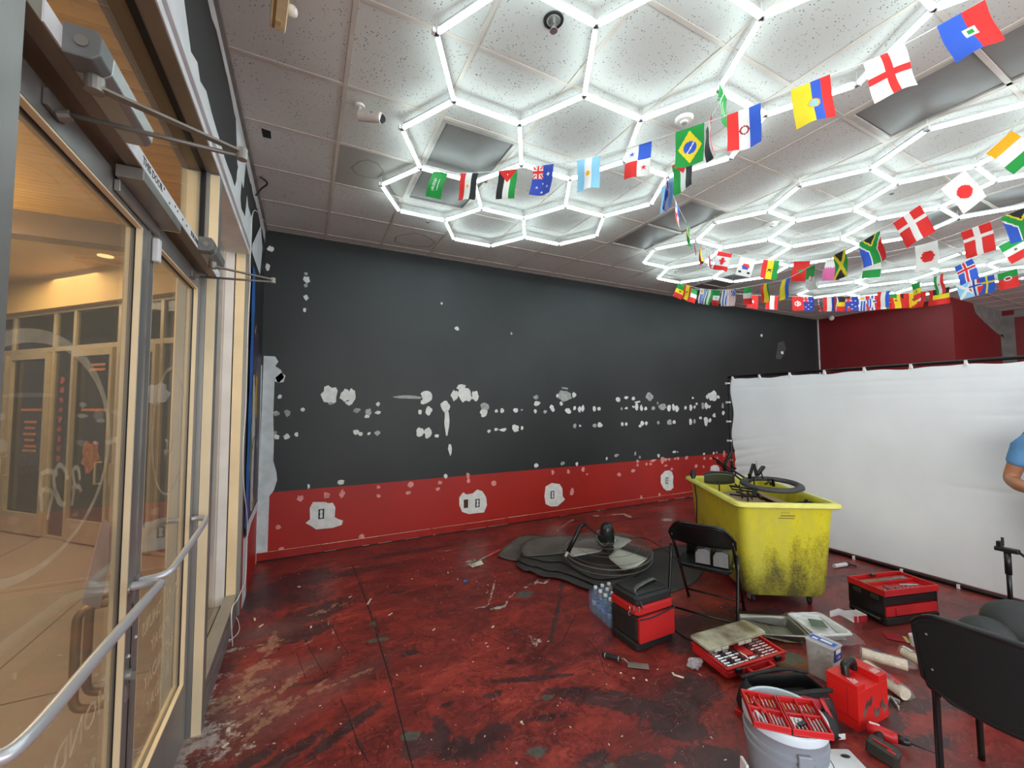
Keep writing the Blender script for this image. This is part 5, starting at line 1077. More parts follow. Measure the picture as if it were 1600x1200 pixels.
q = [(-0.122, -0.146), (0.088, -0.146), (0.122, 0.152), (-0.092, 0.152)]
def wrap(u, v):
    s_ = u*4; i = int(min(3, s_)); f = s_-i; a, b_ = Vector(q[i]), Vector(q[(i+1) % 4]); p_ = a.lerp(b_, f)
    return (p_.x, p_.y, 0.01+v*0.16+0.008*math.sin(u*40)*v)
MB().grid(wrap, 40, 4).build('wrap_film', m_film, t, smooth=True)
# ------------------------------------------------------------ rubber mats with the drum fan on top
m_rubm = M('grey_black_mat_rubber', (56, 54, 52), 0.75, 0, 0.15, 3, 0.1, 30)
def mat_sheet(name, lab, pts, z0, th=0.011, lift=None, mat=m_rubm, seed=0):
    q = [onZ(*p_, z0) for p_ in pts]; c_ = sum(q, Vector())/len(q); c_.z = 0
    P2 = [(p_.x-c_.x, p_.y-c_.y) for p_ in q]
    xs = [p_[0] for p_ in P2]; ys = [p_[1] for p_ in P2]
    sp = [Vector((a, b_, 0)) for a, b_ in P2]; loop = sm(sp+[sp[0]], 5)[:-1]
    o = thing(name, lab, 'rubber mat', (c_.x, c_.y, 0), 0, 'black rubber mats in a pile')
    mb = MB(); rings = 9; n = len(loop); vs = []
    for r_ in range(rings+1):
        f = r_/rings
        for p_ in loop:
            wv = 0.5+0.5*noise.noise(Vector((p_.x*5+seed, p_.y*5, seed)))
            h = (lift or 0.0)*wv*f**3+0.004*noise.noise(Vector((p_.x*f*6, p_.y*f*6, seed)))
            vs.append((p_.x*f, p_.y*f, z0+max(-0.002, h)))
    fs = [(r_*n+i, r_*n+(i+1) % n, (r_+1)*n+(i+1) % n, (r_+1)*n+i) for r_ in range(rings) for i in range(n)]
    mb.add(vs, fs).build('mat_sheet', mat, o, smooth=True, solid=th); return o
m_rubg = M('dusty_black_rubber', (94, 88, 82), 0.8, 0, 0.18, 4, 0.1, 30)
mat_sheet('rubber_mat', 'lowest wide rubber mat spreading right under the folding chair', [(985,880),(1010,862),(1060,852),(1085,862),(1100,885),(1090,905),(1060,922),(1020,932),(975,925),(940,915),(950,895)], 0.006, seed=1)
mat_sheet('rubber_mat', 'rubber mat reaching farthest left, beside the red handle', [(777,869),(783,862),(795,852),(808,842),(820,838),(845,838),(870,842),(900,850),(880,875),(830,876),(805,877),(785,873)], 0.008, lift=0.02, mat=m_rubg, seed=2)
mat_sheet('rubber_mat', 'crumpled mat with wavy front edge below the others', [(805,883),(820,872),(860,866),(900,862),(960,866),(1000,880),(990,905),(945,926),(925,924),(905,917),(880,907),(862,903),(845,901),(828,893),(818,892)], 0.020, lift=0.02, seed=3)
mat_sheet('rubber_mat', 'rubber mat whose front edge curls up left of the fan', [(808,876),(830,866),(900,858),(970,866),(1005,880),(985,905),(940,917),(915,909),(892,899),(872,893),(855,892),(838,886),(824,884)], 0.036, lift=0.02, seed=4)
mat_sheet('rubber_mat', 'dusty topmost mat with rounded left end', [(815,858),(822,846),(850,840),(890,838),(940,842),(970,852),(960,866),(900,864),(850,868),(820,868)], 0.068, lift=0.008, mat=m_rubg, seed=5)
mat_sheet('rubber_mat', 'second mat from the top, under the fan guard', [(812,868),(835,852),(930,842),(1000,858),(1012,875),(985,898),(940,906),(912,898),(892,886),(878,878),(855,878),(835,874)], 0.052, lift=0.012, seed=6)
# fan
fc = Vector((2.79, 3.36, 0.110)); FR = 0.435
t = thing('drum_fan', 'large black wire guard fan lying face up on the rubber mats', 'fan', tuple(fc), 0, rot=Euler((math.radians(3), math.radians(-4), 0)))
m_wire = M('dusty_fan_wire', (120, 118, 112), 0.5, 0.4, 0.1); m_blade = M('dull_aluminium_blade', (205, 205, 194), 0.5, 0.35, 0.1, 4)
for z, rr_ in ((0.02, FR), (0.07, FR)): MB().tube([(rr_*math.cos(2*PI*k/64), rr_*math.sin(2*PI*k/64), z) for k in range(64)], 0.006 if z != 0.02 else 0.004, 6, closed=True).build('guard_ring', m_wire, t, smooth=True)
mb = MB()
for k in range(110):
    a = 2*PI*k/110; a2 = a+0.5
    pts = []
    for s_ in range(9):
        f = s_/8; r_ = 0.09+(FR-0.09)*f; aa = a+0.45*(f-0.0)*0.6; pts.append((r_*math.cos(aa), r_*math.sin(aa), 0.085+0.085*(1-f**2.2)))
    pts.append((FR*math.cos(a+0.27), FR*math.sin(a+0.27), 0.02)); mb.tube(pts, 0.0008, 3, cap=False)
mb.build('guard_wires', m_wire, t, kind='stuff')
for r_ in (0.09, 0.2, 0.32, 0.41): MB().tube([(r_*math.cos(2*PI*k/48), r_*math.sin(2*PI*k/48), 0.085+0.085*(1-((r_-0.09)/(FR-0.09))**2.2)) for k in range(48)], 0.0022, 4, closed=True).build('guard_hoop', m_wire, t)
for k in range(3):
    a0 = math.radians((153, 33, 273)[k])
    def bl(u, v, a0=a0):
        r_ = 0.07+u*0.34; wd = 0.20+0.22*u; a = a0+(v-.5)*wd/max(r_, 0.13)*0.75; return (r_*math.cos(a), r_*math.sin(a), 0.065+0.025*(v-.5)*2*(1-0.3*u))
    MB().grid(bl, 8, 6).build('fan_blade', m_blade, t, smooth=True, solid=0.003)
MB().lathe([(0, 0.06), (0.06, 0.06), (0.065, 0.1), (0, 0.1)], 20).build('hub', m_blk, t, auto=40)
mo = MB(); mo.lathe([(0, 0.14), (0.072, 0.14), (0.075, 0.2), (0.072, 0.29), (0.055, 0.33), (0.025, 0.345), (0, 0.347)], 24); mo.build('motor_housing', M('glossy_dark_motor_paint', (34, 38, 36), 0.25, 0.1, 0.1), t, auto=50)
br = MB(); br.cbox((-0.09, -0.01, 0.19), (0.05, 0.03, 0.1)); br.tube([(-0.07, -0.02, 0.22), (-0.13, 0.0, 0.26), (-0.21, 0.08, 0.35)], 0.010, 8); br.build('bracket', m_fc, t, smooth=False)
MB().tube([(-0.21, 0.08, 0.35), (-0.27, 0.08, 0.34), (-0.47, 0.02, 0.15)], [0.014, 0.022, 0.022], 10).build('bracket_arm', m_fc, t, smooth=True)
MB().tube([(-0.47, 0.02, 0.15), (-0.52, 0.0, 0.12)], 0.015, 8).build('bolt', m_alu, t)
MB().tube([(0.06*math.cos(k*PI/8)-0.085, 0.05*math.sin(k*PI/8)-0.03, 0.22+0.06*math.sin(k*PI/8)) for k in range(16)], 0.004, 6, closed=True).build('cord_loop', m_wire, t, smooth=True)
MB().tube(sm([(-0.03, -0.05, 0.27), (0.06, -0.10, 0.23), (0.2, -0.16, 0.20), (0.36, -0.18, 0.16), (0.50, -0.26, 0.06), (0.56, -0.38, -0.02), (0.60, -0.5, -0.045)]), 0.004, 6).build('power_cord', m_blk, t, smooth=True)
# dustpan tool
p = onZ(740, 882); t = thing('hand_scraper', 'metal scraper with red handle lying left of the rubber mats', 'scraper', (p.x, p.y, 0), math.radians(10))
MB().tube([(0.08, 0.02, 0.02), (0.20, 0.06, 0.02), (0.22, 0.066, 0.02)], [0.008, 0.010, 0.012], 8).build('shaft', m_alud, t, smooth=True)
MB().tube([(0.22, 0.066, 0.02), (0.30, 0.09, 0.022), (0.42, 0.125, 0.022)], [0.013, 0.014, 0.016], 10).build('handle', M('red_handle_plastic', (196, 62, 58), 0.5), t, smooth=True)
MB().grid(lambda u, v: (-0.06+u*0.14, -0.07+v*0.10, 0.006+0.03*u*(1-abs(2*v-1))), 8, 6).build('scoop_plate', M('plaster_crusted_steel', (196, 190, 172), 0.6, 0.2, 0.2, 20), t, smooth=True, solid=0.003)
MB().cbox((0.05, 0.03, 0.03), (0.07, 0.05, 0.004), Euler((0.4, 0.5, 0.3))).build('bent_blade', m_alud, t)
# trowel
p = onZ(975, 1038); t = thing('margin_trowel', 'small steel trowel with black handle lying before the cooler bag', 'trowel', (p.x, p.y, 0), math.radians(-38))
MB().rbox((0.085, -0.01, 0.008), (0.13, 0.055, 0.0022), 0.004).build('blade', m_alud, t)
MB().tube([(0.03, -0.008, 0.012), (0.0, 0.0, 0.035), (-0.02, 0.006, 0.028)], 0.005, 8).build('tang', m_alud, t, smooth=True)
MB().tube([(-0.02, 0.006, 0.026), (-0.05, 0.02, 0.022), (-0.12, 0.04, 0.020), (-0.135, 0.045, 0.019)], [0.012, 0.015, 0.016, 0.011], 12).build('handle', m_rub, t, smooth=True)
MB().tube([(-0.028, 0.008, 0.025), (-0.034, 0.010, 0.0245)], 0.0155, 12).tube([(-0.112, 0.037, 0.020), (-0.117, 0.039, 0.020)], 0.0165, 12).build('handle_band', m_alu, t)
o = MB().tube([(0, 0, 0.003), (0.03, 0.01, 0.006), (0.05, 0.012, 0.003)], [0.008, 0.012, 0.004], 8).build('tape_scrap', m_blue, None, smooth=True); o.location = onZ(724, 910); tag(o, 'scrap of blue tape on the floor left of the mats', 'tape')
o = MB().sphere((0, 0, 0.008), 0.012, 10, 6).build('blue_cap', M('violet_blue_plastic', (50, 50, 160), 0.4), None, smooth=True); o.location = onZ(955, 824); tag(o, 'tiny blue cap on the floor near the back wall', 'cap')
# ------------------------------------------------------------ tool pile
m_rplas = M('red_moulded_plastic', (190, 30, 34), 0.42, 0, 0.1, 6); m_chr = M('bright_socket_steel', (210, 212, 214), 0.25, 0.9, 0.05); m_dst = M('black_oxide_steel', (48, 48, 50), 0.4, 0.6, 0.1)
# socket case
c0 = Vector((2.255, 1.655, 0.045)); t = thing('socket_case', 'open red socket case with rows of steel sockets, lid half shut', 'tool case', tuple(c0), math.radians(-6), rot=Euler((math.radians(3), math.radians(0), math.radians(-6))))
SW, SD = 0.50, 0.285
mb = MB().rbox((SW/2, SD/2, 0.008), (SW, SD, 0.05), 0.02); mb.build('case_tray', m_rplas, t, auto=40)
fr = MB(); fr.box((0.0, -0.0, 0.033), (SW, 0.018, 0.045)).box((0, SD-0.018, 0.033), (SW, SD, 0.045)).box((0, 0.018, 0.033), (0.018, SD-0.018, 0.045)).box((SW-0.018, 0.018, 0.033), (SW, SD-0.018, 0.045)); fr.build('tray_rim', m_rplas, t, bevel=0.002)
MB().box((0.16, -0.045, 0.0), (0.34, -0.033, 0.024)).box((0.15, -0.04, 0.0), (0.17, 0.0, 0.024)).box((0.33, -0.04, 0.0), (0.35, 0.0, 0.024)).build('handle', m_rplas, t, bevel=0.004)
for x in (0.08, 0.41): MB().rbox((x, -0.008, 0.028), (0.045, 0.02, 0.03), 0.005).build('latch', m_blk, t)
mb = MB(); md = MB()
for r_, (x0, n, l, rr_, dk) in enumerate(((0.025, 9, 0.045, 0.0085, 0), (0.075, 9, 0.032, 0.0075, 1), (0.115, 8, 0.05, 0.007, 0), (0.175, 8, 0.03, 0.009, 0))):
    for k in range(n):
        y = 0.024+k*0.0215
        if y > SD-0.024: break
        (md if (dk and k % 2) else mb).tube([(x0, y, 0.041), (x0+l, y, 0.041)], rr_, 8)
sx_ = [(mb, 'socket_row', m_chr), (md, 'dark_socket_row', m_dst)]
first = None
for r_, (x0, n, l, rr_, dk) in enumerate(((0.022, 9, 0.045, 0.0085, 0), (0.072, 9, 0.032, 0.0078, 1), (0.110, 9, 0.048, 0.0075, 0), (0.165, 9, 0.026, 0.0085, 1), (0.30, 9, 0.03, 0.006, 1), (0.34, 9, 0.05, 0.0055, 0), (0.40, 9, 0.05, 0.0055, 0))):
    for k in range(n+2):
        y = 0.026+k*0.0225
        MB().tube([(x0, y, 0.041), (x0+l*0.4, y, 0.041), (x0+l*0.42, y, 0.041), (x0+l, y, 0.041)], [rr_, rr_, rr_*0.85, rr_*0.85], 8).build('socket', (m_dst if dk and k % 3 else m_chr), t)
MB().tube([(0.21, 0.03, 0.045), (0.28, 0.03, 0.045)], 0.010, 10).tube([(0.21, 0.03, 0.045), (0.21, 0.15, 0.045)], 0.006, 8).build('ratchet_wrench', m_chr, t, smooth=True)
MB().box((0.22, 0.06, 0.036), (0.29, 0.20, 0.044)).build('red_insert', m_rplas, t, bevel=0.003)
m_lid = M('smoky_clear_lid', (200, 196, 172), 0.25, 0, 0.25, 7, 0.4, 12, alpha=0.82, col2=(120, 110, 88))
lid = MB(); lt = Matrix.Translation((0.02, 0.095, 0.052)) @ Matrix.Rotation(math.radians(3), 4, 'Y') @ Matrix.Rotation(math.radians(9), 4, 'X')
lt = Matrix.Translation((0.0, 0.13, 0.066)) @ Matrix.Rotation(math.radians(-1), 4, 'Z') @ Matrix.Rotation(math.radians(-2), 4, 'Y') @ Matrix.Rotation(math.radians(-3), 4, 'X')
lid.rbox((0.245, 0.085, 0.014), (0.49, 0.17, 0.020), 0.02, lt); lid.build('clear_lid', m_lid, t, auto=40)
for x in (0.06, 0.12, 0.26, 0.32): MB().cbox((x, -0.004, 0.008), (0.05, 0.006, 0.016), lt).build('lid_tab', M('dull_clear_tab', (200, 196, 180), 0.35), t)
# crumpled plastic piece
p = onZ(1086, 1044); t = thing('crumpled_wrap', 'crumpled clear plastic wrap at the left end of the socket case', 'plastic wrap', (p.x, p.y, 0))
m_crk = glass_mat('crumpled_film', (0.92, 0.93, 0.95), 0.28, (0.85, 0.86, 0.9))
def crump(u, v, sx=0.055, sy=0.035, h=0.05, sd=0):
    a = u*2*PI; t_ = v*PI; n_ = 1+0.45*noise.noise(Vector((math.cos(a)*3+sd, math.sin(a)*3, v*5)))
    return (sx*n_*math.sin(t_)*math.cos(a), sy*n_*math.sin(t_)*math.sin(a), h*0.6+h*0.55*n_*math.cos(t_))
MB().grid(lambda u, v: crump(u, v), 18, 10).build('film', m_crk, t)
# tool bag
t = thing('tool_bag', 'open black and red tool bag behind the grey bucket', 'bag', (2.30, 1.355, 0), math.radians(-22))
def bagside(x0, x1): pass
mb = MB(); bw, bd_, bh = 0.42, 0.20, 0.17
def bl_(i, z, r): return [(a-bw/2, b_-bd_/2, z) for a, b_, _ in rr_loop(i, i*0.5, bw-i, bd_-i*0.5, r, 0, 4)]
loft(mb, [bl_(0.0, 0.0, 0.04), bl_(-0.015, 0.05, 0.05), bl_(0.0, 0.12, 0.05), bl_(0.03, bh, 0.05)], False, True)
mb.build('bag_body', m_nyl, t, smooth=True, solid=0.004)
MB().box((-bw/2+0.04, -0.02, 0.03), (bw/2-0.05, 0.07, 0.10)).build('dark_lining', m_rub, t)
m_rlin = M('red_bag_lining', (170, 36, 56), 0.7, 0, 0.15, 5, 0.3, 15)
MB().grid(lambda u, v: (-0.07+u*0.24, -bd_/2+0.005-0.004+0.01*math.sin(u*8), 0.055+v*(bh-0.06+0.015*math.sin(u*5))), 12, 5).build('red_panel', m_rlin, t, smooth=True, solid=0.003)
MB().tube(sm([(-0.19, -0.07, 0.165), (-0.08, -0.095, 0.185), (0.08, -0.10, 0.195), (0.19, -0.08, 0.18), (0.21, -0.03, 0.15)]), 0.011, 8).build('zipper_frame', m_rub, t, smooth=True)
MB().tube(sm([(-0.19, 0.08, 0.165), (-0.02, 0.10, 0.178), (0.10, 0.10, 0.18), (0.19, 0.07, 0.175)]), 0.010, 8).build('zipper_frame', m_rub, t, smooth=True)
for x in (-0.06, 0.10): MB().grid(lambda u, v, x=x: (x+u*0.022+v*0.03, -bd_/2-0.006-0.03*math.sin(v*PI*0.5), 0.165-v*0.10), 2, 6).build('red_handle', m_rplas, t, smooth=True, solid=0.004)
MB().grid(lambda u, v: (-0.02+u*0.19, -bd_/2-0.012-0.05*v-0.02*math.sin(u*PI), 0.10-v*0.085+0.02*math.sin(u*PI)*(1-v)), 8, 6).build('black_flap', m_nyl, t, smooth=True, solid=0.006)
MB().tube([(-bw/2-0.01+0.0*k, -0.06+0.018*math.cos(k*PI/4+0.78)*1.2, 0.14+0.022*math.sin(k*PI/4+0.78)) for k in range(8)], 0.0025, 6, closed=True).build('buckle', m_alu, t, smooth=True)
MB().cbox((0.16, -bd_/2-0.068, 0.022), (0.035, 0.002, 0.026)).build('white_tag', m_white, t)
# grey bucket with bit case
BX, BY = 1.82, 1.08
t = thing('plastic_bucket', 'grey plastic pail holding the open red bit case on top', 'bucket', (BX, BY, 0), math.radians(-35))
m_bk = M('blue_grey_bucket_plastic', (142, 152, 164), 0.4, 0, 0.06, 3); m_bkr = M('pale_blue_bucket_rim', (206, 222, 232), 0.35, 0, 0.03)
MB().lathe([(0.0, 0.004), (0.125, 0.004), (0.130, 0.012), (0.143, 0.24), (0.150, 0.243), (0.150, 0.254), (0.1445, 0.257), (0.1455, 0.275), (0.1525, 0.278), (0.1525, 0.290), (0.147, 0.293), (0.149, 0.328), (0.153, 0.335)], 48).build('pail_body', m_bk, t, auto=35)
MB().lathe([(0.153, 0.335), (0.1545, 0.36), (0.152, 0.368), (0.146, 0.370), (0.139, 0.367), (0.137, 0.355), (0.135, 0.2), (0.12, 0.02), (0, 0.02)], 48).build('inner_rim', m_bkr, t, auto=35)
for s_ in (1, -1): MB().cbox((0, s_*0.155, 0.285), (0.05, 0.014, 0.05)).build('handle_lug', m_bk, t, bevel=0.004)
MB().tube([(0, 0.158, 0.285)]+[(0.165*math.sin(a), 0.162*math.cos(a), 0.285-0.09*math.sin(a)) for a in [PI*k/16 for k in range(1, 16)]]+[(0, -0.158, 0.285)], 0.0022, 6).build('wire_handle', m_chr, t, smooth=True)
# bit case
p = Vector((BX-0.045, BY-0.025, 0.372)); t = thing('bit_case', 'open red drill bit case resting on the grey bucket', 'tool case', tuple(p), math.radians(-42), rot=Euler((math.radians(2), math.radians(-2), math.radians(-42))))
def half(x0, x1, tilt, name):
    h = MB(); mm = Matrix.Rotation(tilt, 4, 'Y')
    h.box((x0, -0.092, 0.0), (x1, 0.092, 0.006), mm)
    for a, b_ in (((x0, -0.092, 0.006), (x1, -0.086, 0.026)), ((x0, 0.086, 0.006), (x1, 0.092, 0.026)), ((x0, -0.086, 0.006), (x0+0.006, 0.086, 0.026)), ((x1-0.006, -0.086, 0.006), (x1, 0.086, 0.026)), (((x0+x1)/2-0.003, -0.086, 0.006), ((x0+x1)/2+0.003, 0.086, 0.022)), ((x0+0.006, 0.0, 0.006), (x1-0.006, 0.006, 0.020))): h.box(a, b_, mm)
    h.build(name, m_rplas, t, bevel=0.0015)
    return mm
mL = half(-0.135, -0.003, math.radians(4), 'case_half'); mR = half(0.003, 0.14, math.radians(-1), 'case_half')
br_ = random.Random(4)
for mm, x0, x1 in ((mL, -0.127, -0.012), (mR, 0.012, 0.132)):
    for k in range(9):
        x = x0+(x1-x0)*(k+0.5)/9
        if abs(x-(x0+x1)/2) < 0.006: continue
        l = 0.045+0.03*br_.random(); MB().tube([mm @ Vector((x, -0.081, 0.014)), mm @ Vector((x, -0.081+l, 0.014))], 0.0026+0.0015*br_.random(), 6).build('drill_bit', m_chr, t)
    for k in range(8):
        x = x0+(x1-x0)*(k+0.5)/8
        if abs(x-(x0+x1)/2) < 0.006: continue
        MB().tube([mm @ Vector((x, 0.03, 0.012)), mm @ Vector((x, 0.055+0.02*br_.random(), 0.013))], 0.003, 6).build('driver_bit', m_chr if k % 3 else M('brass_bit', (200, 168, 90), 0.3, 0.7), t)
MB().box((0.018, -0.05, 0.008), (0.062, -0.008, 0.012)).build('white_insert', m_white, t); MB().cbox((0.05, -0.045, 0.016), (0.035, 0.016, 0.01), Euler((0, 0, 0.6))).build('black_chuck', m_blk, t, bevel=0.002)
MB().tube([(-0.11, 0.09, 0.02), (-0.07, -0.02, 0.022)], 0.007, 8).build('red_driver_handle', m_rplas, t, smooth=True)
MB().cbox((-0.10, -0.01, 0.012), (0.014, 0.12, 0.003), Euler((0, 0, 0.35))).build('white_rule', m_white, t)
# items behind the bucket on the left
p = onZ(1157, 1165); o = MB().cbox((0, 0, 0.09), (0.012, 0.05, 0.17), Euler((0, 0.06, -0.5))).build('white_block', m_white, None, bevel=0.003); o.location = (BX-0.165, BY+0.075, 0); tag(o, 'thin white block standing against the left side of the bucket', 'block')
o = thing('red_package', 'small red and white package peeking out left of the bucket', 'package', (onZ(1156, 1114).x, onZ(1156, 1114).y, 0), 0.3); MB().rbox((0, 0, 0.012), (0.05, 0.04, 0.024), 0.004).build('carton', m_rplas, o); MB().cbox((-0.012, -0.0212, 0.012), (0.02, 0.002, 0.016)).build('white_print', m_white, o)
# red carton with handle
RB = Vector((2.52, 1.125, 0)); ra = math.atan2(-0.016, 0.285)
t = thing('battery_carton', 'upright bright red carton with black grip on top', 'box', tuple(RB), ra)
m_rc = M('red_printed_card', (214, 32, 28), 0.4, 0, 0.05, 3)
RW, RD, RH = 0.27, 0.145, 0.225
MB().box((0, 0, 0.0), (RW, RD, RH*0.86)).build('carton_body', m_rc, t, bevel=0.002)
MB().box((0, 0, RH*0.86+0.0003), (RW*0.25, RD, RH)).box((RW*0.72, 0, RH*0.86+0.0003), (RW, RD, RH)).box((RW*0.25, RD*0.72, RH*0.86+0.0003), (RW*0.72, RD, RH)).build('carton_top', m_rc, t, bevel=0.002)
MB().tube(sm([(0.055, RD*0.55, RH-0.005), (0.06, RD*0.6, RH+0.035), (0.075, RD*0.62, RH+0.045), (0.13, RD*0.66, RH+0.045), (0.15, RD*0.66, RH+0.035), (0.155, RD*0.66, RH-0.005)], 5), 0.019, 12).build('carry_grip', m_blk, t, smooth=True)
m_prt = M('white_carton_print', (235, 225, 222), 0.6); m_gprt = M('grey_product_print', (120, 96, 92), 0.6, 0, 0.4, 14, col2=(60, 40, 40))
mb = MB()
for k in range(3): mb.prism([(0.012+k*0.013, 0.018), (0.018+k*0.013, 0.018), (0.032+k*0.011, 0.062-k*0.01), (0.026+k*0.011, 0.062-k*0.01)], RH+0.0002, RH+0.0008)
mb.build('brush_stroke_print', m_prt, t)
mb = MB()
for k in range(5): mb.prism([(0.205+k*0.010, 0.02), (0.210+k*0.010, 0.02), (0.216+k*0.010, 0.05+0.012*(k % 2)), (0.211+k*0.010, 0.05)], RH+0.0002, RH+0.0008)
mb.build('brush_stroke_print', m_prt, t)
pr = random.Random(9); mb = MB()
for k in range(7): mb.prism(blob(0.05+0.03*k+pr.uniform(-.01, .01), pr.uniform(0.04, 0.15), 0.016, 0.03, 8, 0.3, pr, pr.uniform(-0.6, 0.2)), 0.0002, 0.0009, frame4((0, 0, 0), (1, 0, 0), (0, 0, 1)))
mb.build('product_print', m_gprt, t, kind='stuff')
MB().box((-0.0009, 0.0, 0.05), (-0.0001, RD, 0.0535)).box((-0.0009, RD*0.33, 0.055), (-0.0001, RD*0.34, RH*0.86)).build('carton_crease', M('dark_red_crease', (130, 16, 16), 0.6), t)
# drill
DP = Vector((2.455, 0.985, 0)); t = thing('cordless_drill', 'red and black cordless driver lying beside the red carton', 'drill', tuple(DP), math.radians(-12))
m_dk = M('dark_olive_grey_plastic', (44, 46, 40), 0.5, 0, 0.1, 8)
MB().rbox((-0.02, 0.01, 0.037), (0.075, 0.115, 0.062), 0.014, Euler((0.12, 0, 0.35))).build('battery_pack', m_dk, t, auto=40)
MB().cbox((-0.03, -0.03, 0.050), (0.010, 0.03, 0.035), Euler((0.12, 0, 0.35))).cbox((-0.03, 0.005, 0.0725), (0.004, 0.07, 0.006), Euler((0.12, 0, 0.35))).build('red_inlay', m_rplas, t)
MB().tube([(0.015, 0.05, 0.04), (0.05, 0.075, 0.035), (0.085, 0.09, 0.032)], [0.019, 0.017, 0.020], 12).build('grip', m_rub, t, smooth=True)
MB().tube([(0.06, 0.135, 0.034), (0.085, 0.105, 0.034), (0.115, 0.065, 0.034), (0.13, 0.045, 0.034)], [0.024, 0.029, 0.028, 0.022], 14).build('motor_body', m_rplas, t, smooth=True)
MB().cbox((0.085, 0.115, 0.062), (0.012, 0.04, 0.003), Euler((0, 0, 0.7))).build('white_marking', m_prt, t)
MB().tube([(0.13, 0.045, 0.034), (0.15, 0.018, 0.034), (0.158, 0.008, 0.034)], [0.021, 0.017, 0.010], 12).build('chuck', m_blk, t, smooth=True)
MB().tube([(0.158, 0.008, 0.034), (0.215, -0.06, 0.028)], 0.0032, 6).build('driver_bit', m_dst, t, smooth=True)
# caulking-gun like steel tool behind the carton
t = thing('steel_bracket', 'small bent steel bracket right of the red carton', 'bracket', (2.90, 1.16, 0), 0.2)
MB().cbox((0, 0, 0.012), (0.10, 0.012, 0.022)).cbox((0.02, -0.03, 0.012), (0.09, 0.010, 0.02), Euler((0, 0, 0.5))).cbox((0.055, -0.02, 0.010), (0.012, 0.05, 0.018)).build('steel_strap', m_alu, t, bevel=0.002)
# packaging trays of white mounts (bottom edge)
t = thing('moulded_tray', 'white moulded tray with oval cut-outs, right of the bucket', 'packaging', (2.13, 1.06, 0), math.radians(-28))
MB().rbox((0.0, 0.0, 0.02), (0.30, 0.20, 0.038), 0.01).build('tray_body', m_white, t, auto=40)
for x, y in ((0.10, 0.055), (-0.02, 0.04), (0.06, -0.04), (-0.07, -0.045)):
    MB().tube([(x+0.022*math.cos(k*PI/8), y+0.013*math.sin(k*PI/8), 0.0395) for k in range(16)], 0.0018, 5, closed=True).build('cutout_rim', m_fgrey, t)
MB().prism([(0.10+0.02*math.cos(k*PI/6), 0.055+0.012*math.sin(k*PI/6)) for k in range(12)], 0.0392, 0.0396).build('oval_hole', m_black, t)
# paint trays
def tray(name, lab, c_, rz, w_, l_, h, mat, tilt=(0, 0), rib=True):
    t = thing(name, lab, 'paint tray', c_, 0, rot=Euler((tilt[0], tilt[1], rz)))
    mb = MB()
    def lp(i, z, r=0.035): return [(a-w_/2, b_-l_/2, z) for a, b_, _ in rr_loop(i, i, w_-i, l_-i, r, 0, 4)]
    top = lp(0, h); 
    inner = [(x, y, h-0.002) for x, y, _ in lp(0.012, 0)]
    fl = lp(0.030, 0, 0.02); fl = [(x, y, 0.004+(h-0.018)*max(0, min(1, (y+l_*0.12)/(l_*0.62)))) for x, y, _ in fl]
    loft(mb, [lp(-0.006, h-0.008), top, inner, fl], False)
    k = len(fl); nrow = 12
    mb.build('tray_wall', mat, t, auto=45, solid=0.0015)
    def flo(u, v):
        x = -w_/2+0.028+(w_-0.056)*u; y = -l_/2+0.028+(l_-0.056)*v; s_ = max(0, min(1, (y+l_*0.12)/(l_*0.62)))
        z = 0.004+(h-0.018)*s_
        if rib and s_ > 0.02: z += 0.003*max(0, math.sin(v*48))
        return (x, y, z)
    MB().grid(flo, 6, 60).build('ribbed_slope', mat, t)
    return t
m_galv = M('galvanised_tray_metal', (150, 152, 146), 0.36, 0.8, 0.15, 4, 0.1, 20)
tray('paint_tray', 'bare metal paint roller tray in front of the yellow bin', (3.02, 1.865, 0.004), math.radians(-33+90)-0.0, 0.27, 0.38, 0.068, m_galv)
m_wtr = M('white_plastic_tray', (230, 234, 234), 0.35, 0, 0.03)
tw = tray('paint_tray', 'white plastic paint tray in clear film with green card inside', (3.365, 1.725, 0.006), math.radians(-24), 0.26, 0.30, 0.058, m_wtr, rib=False)
MB().add([(-0.05, 0.0, 0.036), (0.05, -0.03, 0.034), (0.07, 0.05, 0.046), (-0.02, 0.08, 0.050)], [(0, 1, 2, 3)]).build('green_card', M('dark_green_card', (22, 84, 66), 0.5), tw, solid=0.001)
m_cf = glass_mat('clear_packing_film', (0.97, 0.97, 0.98), 0.10, (0.9, 0.9, 0.92))
def filmf(u, v):
    x = (u-.5)*0.36; y = (v-.5)*0.40; e = max(abs(u-.5), abs(v-.5))*2; z = 0.066+0.010*noise.noise(Vector((x*18, y*18, 1)))-0.055*max(0, e-0.74)/0.26
    return (x, y, max(0.0, z))
MB().grid(filmf, 26, 26).build('packing_film', m_cf, tw)
# red and white opened carton
p = onZ(1326, 968); t = thing('opened_carton', 'opened red and white small carton right of the white tray', 'box', (p.x, p.y, 0), math.radians(-20))
MB().add([(-0.11, 0.05, 0), (-0.01, 0.07, 0), (-0.01, 0.07, 0.05), (-0.11, 0.05, 0.045), (0.03, -0.05, 0.0), (0.03, -0.05, 0.05)], [(0, 1, 2, 3), (1, 4, 5, 2)]).build('white_flap', m_white, t, solid=0.002)
MB().box((-0.005, -0.045, 0.0), (0.11, 0.045, 0.004)).box((0.105, -0.045, 0.004), (0.11, 0.045, 0.05)).box((0.0, 0.041, 0.004), (0.11, 0.045, 0.045)).build('carton_wall', M('white_inner_card', (226, 224, 222), 0.6), t, bevel=0.001)
MB().box((0.1103, -0.045, 0.0), (0.112, 0.045, 0.05)).box((0.0, -0.047, 0.0), (0.112, -0.0453, 0.045)).build('red_print_face', M('crimson_printed_card', (170, 26, 40), 0.5, 0, 0.1, 20), t)
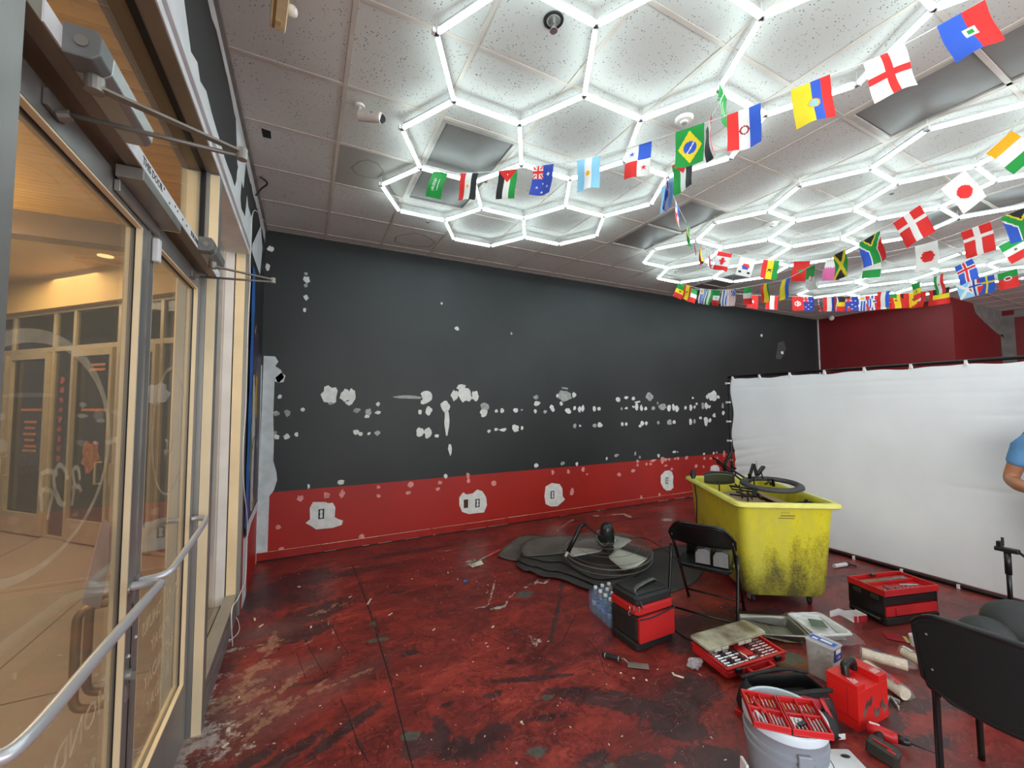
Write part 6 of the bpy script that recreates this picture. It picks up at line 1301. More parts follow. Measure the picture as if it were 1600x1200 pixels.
MB().tube([(0.113, -0.01, 0.025), (0.1142, -0.01, 0.025)], 0.008, 12).build('white_dot', m_white, t)
# screw box
SB = Vector((2.80, 1.365, 0)); t = thing('screw_tub', 'frosted plastic tub of screws with blue label', 'tub', tuple(SB), math.radians(0), rot=Euler((0, 0, math.radians(2))))
m_fro = M('frosted_polypropylene', (226, 230, 232), 0.35, 0, 0.04, alpha=0.38); m_scr = M('zinc_screws', (225, 225, 220), 0.45, 0.3, 0.45, 60, 0.8, 90, col2=(110, 110, 106))
sb = MB(); loft(sb, [[(a, b_, 0.0) for a, b_, _ in rr_loop(0.008, 0.008, 0.107, 0.142, 0.012, 0, 3)], [(a, b_, 0.2) for a, b_, _ in rr_loop(0, 0, 0.115, 0.15, 0.014, 0, 3)]], False, True); sb.build('tub_wall', m_fro, t, auto=40)
MB().rbox((0.0575, 0.075, 0.204), (0.12, 0.156, 0.008), 0.014).build('tub_lid', m_fro, t)
MB().rbox((0.0575, 0.075, 0.07), (0.098, 0.132, 0.135), 0.010).build('screw_heap', m_scr, t, kind='stuff')
m_bll = M('blue_tub_label', (32, 88, 196), 0.5)
MB().box((0.035, 0.01, 0.2082), (0.085, 0.145, 0.2088)).build('top_label', m_bll, t); MB().box((0.05, 0.03, 0.2089), (0.075, 0.09, 0.2092)).box((0.04, 0.10, 0.2089), (0.06, 0.13, 0.2092)).build('label_print', m_white, t)
MB().box((0.012, -0.0022, 0.13), (0.10, -0.0008, 0.198)).build('front_label', M('navy_tub_label', (44, 54, 130), 0.5), t); MB().box((0.03, -0.003, 0.172), (0.085, -0.0023, 0.196)).box((0.04, -0.003, 0.085), (0.09, -0.0015, 0.10)).build('label_print', m_white, t)
text('1-5/8', 0.022, 'label_size', m_white, t, frame4((0.055, -0.0032, 0.15), (1, 0, 0), (0, 0, 1)))
# roller sleeves in bags
m_flc = M('cream_roller_fleece', (226, 214, 186), 0.9, 0, 0.08, 20, 0.4, 120); m_brn = M('kraft_roller_paper', (176, 146, 112), 0.8, 0, 0.15, 10)
def roller(lab, a, b_, r_, prints, z=None):
    A, B = Vector(a), Vector(b_); c_ = (A+B)/2; t = thing('roller_cover', lab, 'paint roller', (c_.x, c_.y, 0), 0, 'bagged paint roller covers')
    A = A-Vector((c_.x, c_.y, 0)); B = B-Vector((c_.x, c_.y, 0))
    d = (B-A).normalized(); MB().tube([A, B], r_, 16).build('fleece_sleeve', m_flc, t, smooth=False)
    MB().tube([A-d*0.002, A+d*0.003], r_*0.55, 12).build('core', m_black, t)
    n = Vector((-d.y, d.x, 0))
    def fl(u, v):
        f = -0.05+u*(1.25); p_ = A+(B-A)*f; a_ = v*PI; rr2 = r_*1.12+0.004+0.006*noise.noise(Vector((u*9, v*5, r_*99)))
        if f > 1: rr2 *= max(0.35, 1-(f-1)*3)
        q = p_+n*math.cos(a_)*rr2*1.05+Vector((0, 0, 1))*math.sin(a_)*rr2; q.z = max(q.z, 0.002); return tuple(q)
    MB().grid(fl, 24, 10).build('plastic_sleeve', m_cf, t, smooth=True)
    for (f0, f1, v0, v1, mm) in prints:
        MB().grid(lambda u, v: tuple(A+(B-A)*(f0+u*(f1-f0))+n*math.cos((v0+v*(v1-v0))*PI)*r_*1.25+Vector((0, 0, 1))*math.sin((v0+v*(v1-v0))*PI)*r_*1.3), 8, 5).build('printed_band', mm, t, smooth=True)
    return t
m_pr = M('red_sleeve_print', (190, 40, 52), 0.4, 0, 0.2, 20); m_pb = M('blue_sleeve_print', (60, 110, 190), 0.4, 0, 0.2, 20)
roller('bagged roller cover with red and blue print, uppermost', onZ(1347,1020,.05), onZ(1418,1040,.05), 0.03, [(0.25, 0.45, 0.1, 0.5, m_pb), (0.0, 0.9, 0.02, 0.2, m_pr)])
roller('bagged cream roller cover lying lowest, nearest the red carton', onZ(1352,1040,.04), onZ(1415,1085,.035), 0.033, [(0.45, 0.62, 0.45, 0.75, m_pb), (0.62, 0.9, 0.35, 0.65, m_pr)])
roller('bagged roller cover with grey film end, beside the near chair', onZ(1412,1018,.04), onZ(1450,1040,.04), 0.028, [(0.0, 0.4, 0.3, 0.6, m_white)])
p = onZ(1328, 1050); t = thing('kraft_paper', 'crumpled kraft wrapper between tub and roller covers', 'paper', (p.x+0.03, p.y+0.02, 0), 0.4)
MB().grid(lambda u, v: ((u-.5)*0.11, (v-.5)*0.10, 0.012+0.03*abs(noise.noise(Vector((u*5, v*5, 2))))), 14, 12).build('wrapper', m_brn, t)
p = onZ(1412, 1000); t = thing('hang_tag', 'dark red tool label card lying by the black chair', 'label', (p.x, p.y, 0), math.radians(-55))
MB().prism([(-0.10, -0.045), (0.06, -0.045), (0.09, -0.03), (0.105, 0), (0.09, 0.03), (0.06, 0.045), (-0.10, 0.045)], 0.004, 0.006).build('card', M('dark_red_card', (150, 20, 34), 0.5), t)
MB().box((0.005, -0.045, 0.0062), (0.025, 0.045, 0.0068)).build('green_band', M('lime_band', (170, 180, 90), 0.5), t); MB().box((0.045, -0.025, 0.0062), (0.075, 0.02, 0.0068)).build('white_print', m_white, t)
p = onZ(1432, 1010); o = thing('white_cup', 'white cup fragment by the left side of the near chair', 'cup', (p.x, p.y, 0)); MB().lathe([(0.0, 0.002), (0.03, 0.002), (0.038, 0.07), (0.036, 0.07), (0.028, 0.006), (0, 0.006)], 20).build('cup_wall', m_cap, o, auto=40)
MB().tube([(-0.01, -0.05, 0.01), (0.02, -0.07, 0.03), (0.05, -0.08, 0.01)], 0.02, 8).build('tan_wrapper', m_brn, o, smooth=True)
# black and red tool box
K0 = Vector((3.875, 1.53, 0)); ka = math.atan2(-0.154, 0.555)
t = thing('drawer_tool_box', 'black and red stacking tool box with open bit tray on top', 'tool box', tuple(K0), ka)
KW, KD, KH = 0.52, 0.28, 0.26
MB().rbox((KW/2, KD/2, 0.035), (KW, KD, 0.06), 0.015).build('base', m_blk, t, auto=40)
MB().box((0.0, 0.012, 0.0653), (0.014, KD-0.006, 0.215)).box((KW-0.014, 0.012, 0.0653), (KW, KD-0.006, 0.215)).box((0.0145, KD-0.02, 0.0653), (KW-0.0145, KD-0.006, 0.215)).box((0.0145, 0.03, 0.139), (KW-0.0145, KD-0.0205, 0.145)).build('shell', m_blk, t, bevel=0.003)
MB().rbox((KW/2, 0.125, 0.101), (KW-0.031, 0.24, 0.07), 0.006).build('drawer', m_rplas, t)
MB().box((0.10, -0.002, 0.075), (KW-0.10, 0.0045, 0.125)).build('drawer_pull', m_rplas, t, bevel=0.002)
MB().rbox((KW/2, 0.13, 0.175), (KW-0.031, 0.235, 0.06), 0.006).build('drawer', m_blk, t)
tt = MB(); tt.box((0.0, 0.0, 0.216), (KW, KD, 0.226))
for a, b_ in (((0, 0, 0.2263), (KW, 0.012, 0.262)), ((0, KD-0.012, 0.2263), (KW, KD, 0.262)), ((0, 0.0123, 0.2263), (0.012, KD-0.0123, 0.262)), ((KW-0.012, 0.0123, 0.2263), (KW, KD-0.0123, 0.262)), ((0.0123, 0.16, 0.2263), (KW-0.0123, 0.166, 0.25)), ((0.0123, 0.22, 0.2263), (KW-0.0123, 0.226, 0.25))): tt.box(a, b_)
tt.build('top_tray', m_rplas, t, bevel=0.002)
br_ = random.Random(6)
for k in range(26):
    x = 0.03+k*0.0175; MB().tube([(x, 0.172, 0.246), (x+0.003, 0.214, 0.246)], 0.0042, 6).build('steel_bit', m_chr, t)
for k in range(15):
    x = 0.03+k*0.022; MB().tube([(x, 0.03, 0.240), (x+0.03+0.01*br_.random(), 0.035+0.1*br_.random(), 0.240)], 0.004, 6).build('steel_bit', m_chr if k % 3 else m_dst, t)
MB().cbox((0.33, 0.07, 0.25), (0.14, 0.015, 0.006), Euler((0, 0, -0.25))).build('steel_rule', m_chr, t)
MB().cbox((0.22, 0.25, 0.262), (0.07, 0.02, 0.02), Euler((0.3, 0.2, 0.4))).build('black_clip', m_blk, t, bevel=0.003)
for y in (0.07, 0.2): MB().rbox((-0.006, y, 0.19), (0.012, 0.06, 0.03), 0.004).build('side_latch', m_dk, t)
MB().tube([(-0.012, 0.03, 0.045), (-0.014, 0.25, 0.045)], 0.009, 8).build('side_handle', m_dk, t, smooth=True)
# white pipe offcut
p = onZ(1308, 887); t = thing('pipe_offcut', 'short white pipe piece with black end behind the yellow bin', 'pipe', (p.x, p.y, 0), math.radians(-10))
MB().tube([(-0.04, 0, 0.02), (0.13, 0.0, 0.02)], 0.019, 14).build('white_tube', m_white, t, smooth=False); MB().tube([(0.13, 0, 0.02), (0.15, 0, 0.02)], 0.023, 14).tube([(0.15, 0, 0.02), (0.20, -0.05, 0.012)], 0.009, 8).build('black_fitting', m_blk, t)
# cable running from the cooler to the tools
p0 = [onZ(*q) for q in ((1050,982), (1068,996), (1086,1002), (1110,1003))]; c_ = p0[0]
t = thing('extension_lead', 'thin black lead running from cooler bag to socket case', 'cable', (c_.x, c_.y, 0)); MB().tube(sm([(q.x-c_.x, q.y-c_.y, 0.006) for q in p0]), 0.0045, 6).build('cord', m_blk, t, smooth=True)
for (x, y) in ((1160, 985), (1176, 1000)):
    pass
t = thing('trim_stand', 'low black stand with white foot under the metal tray', 'stand', tuple(onZ(1162, 985)), 0.4)
MB().cbox((0, 0, 0.03), (0.12, 0.05, 0.05)).build('stand_body', m_blk, t, bevel=0.006); MB().cbox((-0.03, -0.035, 0.006), (0.05, 0.015, 0.010)).build('white_foot', m_white, t)
# outlets on the back wall
def outlet(px, py, lab, hole=False):
    p = onY(px, py, YB); o = thing('wall_outlet' if not hole else 'open_wall_box', lab, 'outlet', (p.x, YB-0.0022, p.z))
    MB().box((-0.030, -0.0015, -0.055), (0.030, 0.0, 0.055)).build('box_gap', m_black if not hole else M('brown_box_inside', (70, 54, 24), 0.8), o)
    if not hole:
        for z in (0.024, -0.024): MB().prism([(0.017*math.cos(k*PI/8), 0.017*math.sin(k*PI/8)*0.95) for k in range(16)], 0.0, 0.004, frame4((0, -0.0016, z), (1, 0, 0), (0, 0, 1))).build('socket_face', m_white, o)
        MB().box((-0.012, -0.003, -0.045), (0.012, -0.0016, 0.045)).build('yoke', m_white, o)
outlet(502, 803, 'white outlet in the patch nearest the left corner'); outlet(746, 786, 'white outlet beside the open wall box'); outlet(728, 787, 'open brown wall box beside an outlet', True); outlet(863, 773, 'white outlet in the third white patch from the left'); outlet(1042, 751, 'white outlet in the patch left of the yellow bin')
# ceiling devices
def ceil_dev(px, py, z=HC): p = onZ(px, py, z-0.02); return (p.x, p.y, z)
m_cam = M('white_camera_shell', (224, 218, 210), 0.35)
p = onZ(562, 165, HC); t = thing('security_camera', 'white bullet security camera on the ceiling near the left wall', 'camera', (p.x, p.y, HC))
MB().lathe([(0, -0.012), (0.03, -0.012), (0.034, 0.0), (0, 0.0)], 20).build('mount_base', m_cam, t, auto=40)
MB().tube([(0, 0, -0.012), (0.0, 0, -0.05), (0.01, -0.02, -0.075), (0.02, -0.03, -0.08)], 0.012, 10).build('arm', m_cam, t, smooth=True)
MB().tube([(0.0, -0.02, -0.08), (0.12, -0.10, -0.11)], 0.033, 18).build('camera_body', m_cam, t); MB().tube([(0.075, -0.069, -0.098), (0.078, -0.071, -0.086)], 0.0335, 18).build('seam', m_alud, t); MB().tube([(0.118, -0.086, -0.1095), (0.124, -0.103, -0.111)], 0.027, 18).build('lens_window', m_black, t)
t = thing('security_camera', 'tiny white dome camera at the far red wall corner', 'camera', tuple(onZ(1299, 497, HC-0.04)))
MB().sphere((0, 0, 0), 0.055, 14, 8).build('dome', m_cam, t, smooth=True); MB().tube([(0, 0, 0), (0, 0, 0.05)], 0.03, 10).build('mount', m_cam, t)
for px, py, lab in ((668, 343, 'pendent sprinkler head below the left hexagon cluster'), (1055, 424, 'pendent sprinkler head inside the middle cluster'), (1393, 298, 'pendent sprinkler head in the centre of the middle cluster')):
    t = thing('sprinkler_head', lab, 'sprinkler', ceil_dev(px, py), 0, 'ceiling sprinkler heads')
    MB().lathe([(0.0, -0.004), (0.035, -0.004), (0.04, 0.0)], 20).build('escutcheon', m_cam, t, auto=40); MB().tube([(0, 0, -0.004), (0, 0, -0.045)], 0.008, 8).build('sprinkler_body', m_chr, t); MB().lathe([(0, -0.05), (0.018, -0.05), (0.018, -0.047), (0, -0.047)], 14).build('deflector', m_chr, t)
t = thing('sprinkler_head', 'dark ringed sprinkler head in the top hexagon', 'sprinkler', ceil_dev(865, 38))
MB().lathe([(0.036, -0.001), (0.050, -0.003), (0.052, 0.002)], 28).build('dark_ring', m_black, t, smooth=False); MB().lathe([(0.0, -0.001), (0.028, -0.001), (0.034, -0.004)], 20).build('cup', m_alud, t); MB().tube([(0, 0, 0.0), (0.0, 0, -0.05)], 0.012, 8).build('sprinkler_body', m_chr, t); MB().lathe([(0, -0.056), (0.02, -0.056), (0.02, -0.052), (0, -0.052)], 14).build('deflector', m_chr, t)
for px, py, lab in ((1069, 190, 'round white ceiling speaker behind the green and yellow flag'), (1206, 352, 'round white smoke detector in the middle cluster')):
    t = thing('smoke_detector', lab, 'detector', ceil_dev(px, py)); MB().lathe([(0, -0.032), (0.022, -0.032), (0.028, -0.024), (0.05, -0.02), (0.06, -0.006), (0.062, 0.0)], 28).build('base', m_cam, t, auto=30); MB().lathe([(0.0, -0.036), (0.018, -0.036), (0.02, -0.032)], 20).build('sensor_cap', m_fgrey, t, smooth=True)
# ceiling hung emergency lamp box near top left
a_ = onZ(441, 30, 3.46)
t = thing('emergency_light', 'cream emergency light box hanging at the top left ceiling', 'emergency light', (a_.x-0.01, a_.y-0.06, 3.46), 0.12)
MB().rbox((0, -0.10, 0.0), (0.065, 0.36, 0.10), 0.008).build('lamp_housing', M('cream_lamp_housing', (232, 212, 164), 0.5), t); MB().box((-0.024, -0.27, -0.0505), (-0.012, 0.07, -0.0497)).build('cover_seam', M('brown_seam', (150, 120, 70), 0.6), t)
MB().cbox((0, 0.03, -0.0512), (0.022, 0.03, 0.002)).build('test_plate', M('tan_plate', (206, 180, 126), 0.5), t, bevel=0.001)
MB().tube([(0, -0.1, 0.05), (0, -0.1, HC-3.46)], 0.012, 8).build('stem', m_cam, t)
MB().sphere((0.050, -0.01, 0.0), 0.026, 14, 8).build('lamp_head', m_cam, t, smooth=True)
# black cable poking from the ceiling corner at the left wall
t = thing('black_lead', 'short black lead curling out of the ceiling at the left wall', 'cable', (XL+0.03, 3.98, HC)); MB().tube(sm([(0.02, 0.0, 0.0), (0.07, 0.05, -0.02), (0.02, 0.10, -0.06), (-0.02, 0.12, -0.12)]), 0.007, 6).build('cord', m_blk, t, smooth=True)
# ------------------------------------------------------------ flag bunting
def c3(h): return tuple(s2l(v) for v in h)
Wt, Rd, Gn, Bu, Ye, Bk, Sk, Or = c3((232, 232, 228)), c3((224, 40, 36)), c3((22, 150, 60)), c3((44, 90, 200)), c3((236, 212, 30)), c3((30, 30, 32)), c3((140, 200, 232)), c3((238, 176, 20))
Nv = c3((38, 66, 168)); Dr = c3((150, 28, 40)); Pk = c3((226, 110, 170))
def vs_(*cols, ws=None):
    ws = ws or [1/len(cols)]*len(cols)
    def f(u, v):
        s_ = 0
        for c_, w_ in zip(cols, ws):
            s_ += w_
            if u <= s_+1e-6: return c_
        return cols[-1]
    return f
def hs_(*cols, ws=None):
    g_ = vs_(*cols, ws=ws); return lambda u, v: g_(v, u)
def disc(f, cx, cyy, r, c_, asp=1.45): return lambda u, v: c_ if (u-cx)**2+((v-cyy)*asp)**2 < r*r else f(u, v)
def star(f, cx, cyy, r, c_, asp=1.45):
    def g_(u, v):
        x, y = u-cx, (v-cyy)*asp; d = math.hypot(x, y)
        if d < r:
            a = (math.atan2(x, -y)) % (2*PI/5)-PI/5
            aa = PI/5-abs(a); ri = 0.38*r; s5 = math.sin(PI/5)
            if d < r*ri*s5/(ri*math.sin(PI/5-aa)+r*math.sin(aa)): return c_
        return f(u, v)
    return g_
def cross(bg, c_, cu, cv, w_, c2=None, w2=0):
    def g_(u, v):
        du, dv = abs(u-cu), abs(v-cv)*1.45
        if c2 and (du < w2 or dv < w2): return c2
        if du < w_ or dv < w_: return c_
        return bg
    return g_
def jack(f):
    def g_(u, v):
        if u < 0.5 and v < 0.42:
            x, y = u/0.5, v/0.42
            if abs(x-.5) < .1 or abs(y-.5) < .1: return Rd
            if abs(x-.5) < .18 or abs(y-.5) < .18: return Wt
            if abs(x-y) < .09 or abs(x+y-1) < .09: return Rd
            if abs(x-y) < .2 or abs(x+y-1) < .2: return Wt
        return f(u, v)
    return g_
def brazil(u, v):
    x, y = abs(u-.5)/.42, abs(v-.5)/.42
    if (u-.5)**2+((v-.5)*1.45)**2 < .23**2: return Wt if abs((u-.5)*1.0+(v-.5)*1.0-0.02) < 0.025 else Bu
    return Ye if x+y < 1 else Gn
def saltire(u, v):
    a, b_ = abs(u-v), abs(u+v-1)
    if a < .12 or b_ < .12: return Ye
    return Bk if (v < min(u, 1-u) or v > max(u, 1-u)) else Gn
def safrica(u, v):
    x, y = u, v
    d = abs(x-.5)
    if y > .5: 
        if d < .13: return Gn
        if d < .19: return Wt
        return Bu if x < .5 else Rd
    e = d-(.5-y)
    if abs(e) < .13: return Gn
    if e < -.13: return Ye if e > -.2 else Bk
    return Wt if e < .2 else (Bu if x < .5 else Rd)
def canada(u, v):
    if v < .25 or v > .75: return Rd
    x, y = abs(u-.5), v-.5
    return Rd if (x < .22*(1-abs(y)*4.5) and abs(y) < .2) or (x < .26 and abs(y+.01) < .03) or (x < 0.02 and abs(y) < .2) else Wt
def korea(u, v):
    x, y = u-.5, (v-.5)*1.45; d = math.hypot(x, y)
    if d < .24: return Rd if y < 0.06*math.sin(x*12) else Bu
    for sx in (-1, 1):
        for sy_ in (-1, 1):
            if abs(x-sx*.3) < .09 and abs(y-sy_*.42) < .08 and int((y+1)*26) % 2 == 0: return Bk
    return Wt
def sverige(u, v): return Ye if abs(u-.5) < .09 or abs(v-.36) < .06 else Bu
def scot(u, v): return Wt if abs(u-v) < .12 or abs(u+v-1) < .12 else Sk
def usa(u, v):
    if u > .5 and v < .42: return Nv if int(u*40+v*33) % 4 else Wt
    return c3((226, 120, 116)) if int(u*13) % 2 else Wt
def stripesb(u, v):
    if u < .5 and v < .36: return Wt if (u-.25)**2+(v-.18)**2*2 > .016 else Or
    return Bu if int(u*9) % 2 else Wt
def panama(u, v): return (Wt if u < .5 else Bu) if v < .5 else (Rd if u < .5 else Wt)
panama_ = star(star(panama, .25, .25, .14, Bu), .75, .75, .14, Rd)
def jordan(u, v): return Rd if v < .42-.84*abs(u-.5) else (Bk if u < .333 else (Wt if u < .667 else Gn))
def saudi(u, v): return Wt if (.30 < u < .46 and .25 < v < .75 and (int(v*40) % 3 != 0) and (int(u*30+v*17) % 3)) or (.60 < u < .63 and .25 < v < .72) else Gn
def qatar(u, v): return Wt if v < .36+0.03*abs(((u*9) % 1)*2-1) else Pk
def ozs(f):
    for x, y, r in ((.75, .3, .11), (.25, .72, .08), (.5, .88, .08), (.75, .7, .08), (.5, .58, .07)): f = star(f, x, y, r, Wt)
    return f
FL = {
 'saudi': (saudi, 'green with white script'), 'egypt': (disc(vs_(Rd, Wt, Bk), .5, .5, .08, Or), 'red white black'), 'jordan': (star(jordan, .5, .14, .05, Wt), 'black white green with red triangle'),
 'oz': (ozs(jack(lambda u, v: Nv)), 'blue with union canton and stars'), 'argentina': (disc(vs_(Sk, Wt, Sk), .5, .5, .1, Or), 'pale blue and white with sun'), 'panama': (panama_, 'white blue red quarters with stars'),
 'brazil': (brazil, 'green with yellow diamond and blue disc'), 'paraguay': (disc(disc(vs_(Rd, Wt, Bu), .5, .5, .15, Dr), .5, .5, .10, Wt), 'red white blue with round seal'), 'ecuador': (disc(disc(vs_(Ye, Bu, Rd, ws=[.5, .25, .25]), .52, .52, .17, Or), .52, .52, .11, Sk), 'yellow blue red with emblem'),
 'england': (cross(Wt, Rd, .5, .5, .1), 'white with red cross'), 'haiti': (lambda u, v: (Wt if abs(u-.5) < .14 and abs(v-.5) < .11 else (Bu if u < .5 else Rd)) if not (abs(u-.5) < .06 and abs(v-.5) < .05) else Gn, 'blue and red with white panel'),
 'ivory': (hs_(Or, Wt, Gn), 'orange white green'), 'japan': (disc(lambda u, v: Wt, .5, .5, .3, Rd), 'white with red disc'), 'denmark': (cross(Rd, Wt, .5, .36, .09), 'red with white cross'),
 'safrica': (safrica, 'black green yellow blue red with Y band'), 'jamaica': (saltire, 'black green with yellow saltire'), 'canada': (canada, 'red white with leaf'), 'korea': (korea, 'white with red blue disc'),
 'ghana': (star(vs_(Rd, Ye, Gn), .5, .5, .2, Bk), 'red yellow green with black star'), 'morocco': (star(lambda u, v: Rd, .5, .5, .24, Gn), 'red with green star'), 'qatar': (qatar, 'white over pink with serrated edge'), 'algeria': (disc(disc(hs_(Gn, Wt), .5, .5, .18, Rd), .54, .5, .14, Wt), 'green over white with red crescent'),
 'ukraine': (vs_(Bu, Ye), 'blue and yellow'), 'lith': (vs_(Gn, Ye, Rd), 'green yellow red'), 'italy': (hs_(Gn, Wt, Rd), 'green white red'), 'usa': (usa, 'striped with blue canton'), 'mexico': (disc(hs_(Gn, Wt, Rd), .5, .5, .1, c3((120, 120, 60))), 'green white red with emblem'),
 'uruguay': (stripesb, 'blue and white stripes with sun'), 'tunisia': (disc(disc(disc(lambda u, v: Rd, .5, .5, .26, Wt), .5, .5, .18, Rd), .54, .5, .12, Wt), 'red with white disc'), 'austria': (vs_(Rd, Wt, Rd), 'red white red'), 'swiss': (lambda u, v: Wt if abs(u-.5) < .1 and abs(v-.5) < .08 else Rd, 'plain red with small white mark'),
 'spain': (disc(vs_(Rd, Ye, Rd, ws=[.25, .5, .25]), .42, .45, .09, Dr), 'red yellow red with emblem'), 'nether': (vs_(Rd, Wt, Bu), 'red white blue'), 'belgium': (hs_(Bk, Ye, Rd), 'black yellow red'), 'iran': (disc(vs_(Rd, Wt, Gn), .5, .5, .08, Rd), 'red white green'), 'iceland': (cross(Bu, Wt, .5, .36, .14, Rd, .06), 'blue with red and white cross'),
 'portugal': (disc(disc(hs_(Gn, Rd, ws=[.42, .58]), .5, .42, .2, Wt), .5, .42, .13, Dr), 'green over red with seal'), 'norway': (cross(Rd, Wt, .5, .4, .16, Nv, .08), 'red with blue and white cross'), 'sweden': (sverige, 'blue with yellow cross'), 'scot': (scot, 'pale blue with white saltire'), 'latvia': (vs_(Dr, Wt, Dr, ws=[.4, .2, .4]), 'maroon and white'), 'germany': (vs_(Bk, Rd, Ye), 'black red yellow'), 'senegal': (star(hs_(Gn, Ye, Rd), .5, .5, .16, Bk), 'green yellow red with star'), 'greece': (lambda u, v: Bu if int(u*5) % 2 else Wt, 'blue and white stripes'), 'nigeria': (vs_(Gn, Wt, Gn), 'green white green'),
}
m_flag = attr_mat('printed_flag_paper', 0.7)
m_cord = M('white_bunting_cord', (232, 232, 230), 0.6, 0, 0.02)
frng = random.Random(21)
def bunting(lab, pts, flags, FWd=0.152, FHt=0.20):
    P_ = [atD(*p_) for p_ in pts]; c_ = P_[len(P_)//2]; t = thing('flag_bunting', lab, 'bunting', tuple(c_), 0, 'strings of national flags under the ceiling')
    curve = sm(P_, 16); q = [p_-c_ for p_ in curve]
    MB().tube(q, 0.0028, 5).build('bunting_cord', m_cord, t, smooth=True)
    def pix(p_): d = p_-EYEV; z = d.dot(FW); return (800+FPX*d.dot(RT)/z, 600-FPX*d.dot(UP)/z)
    pxs = [pix(p_) for p_ in curve]
    for fl_ in flags:
        nm, fx, fy = fl_[:3]; opt = fl_[3] if len(fl_) > 3 else {}
        k = min(range(1, len(curve)-1), key=lambda i: (pxs[i][0]-fx)**2+(pxs[i][1]-fy)**2)
        tg = (curve[k+1]-curve[k-1]).normalized()
        if tg.dot(RT) < 0: tg = -tg
        if opt.get('turn'): tg = Matrix.Rotation(opt['turn'], 3, 'Z') @ tg
        dn = (Vector((0, 0, -1))+tg*tg.z*opt.get('perp', 0.8)).normalized()
        o_ = curve[k]
        if 'flat' in opt:
            tg = Matrix.Rotation(math.radians(opt['flat']), 3, 'Z') @ RT.normalized(); tg.z = 0; tg.normalize(); dn = Vector((0.0, 0.0, -1.0))
        w_, h_ = FWd*opt.get('w', 1), FHt*opt.get('h', 1); swing = frng.uniform(-0.10, 0.10); curl = frng.uniform(-0.02, 0.02)*opt.get('curl', 1); ph = frng.uniform(0, 6)
        nu, nv = (64, 80) if (o_-EYEV).length < 2.75 else (44, 54) if (o_-EYEV).length < 3.3 else ((28, 34) if (o_-EYEV).length < 4.6 else (16, 20))
        f = FL[nm][0]
        nrm = tg.cross(dn).normalized(); vs, fs, cols = [], [], []
        for j in range(nv+1):
            for i in range(nu+1):
                u, v = i/nu, j/nv
                p_ = o_+tg*(u-.5)*w_+dn*v*h_+nrm*(swing*v*h_+curl*math.sin(u*5+ph)*v+0.006*math.sin(v*6+ph*2))
                vs.append(tuple(p_-c_))
        for j in range(nv):
            for i in range(nu):
                fs.append((j*(nu+1)+i, j*(nu+1)+i+1, (j+1)*(nu+1)+i+1, (j+1)*(nu+1)+i)); cols.append(f((i+.5)/nu, (j+.5)/nv))
        me = bpy.data.meshes.new('flag'); me.from_pydata(vs, [], fs); me.materials.append(m_flag)
        ca = me.color_attributes.new('col', 'FLOAT_COLOR', 'CORNER'); arr = np.ones((len(fs)*4, 4), np.float32); arr[:, :3] = np.repeat(np.array(cols, np.float32), 4, axis=0); ca.data.foreach_set('color', arr.ravel())
        for p2 in me.polygons: p2.use_smooth = True
        o = bpy.data.objects.new('flag', me); C.objects.link(o); o.parent = t; o['label'] = FL[nm][1]+' flag'
    return t
dA0 = 3.24
bunting('front flag string rising from the left cluster to the upper right', [(655,262,dA0),(690,269,3.1),(740,270,3.0),(790,266,2.9),(850,259,2.75),(920,247,2.6),(998,226,2.45),(1078,200,2.25),(1168,169,2.08),(1272,127,1.92),(1380,85,1.84),(1500,22,1.72),(1640,-60,1.6)],
  [('saudi',686,269),('egypt',735,270,{'w':.95}),('jordan',793,265),('oz',851,259),('argentina',920,247),('panama',998,226),('brazil',1079,200),('paraguay',1163,170),('ecuador',1266,130),('england',1378,86),('haiti',1503,20)])
bunting('flag string dropping steeply from the left cluster, then crossing right', [(1126,140,2.42),(1130,148,2.3),(1112,182,2.35),(1085,225,2.5),(1055,262,2.7),(1042,280,2.85),(1050,302,3.05),(1063,330,3.4),(1076,354,3.8),(1090,378,4.3),(1110,392,4.6),(1133,394,4.5),(1167,402,4.4),(1205,407,4.3),(1250,408,4.2),(1303,405,3.9),(1362,398,3.6),(1443,382,3.2),(1524,355,2.9),(1600,325,2.7),(1680,290,2.5)],
  [('saudi',1130,142,{'flat':48}),('egypt',1102,190,{'flat':76}),('jordan',1063,250,{'flat':116}),('oz',1040,278,{'flat':60}),('argentina',1046,284,{'flat':100}),('panama',1058,316,{'flat':58}),('brazil',1073,349,{'flat':60}),('paraguay',1086,370,{'flat':66}),('ecuador',1095,383,{'flat':70}),('england',1106,390,{'flat':60}),('haiti',1114,392,{'flat':66}),
   ('canada',1133,394),('korea',1169,402),('ghana',1206,407),('morocco',1252,408),('qatar',1303,405),('ivory',1362,398),('japan',1446,382),('denmark',1524,355),('safrica',1592,328)])
bunting('flag string falling from the right edge towards the back wall', [(1680,100,2.1),(1600,183,2.35),(1560,222,2.5),(1490,280,2.5),(1416,335,2.65),(1358,370,2.9),(1315,393,3.1),(1265,417,3.6),(1228,436,4.0),(1196,443,4.4),(1165,449,4.8),(1138,453,5.1),(1115,453,5.4),(1090,450,5.7),(1065,443,6.0)],
  [('ivory',1560,222),('japan',1488,281),('denmark',1416,335),('safrica',1358,370),('jamaica',1313,394),('algeria',1266,417),('ukraine',1229,436),('lith',1197,443),('italy',1168,449),('usa',1143,453),('greece',1134,454),('mexico',1119,453),('nigeria',1109,452),('uruguay',1100,451),('spain',1076,446)])
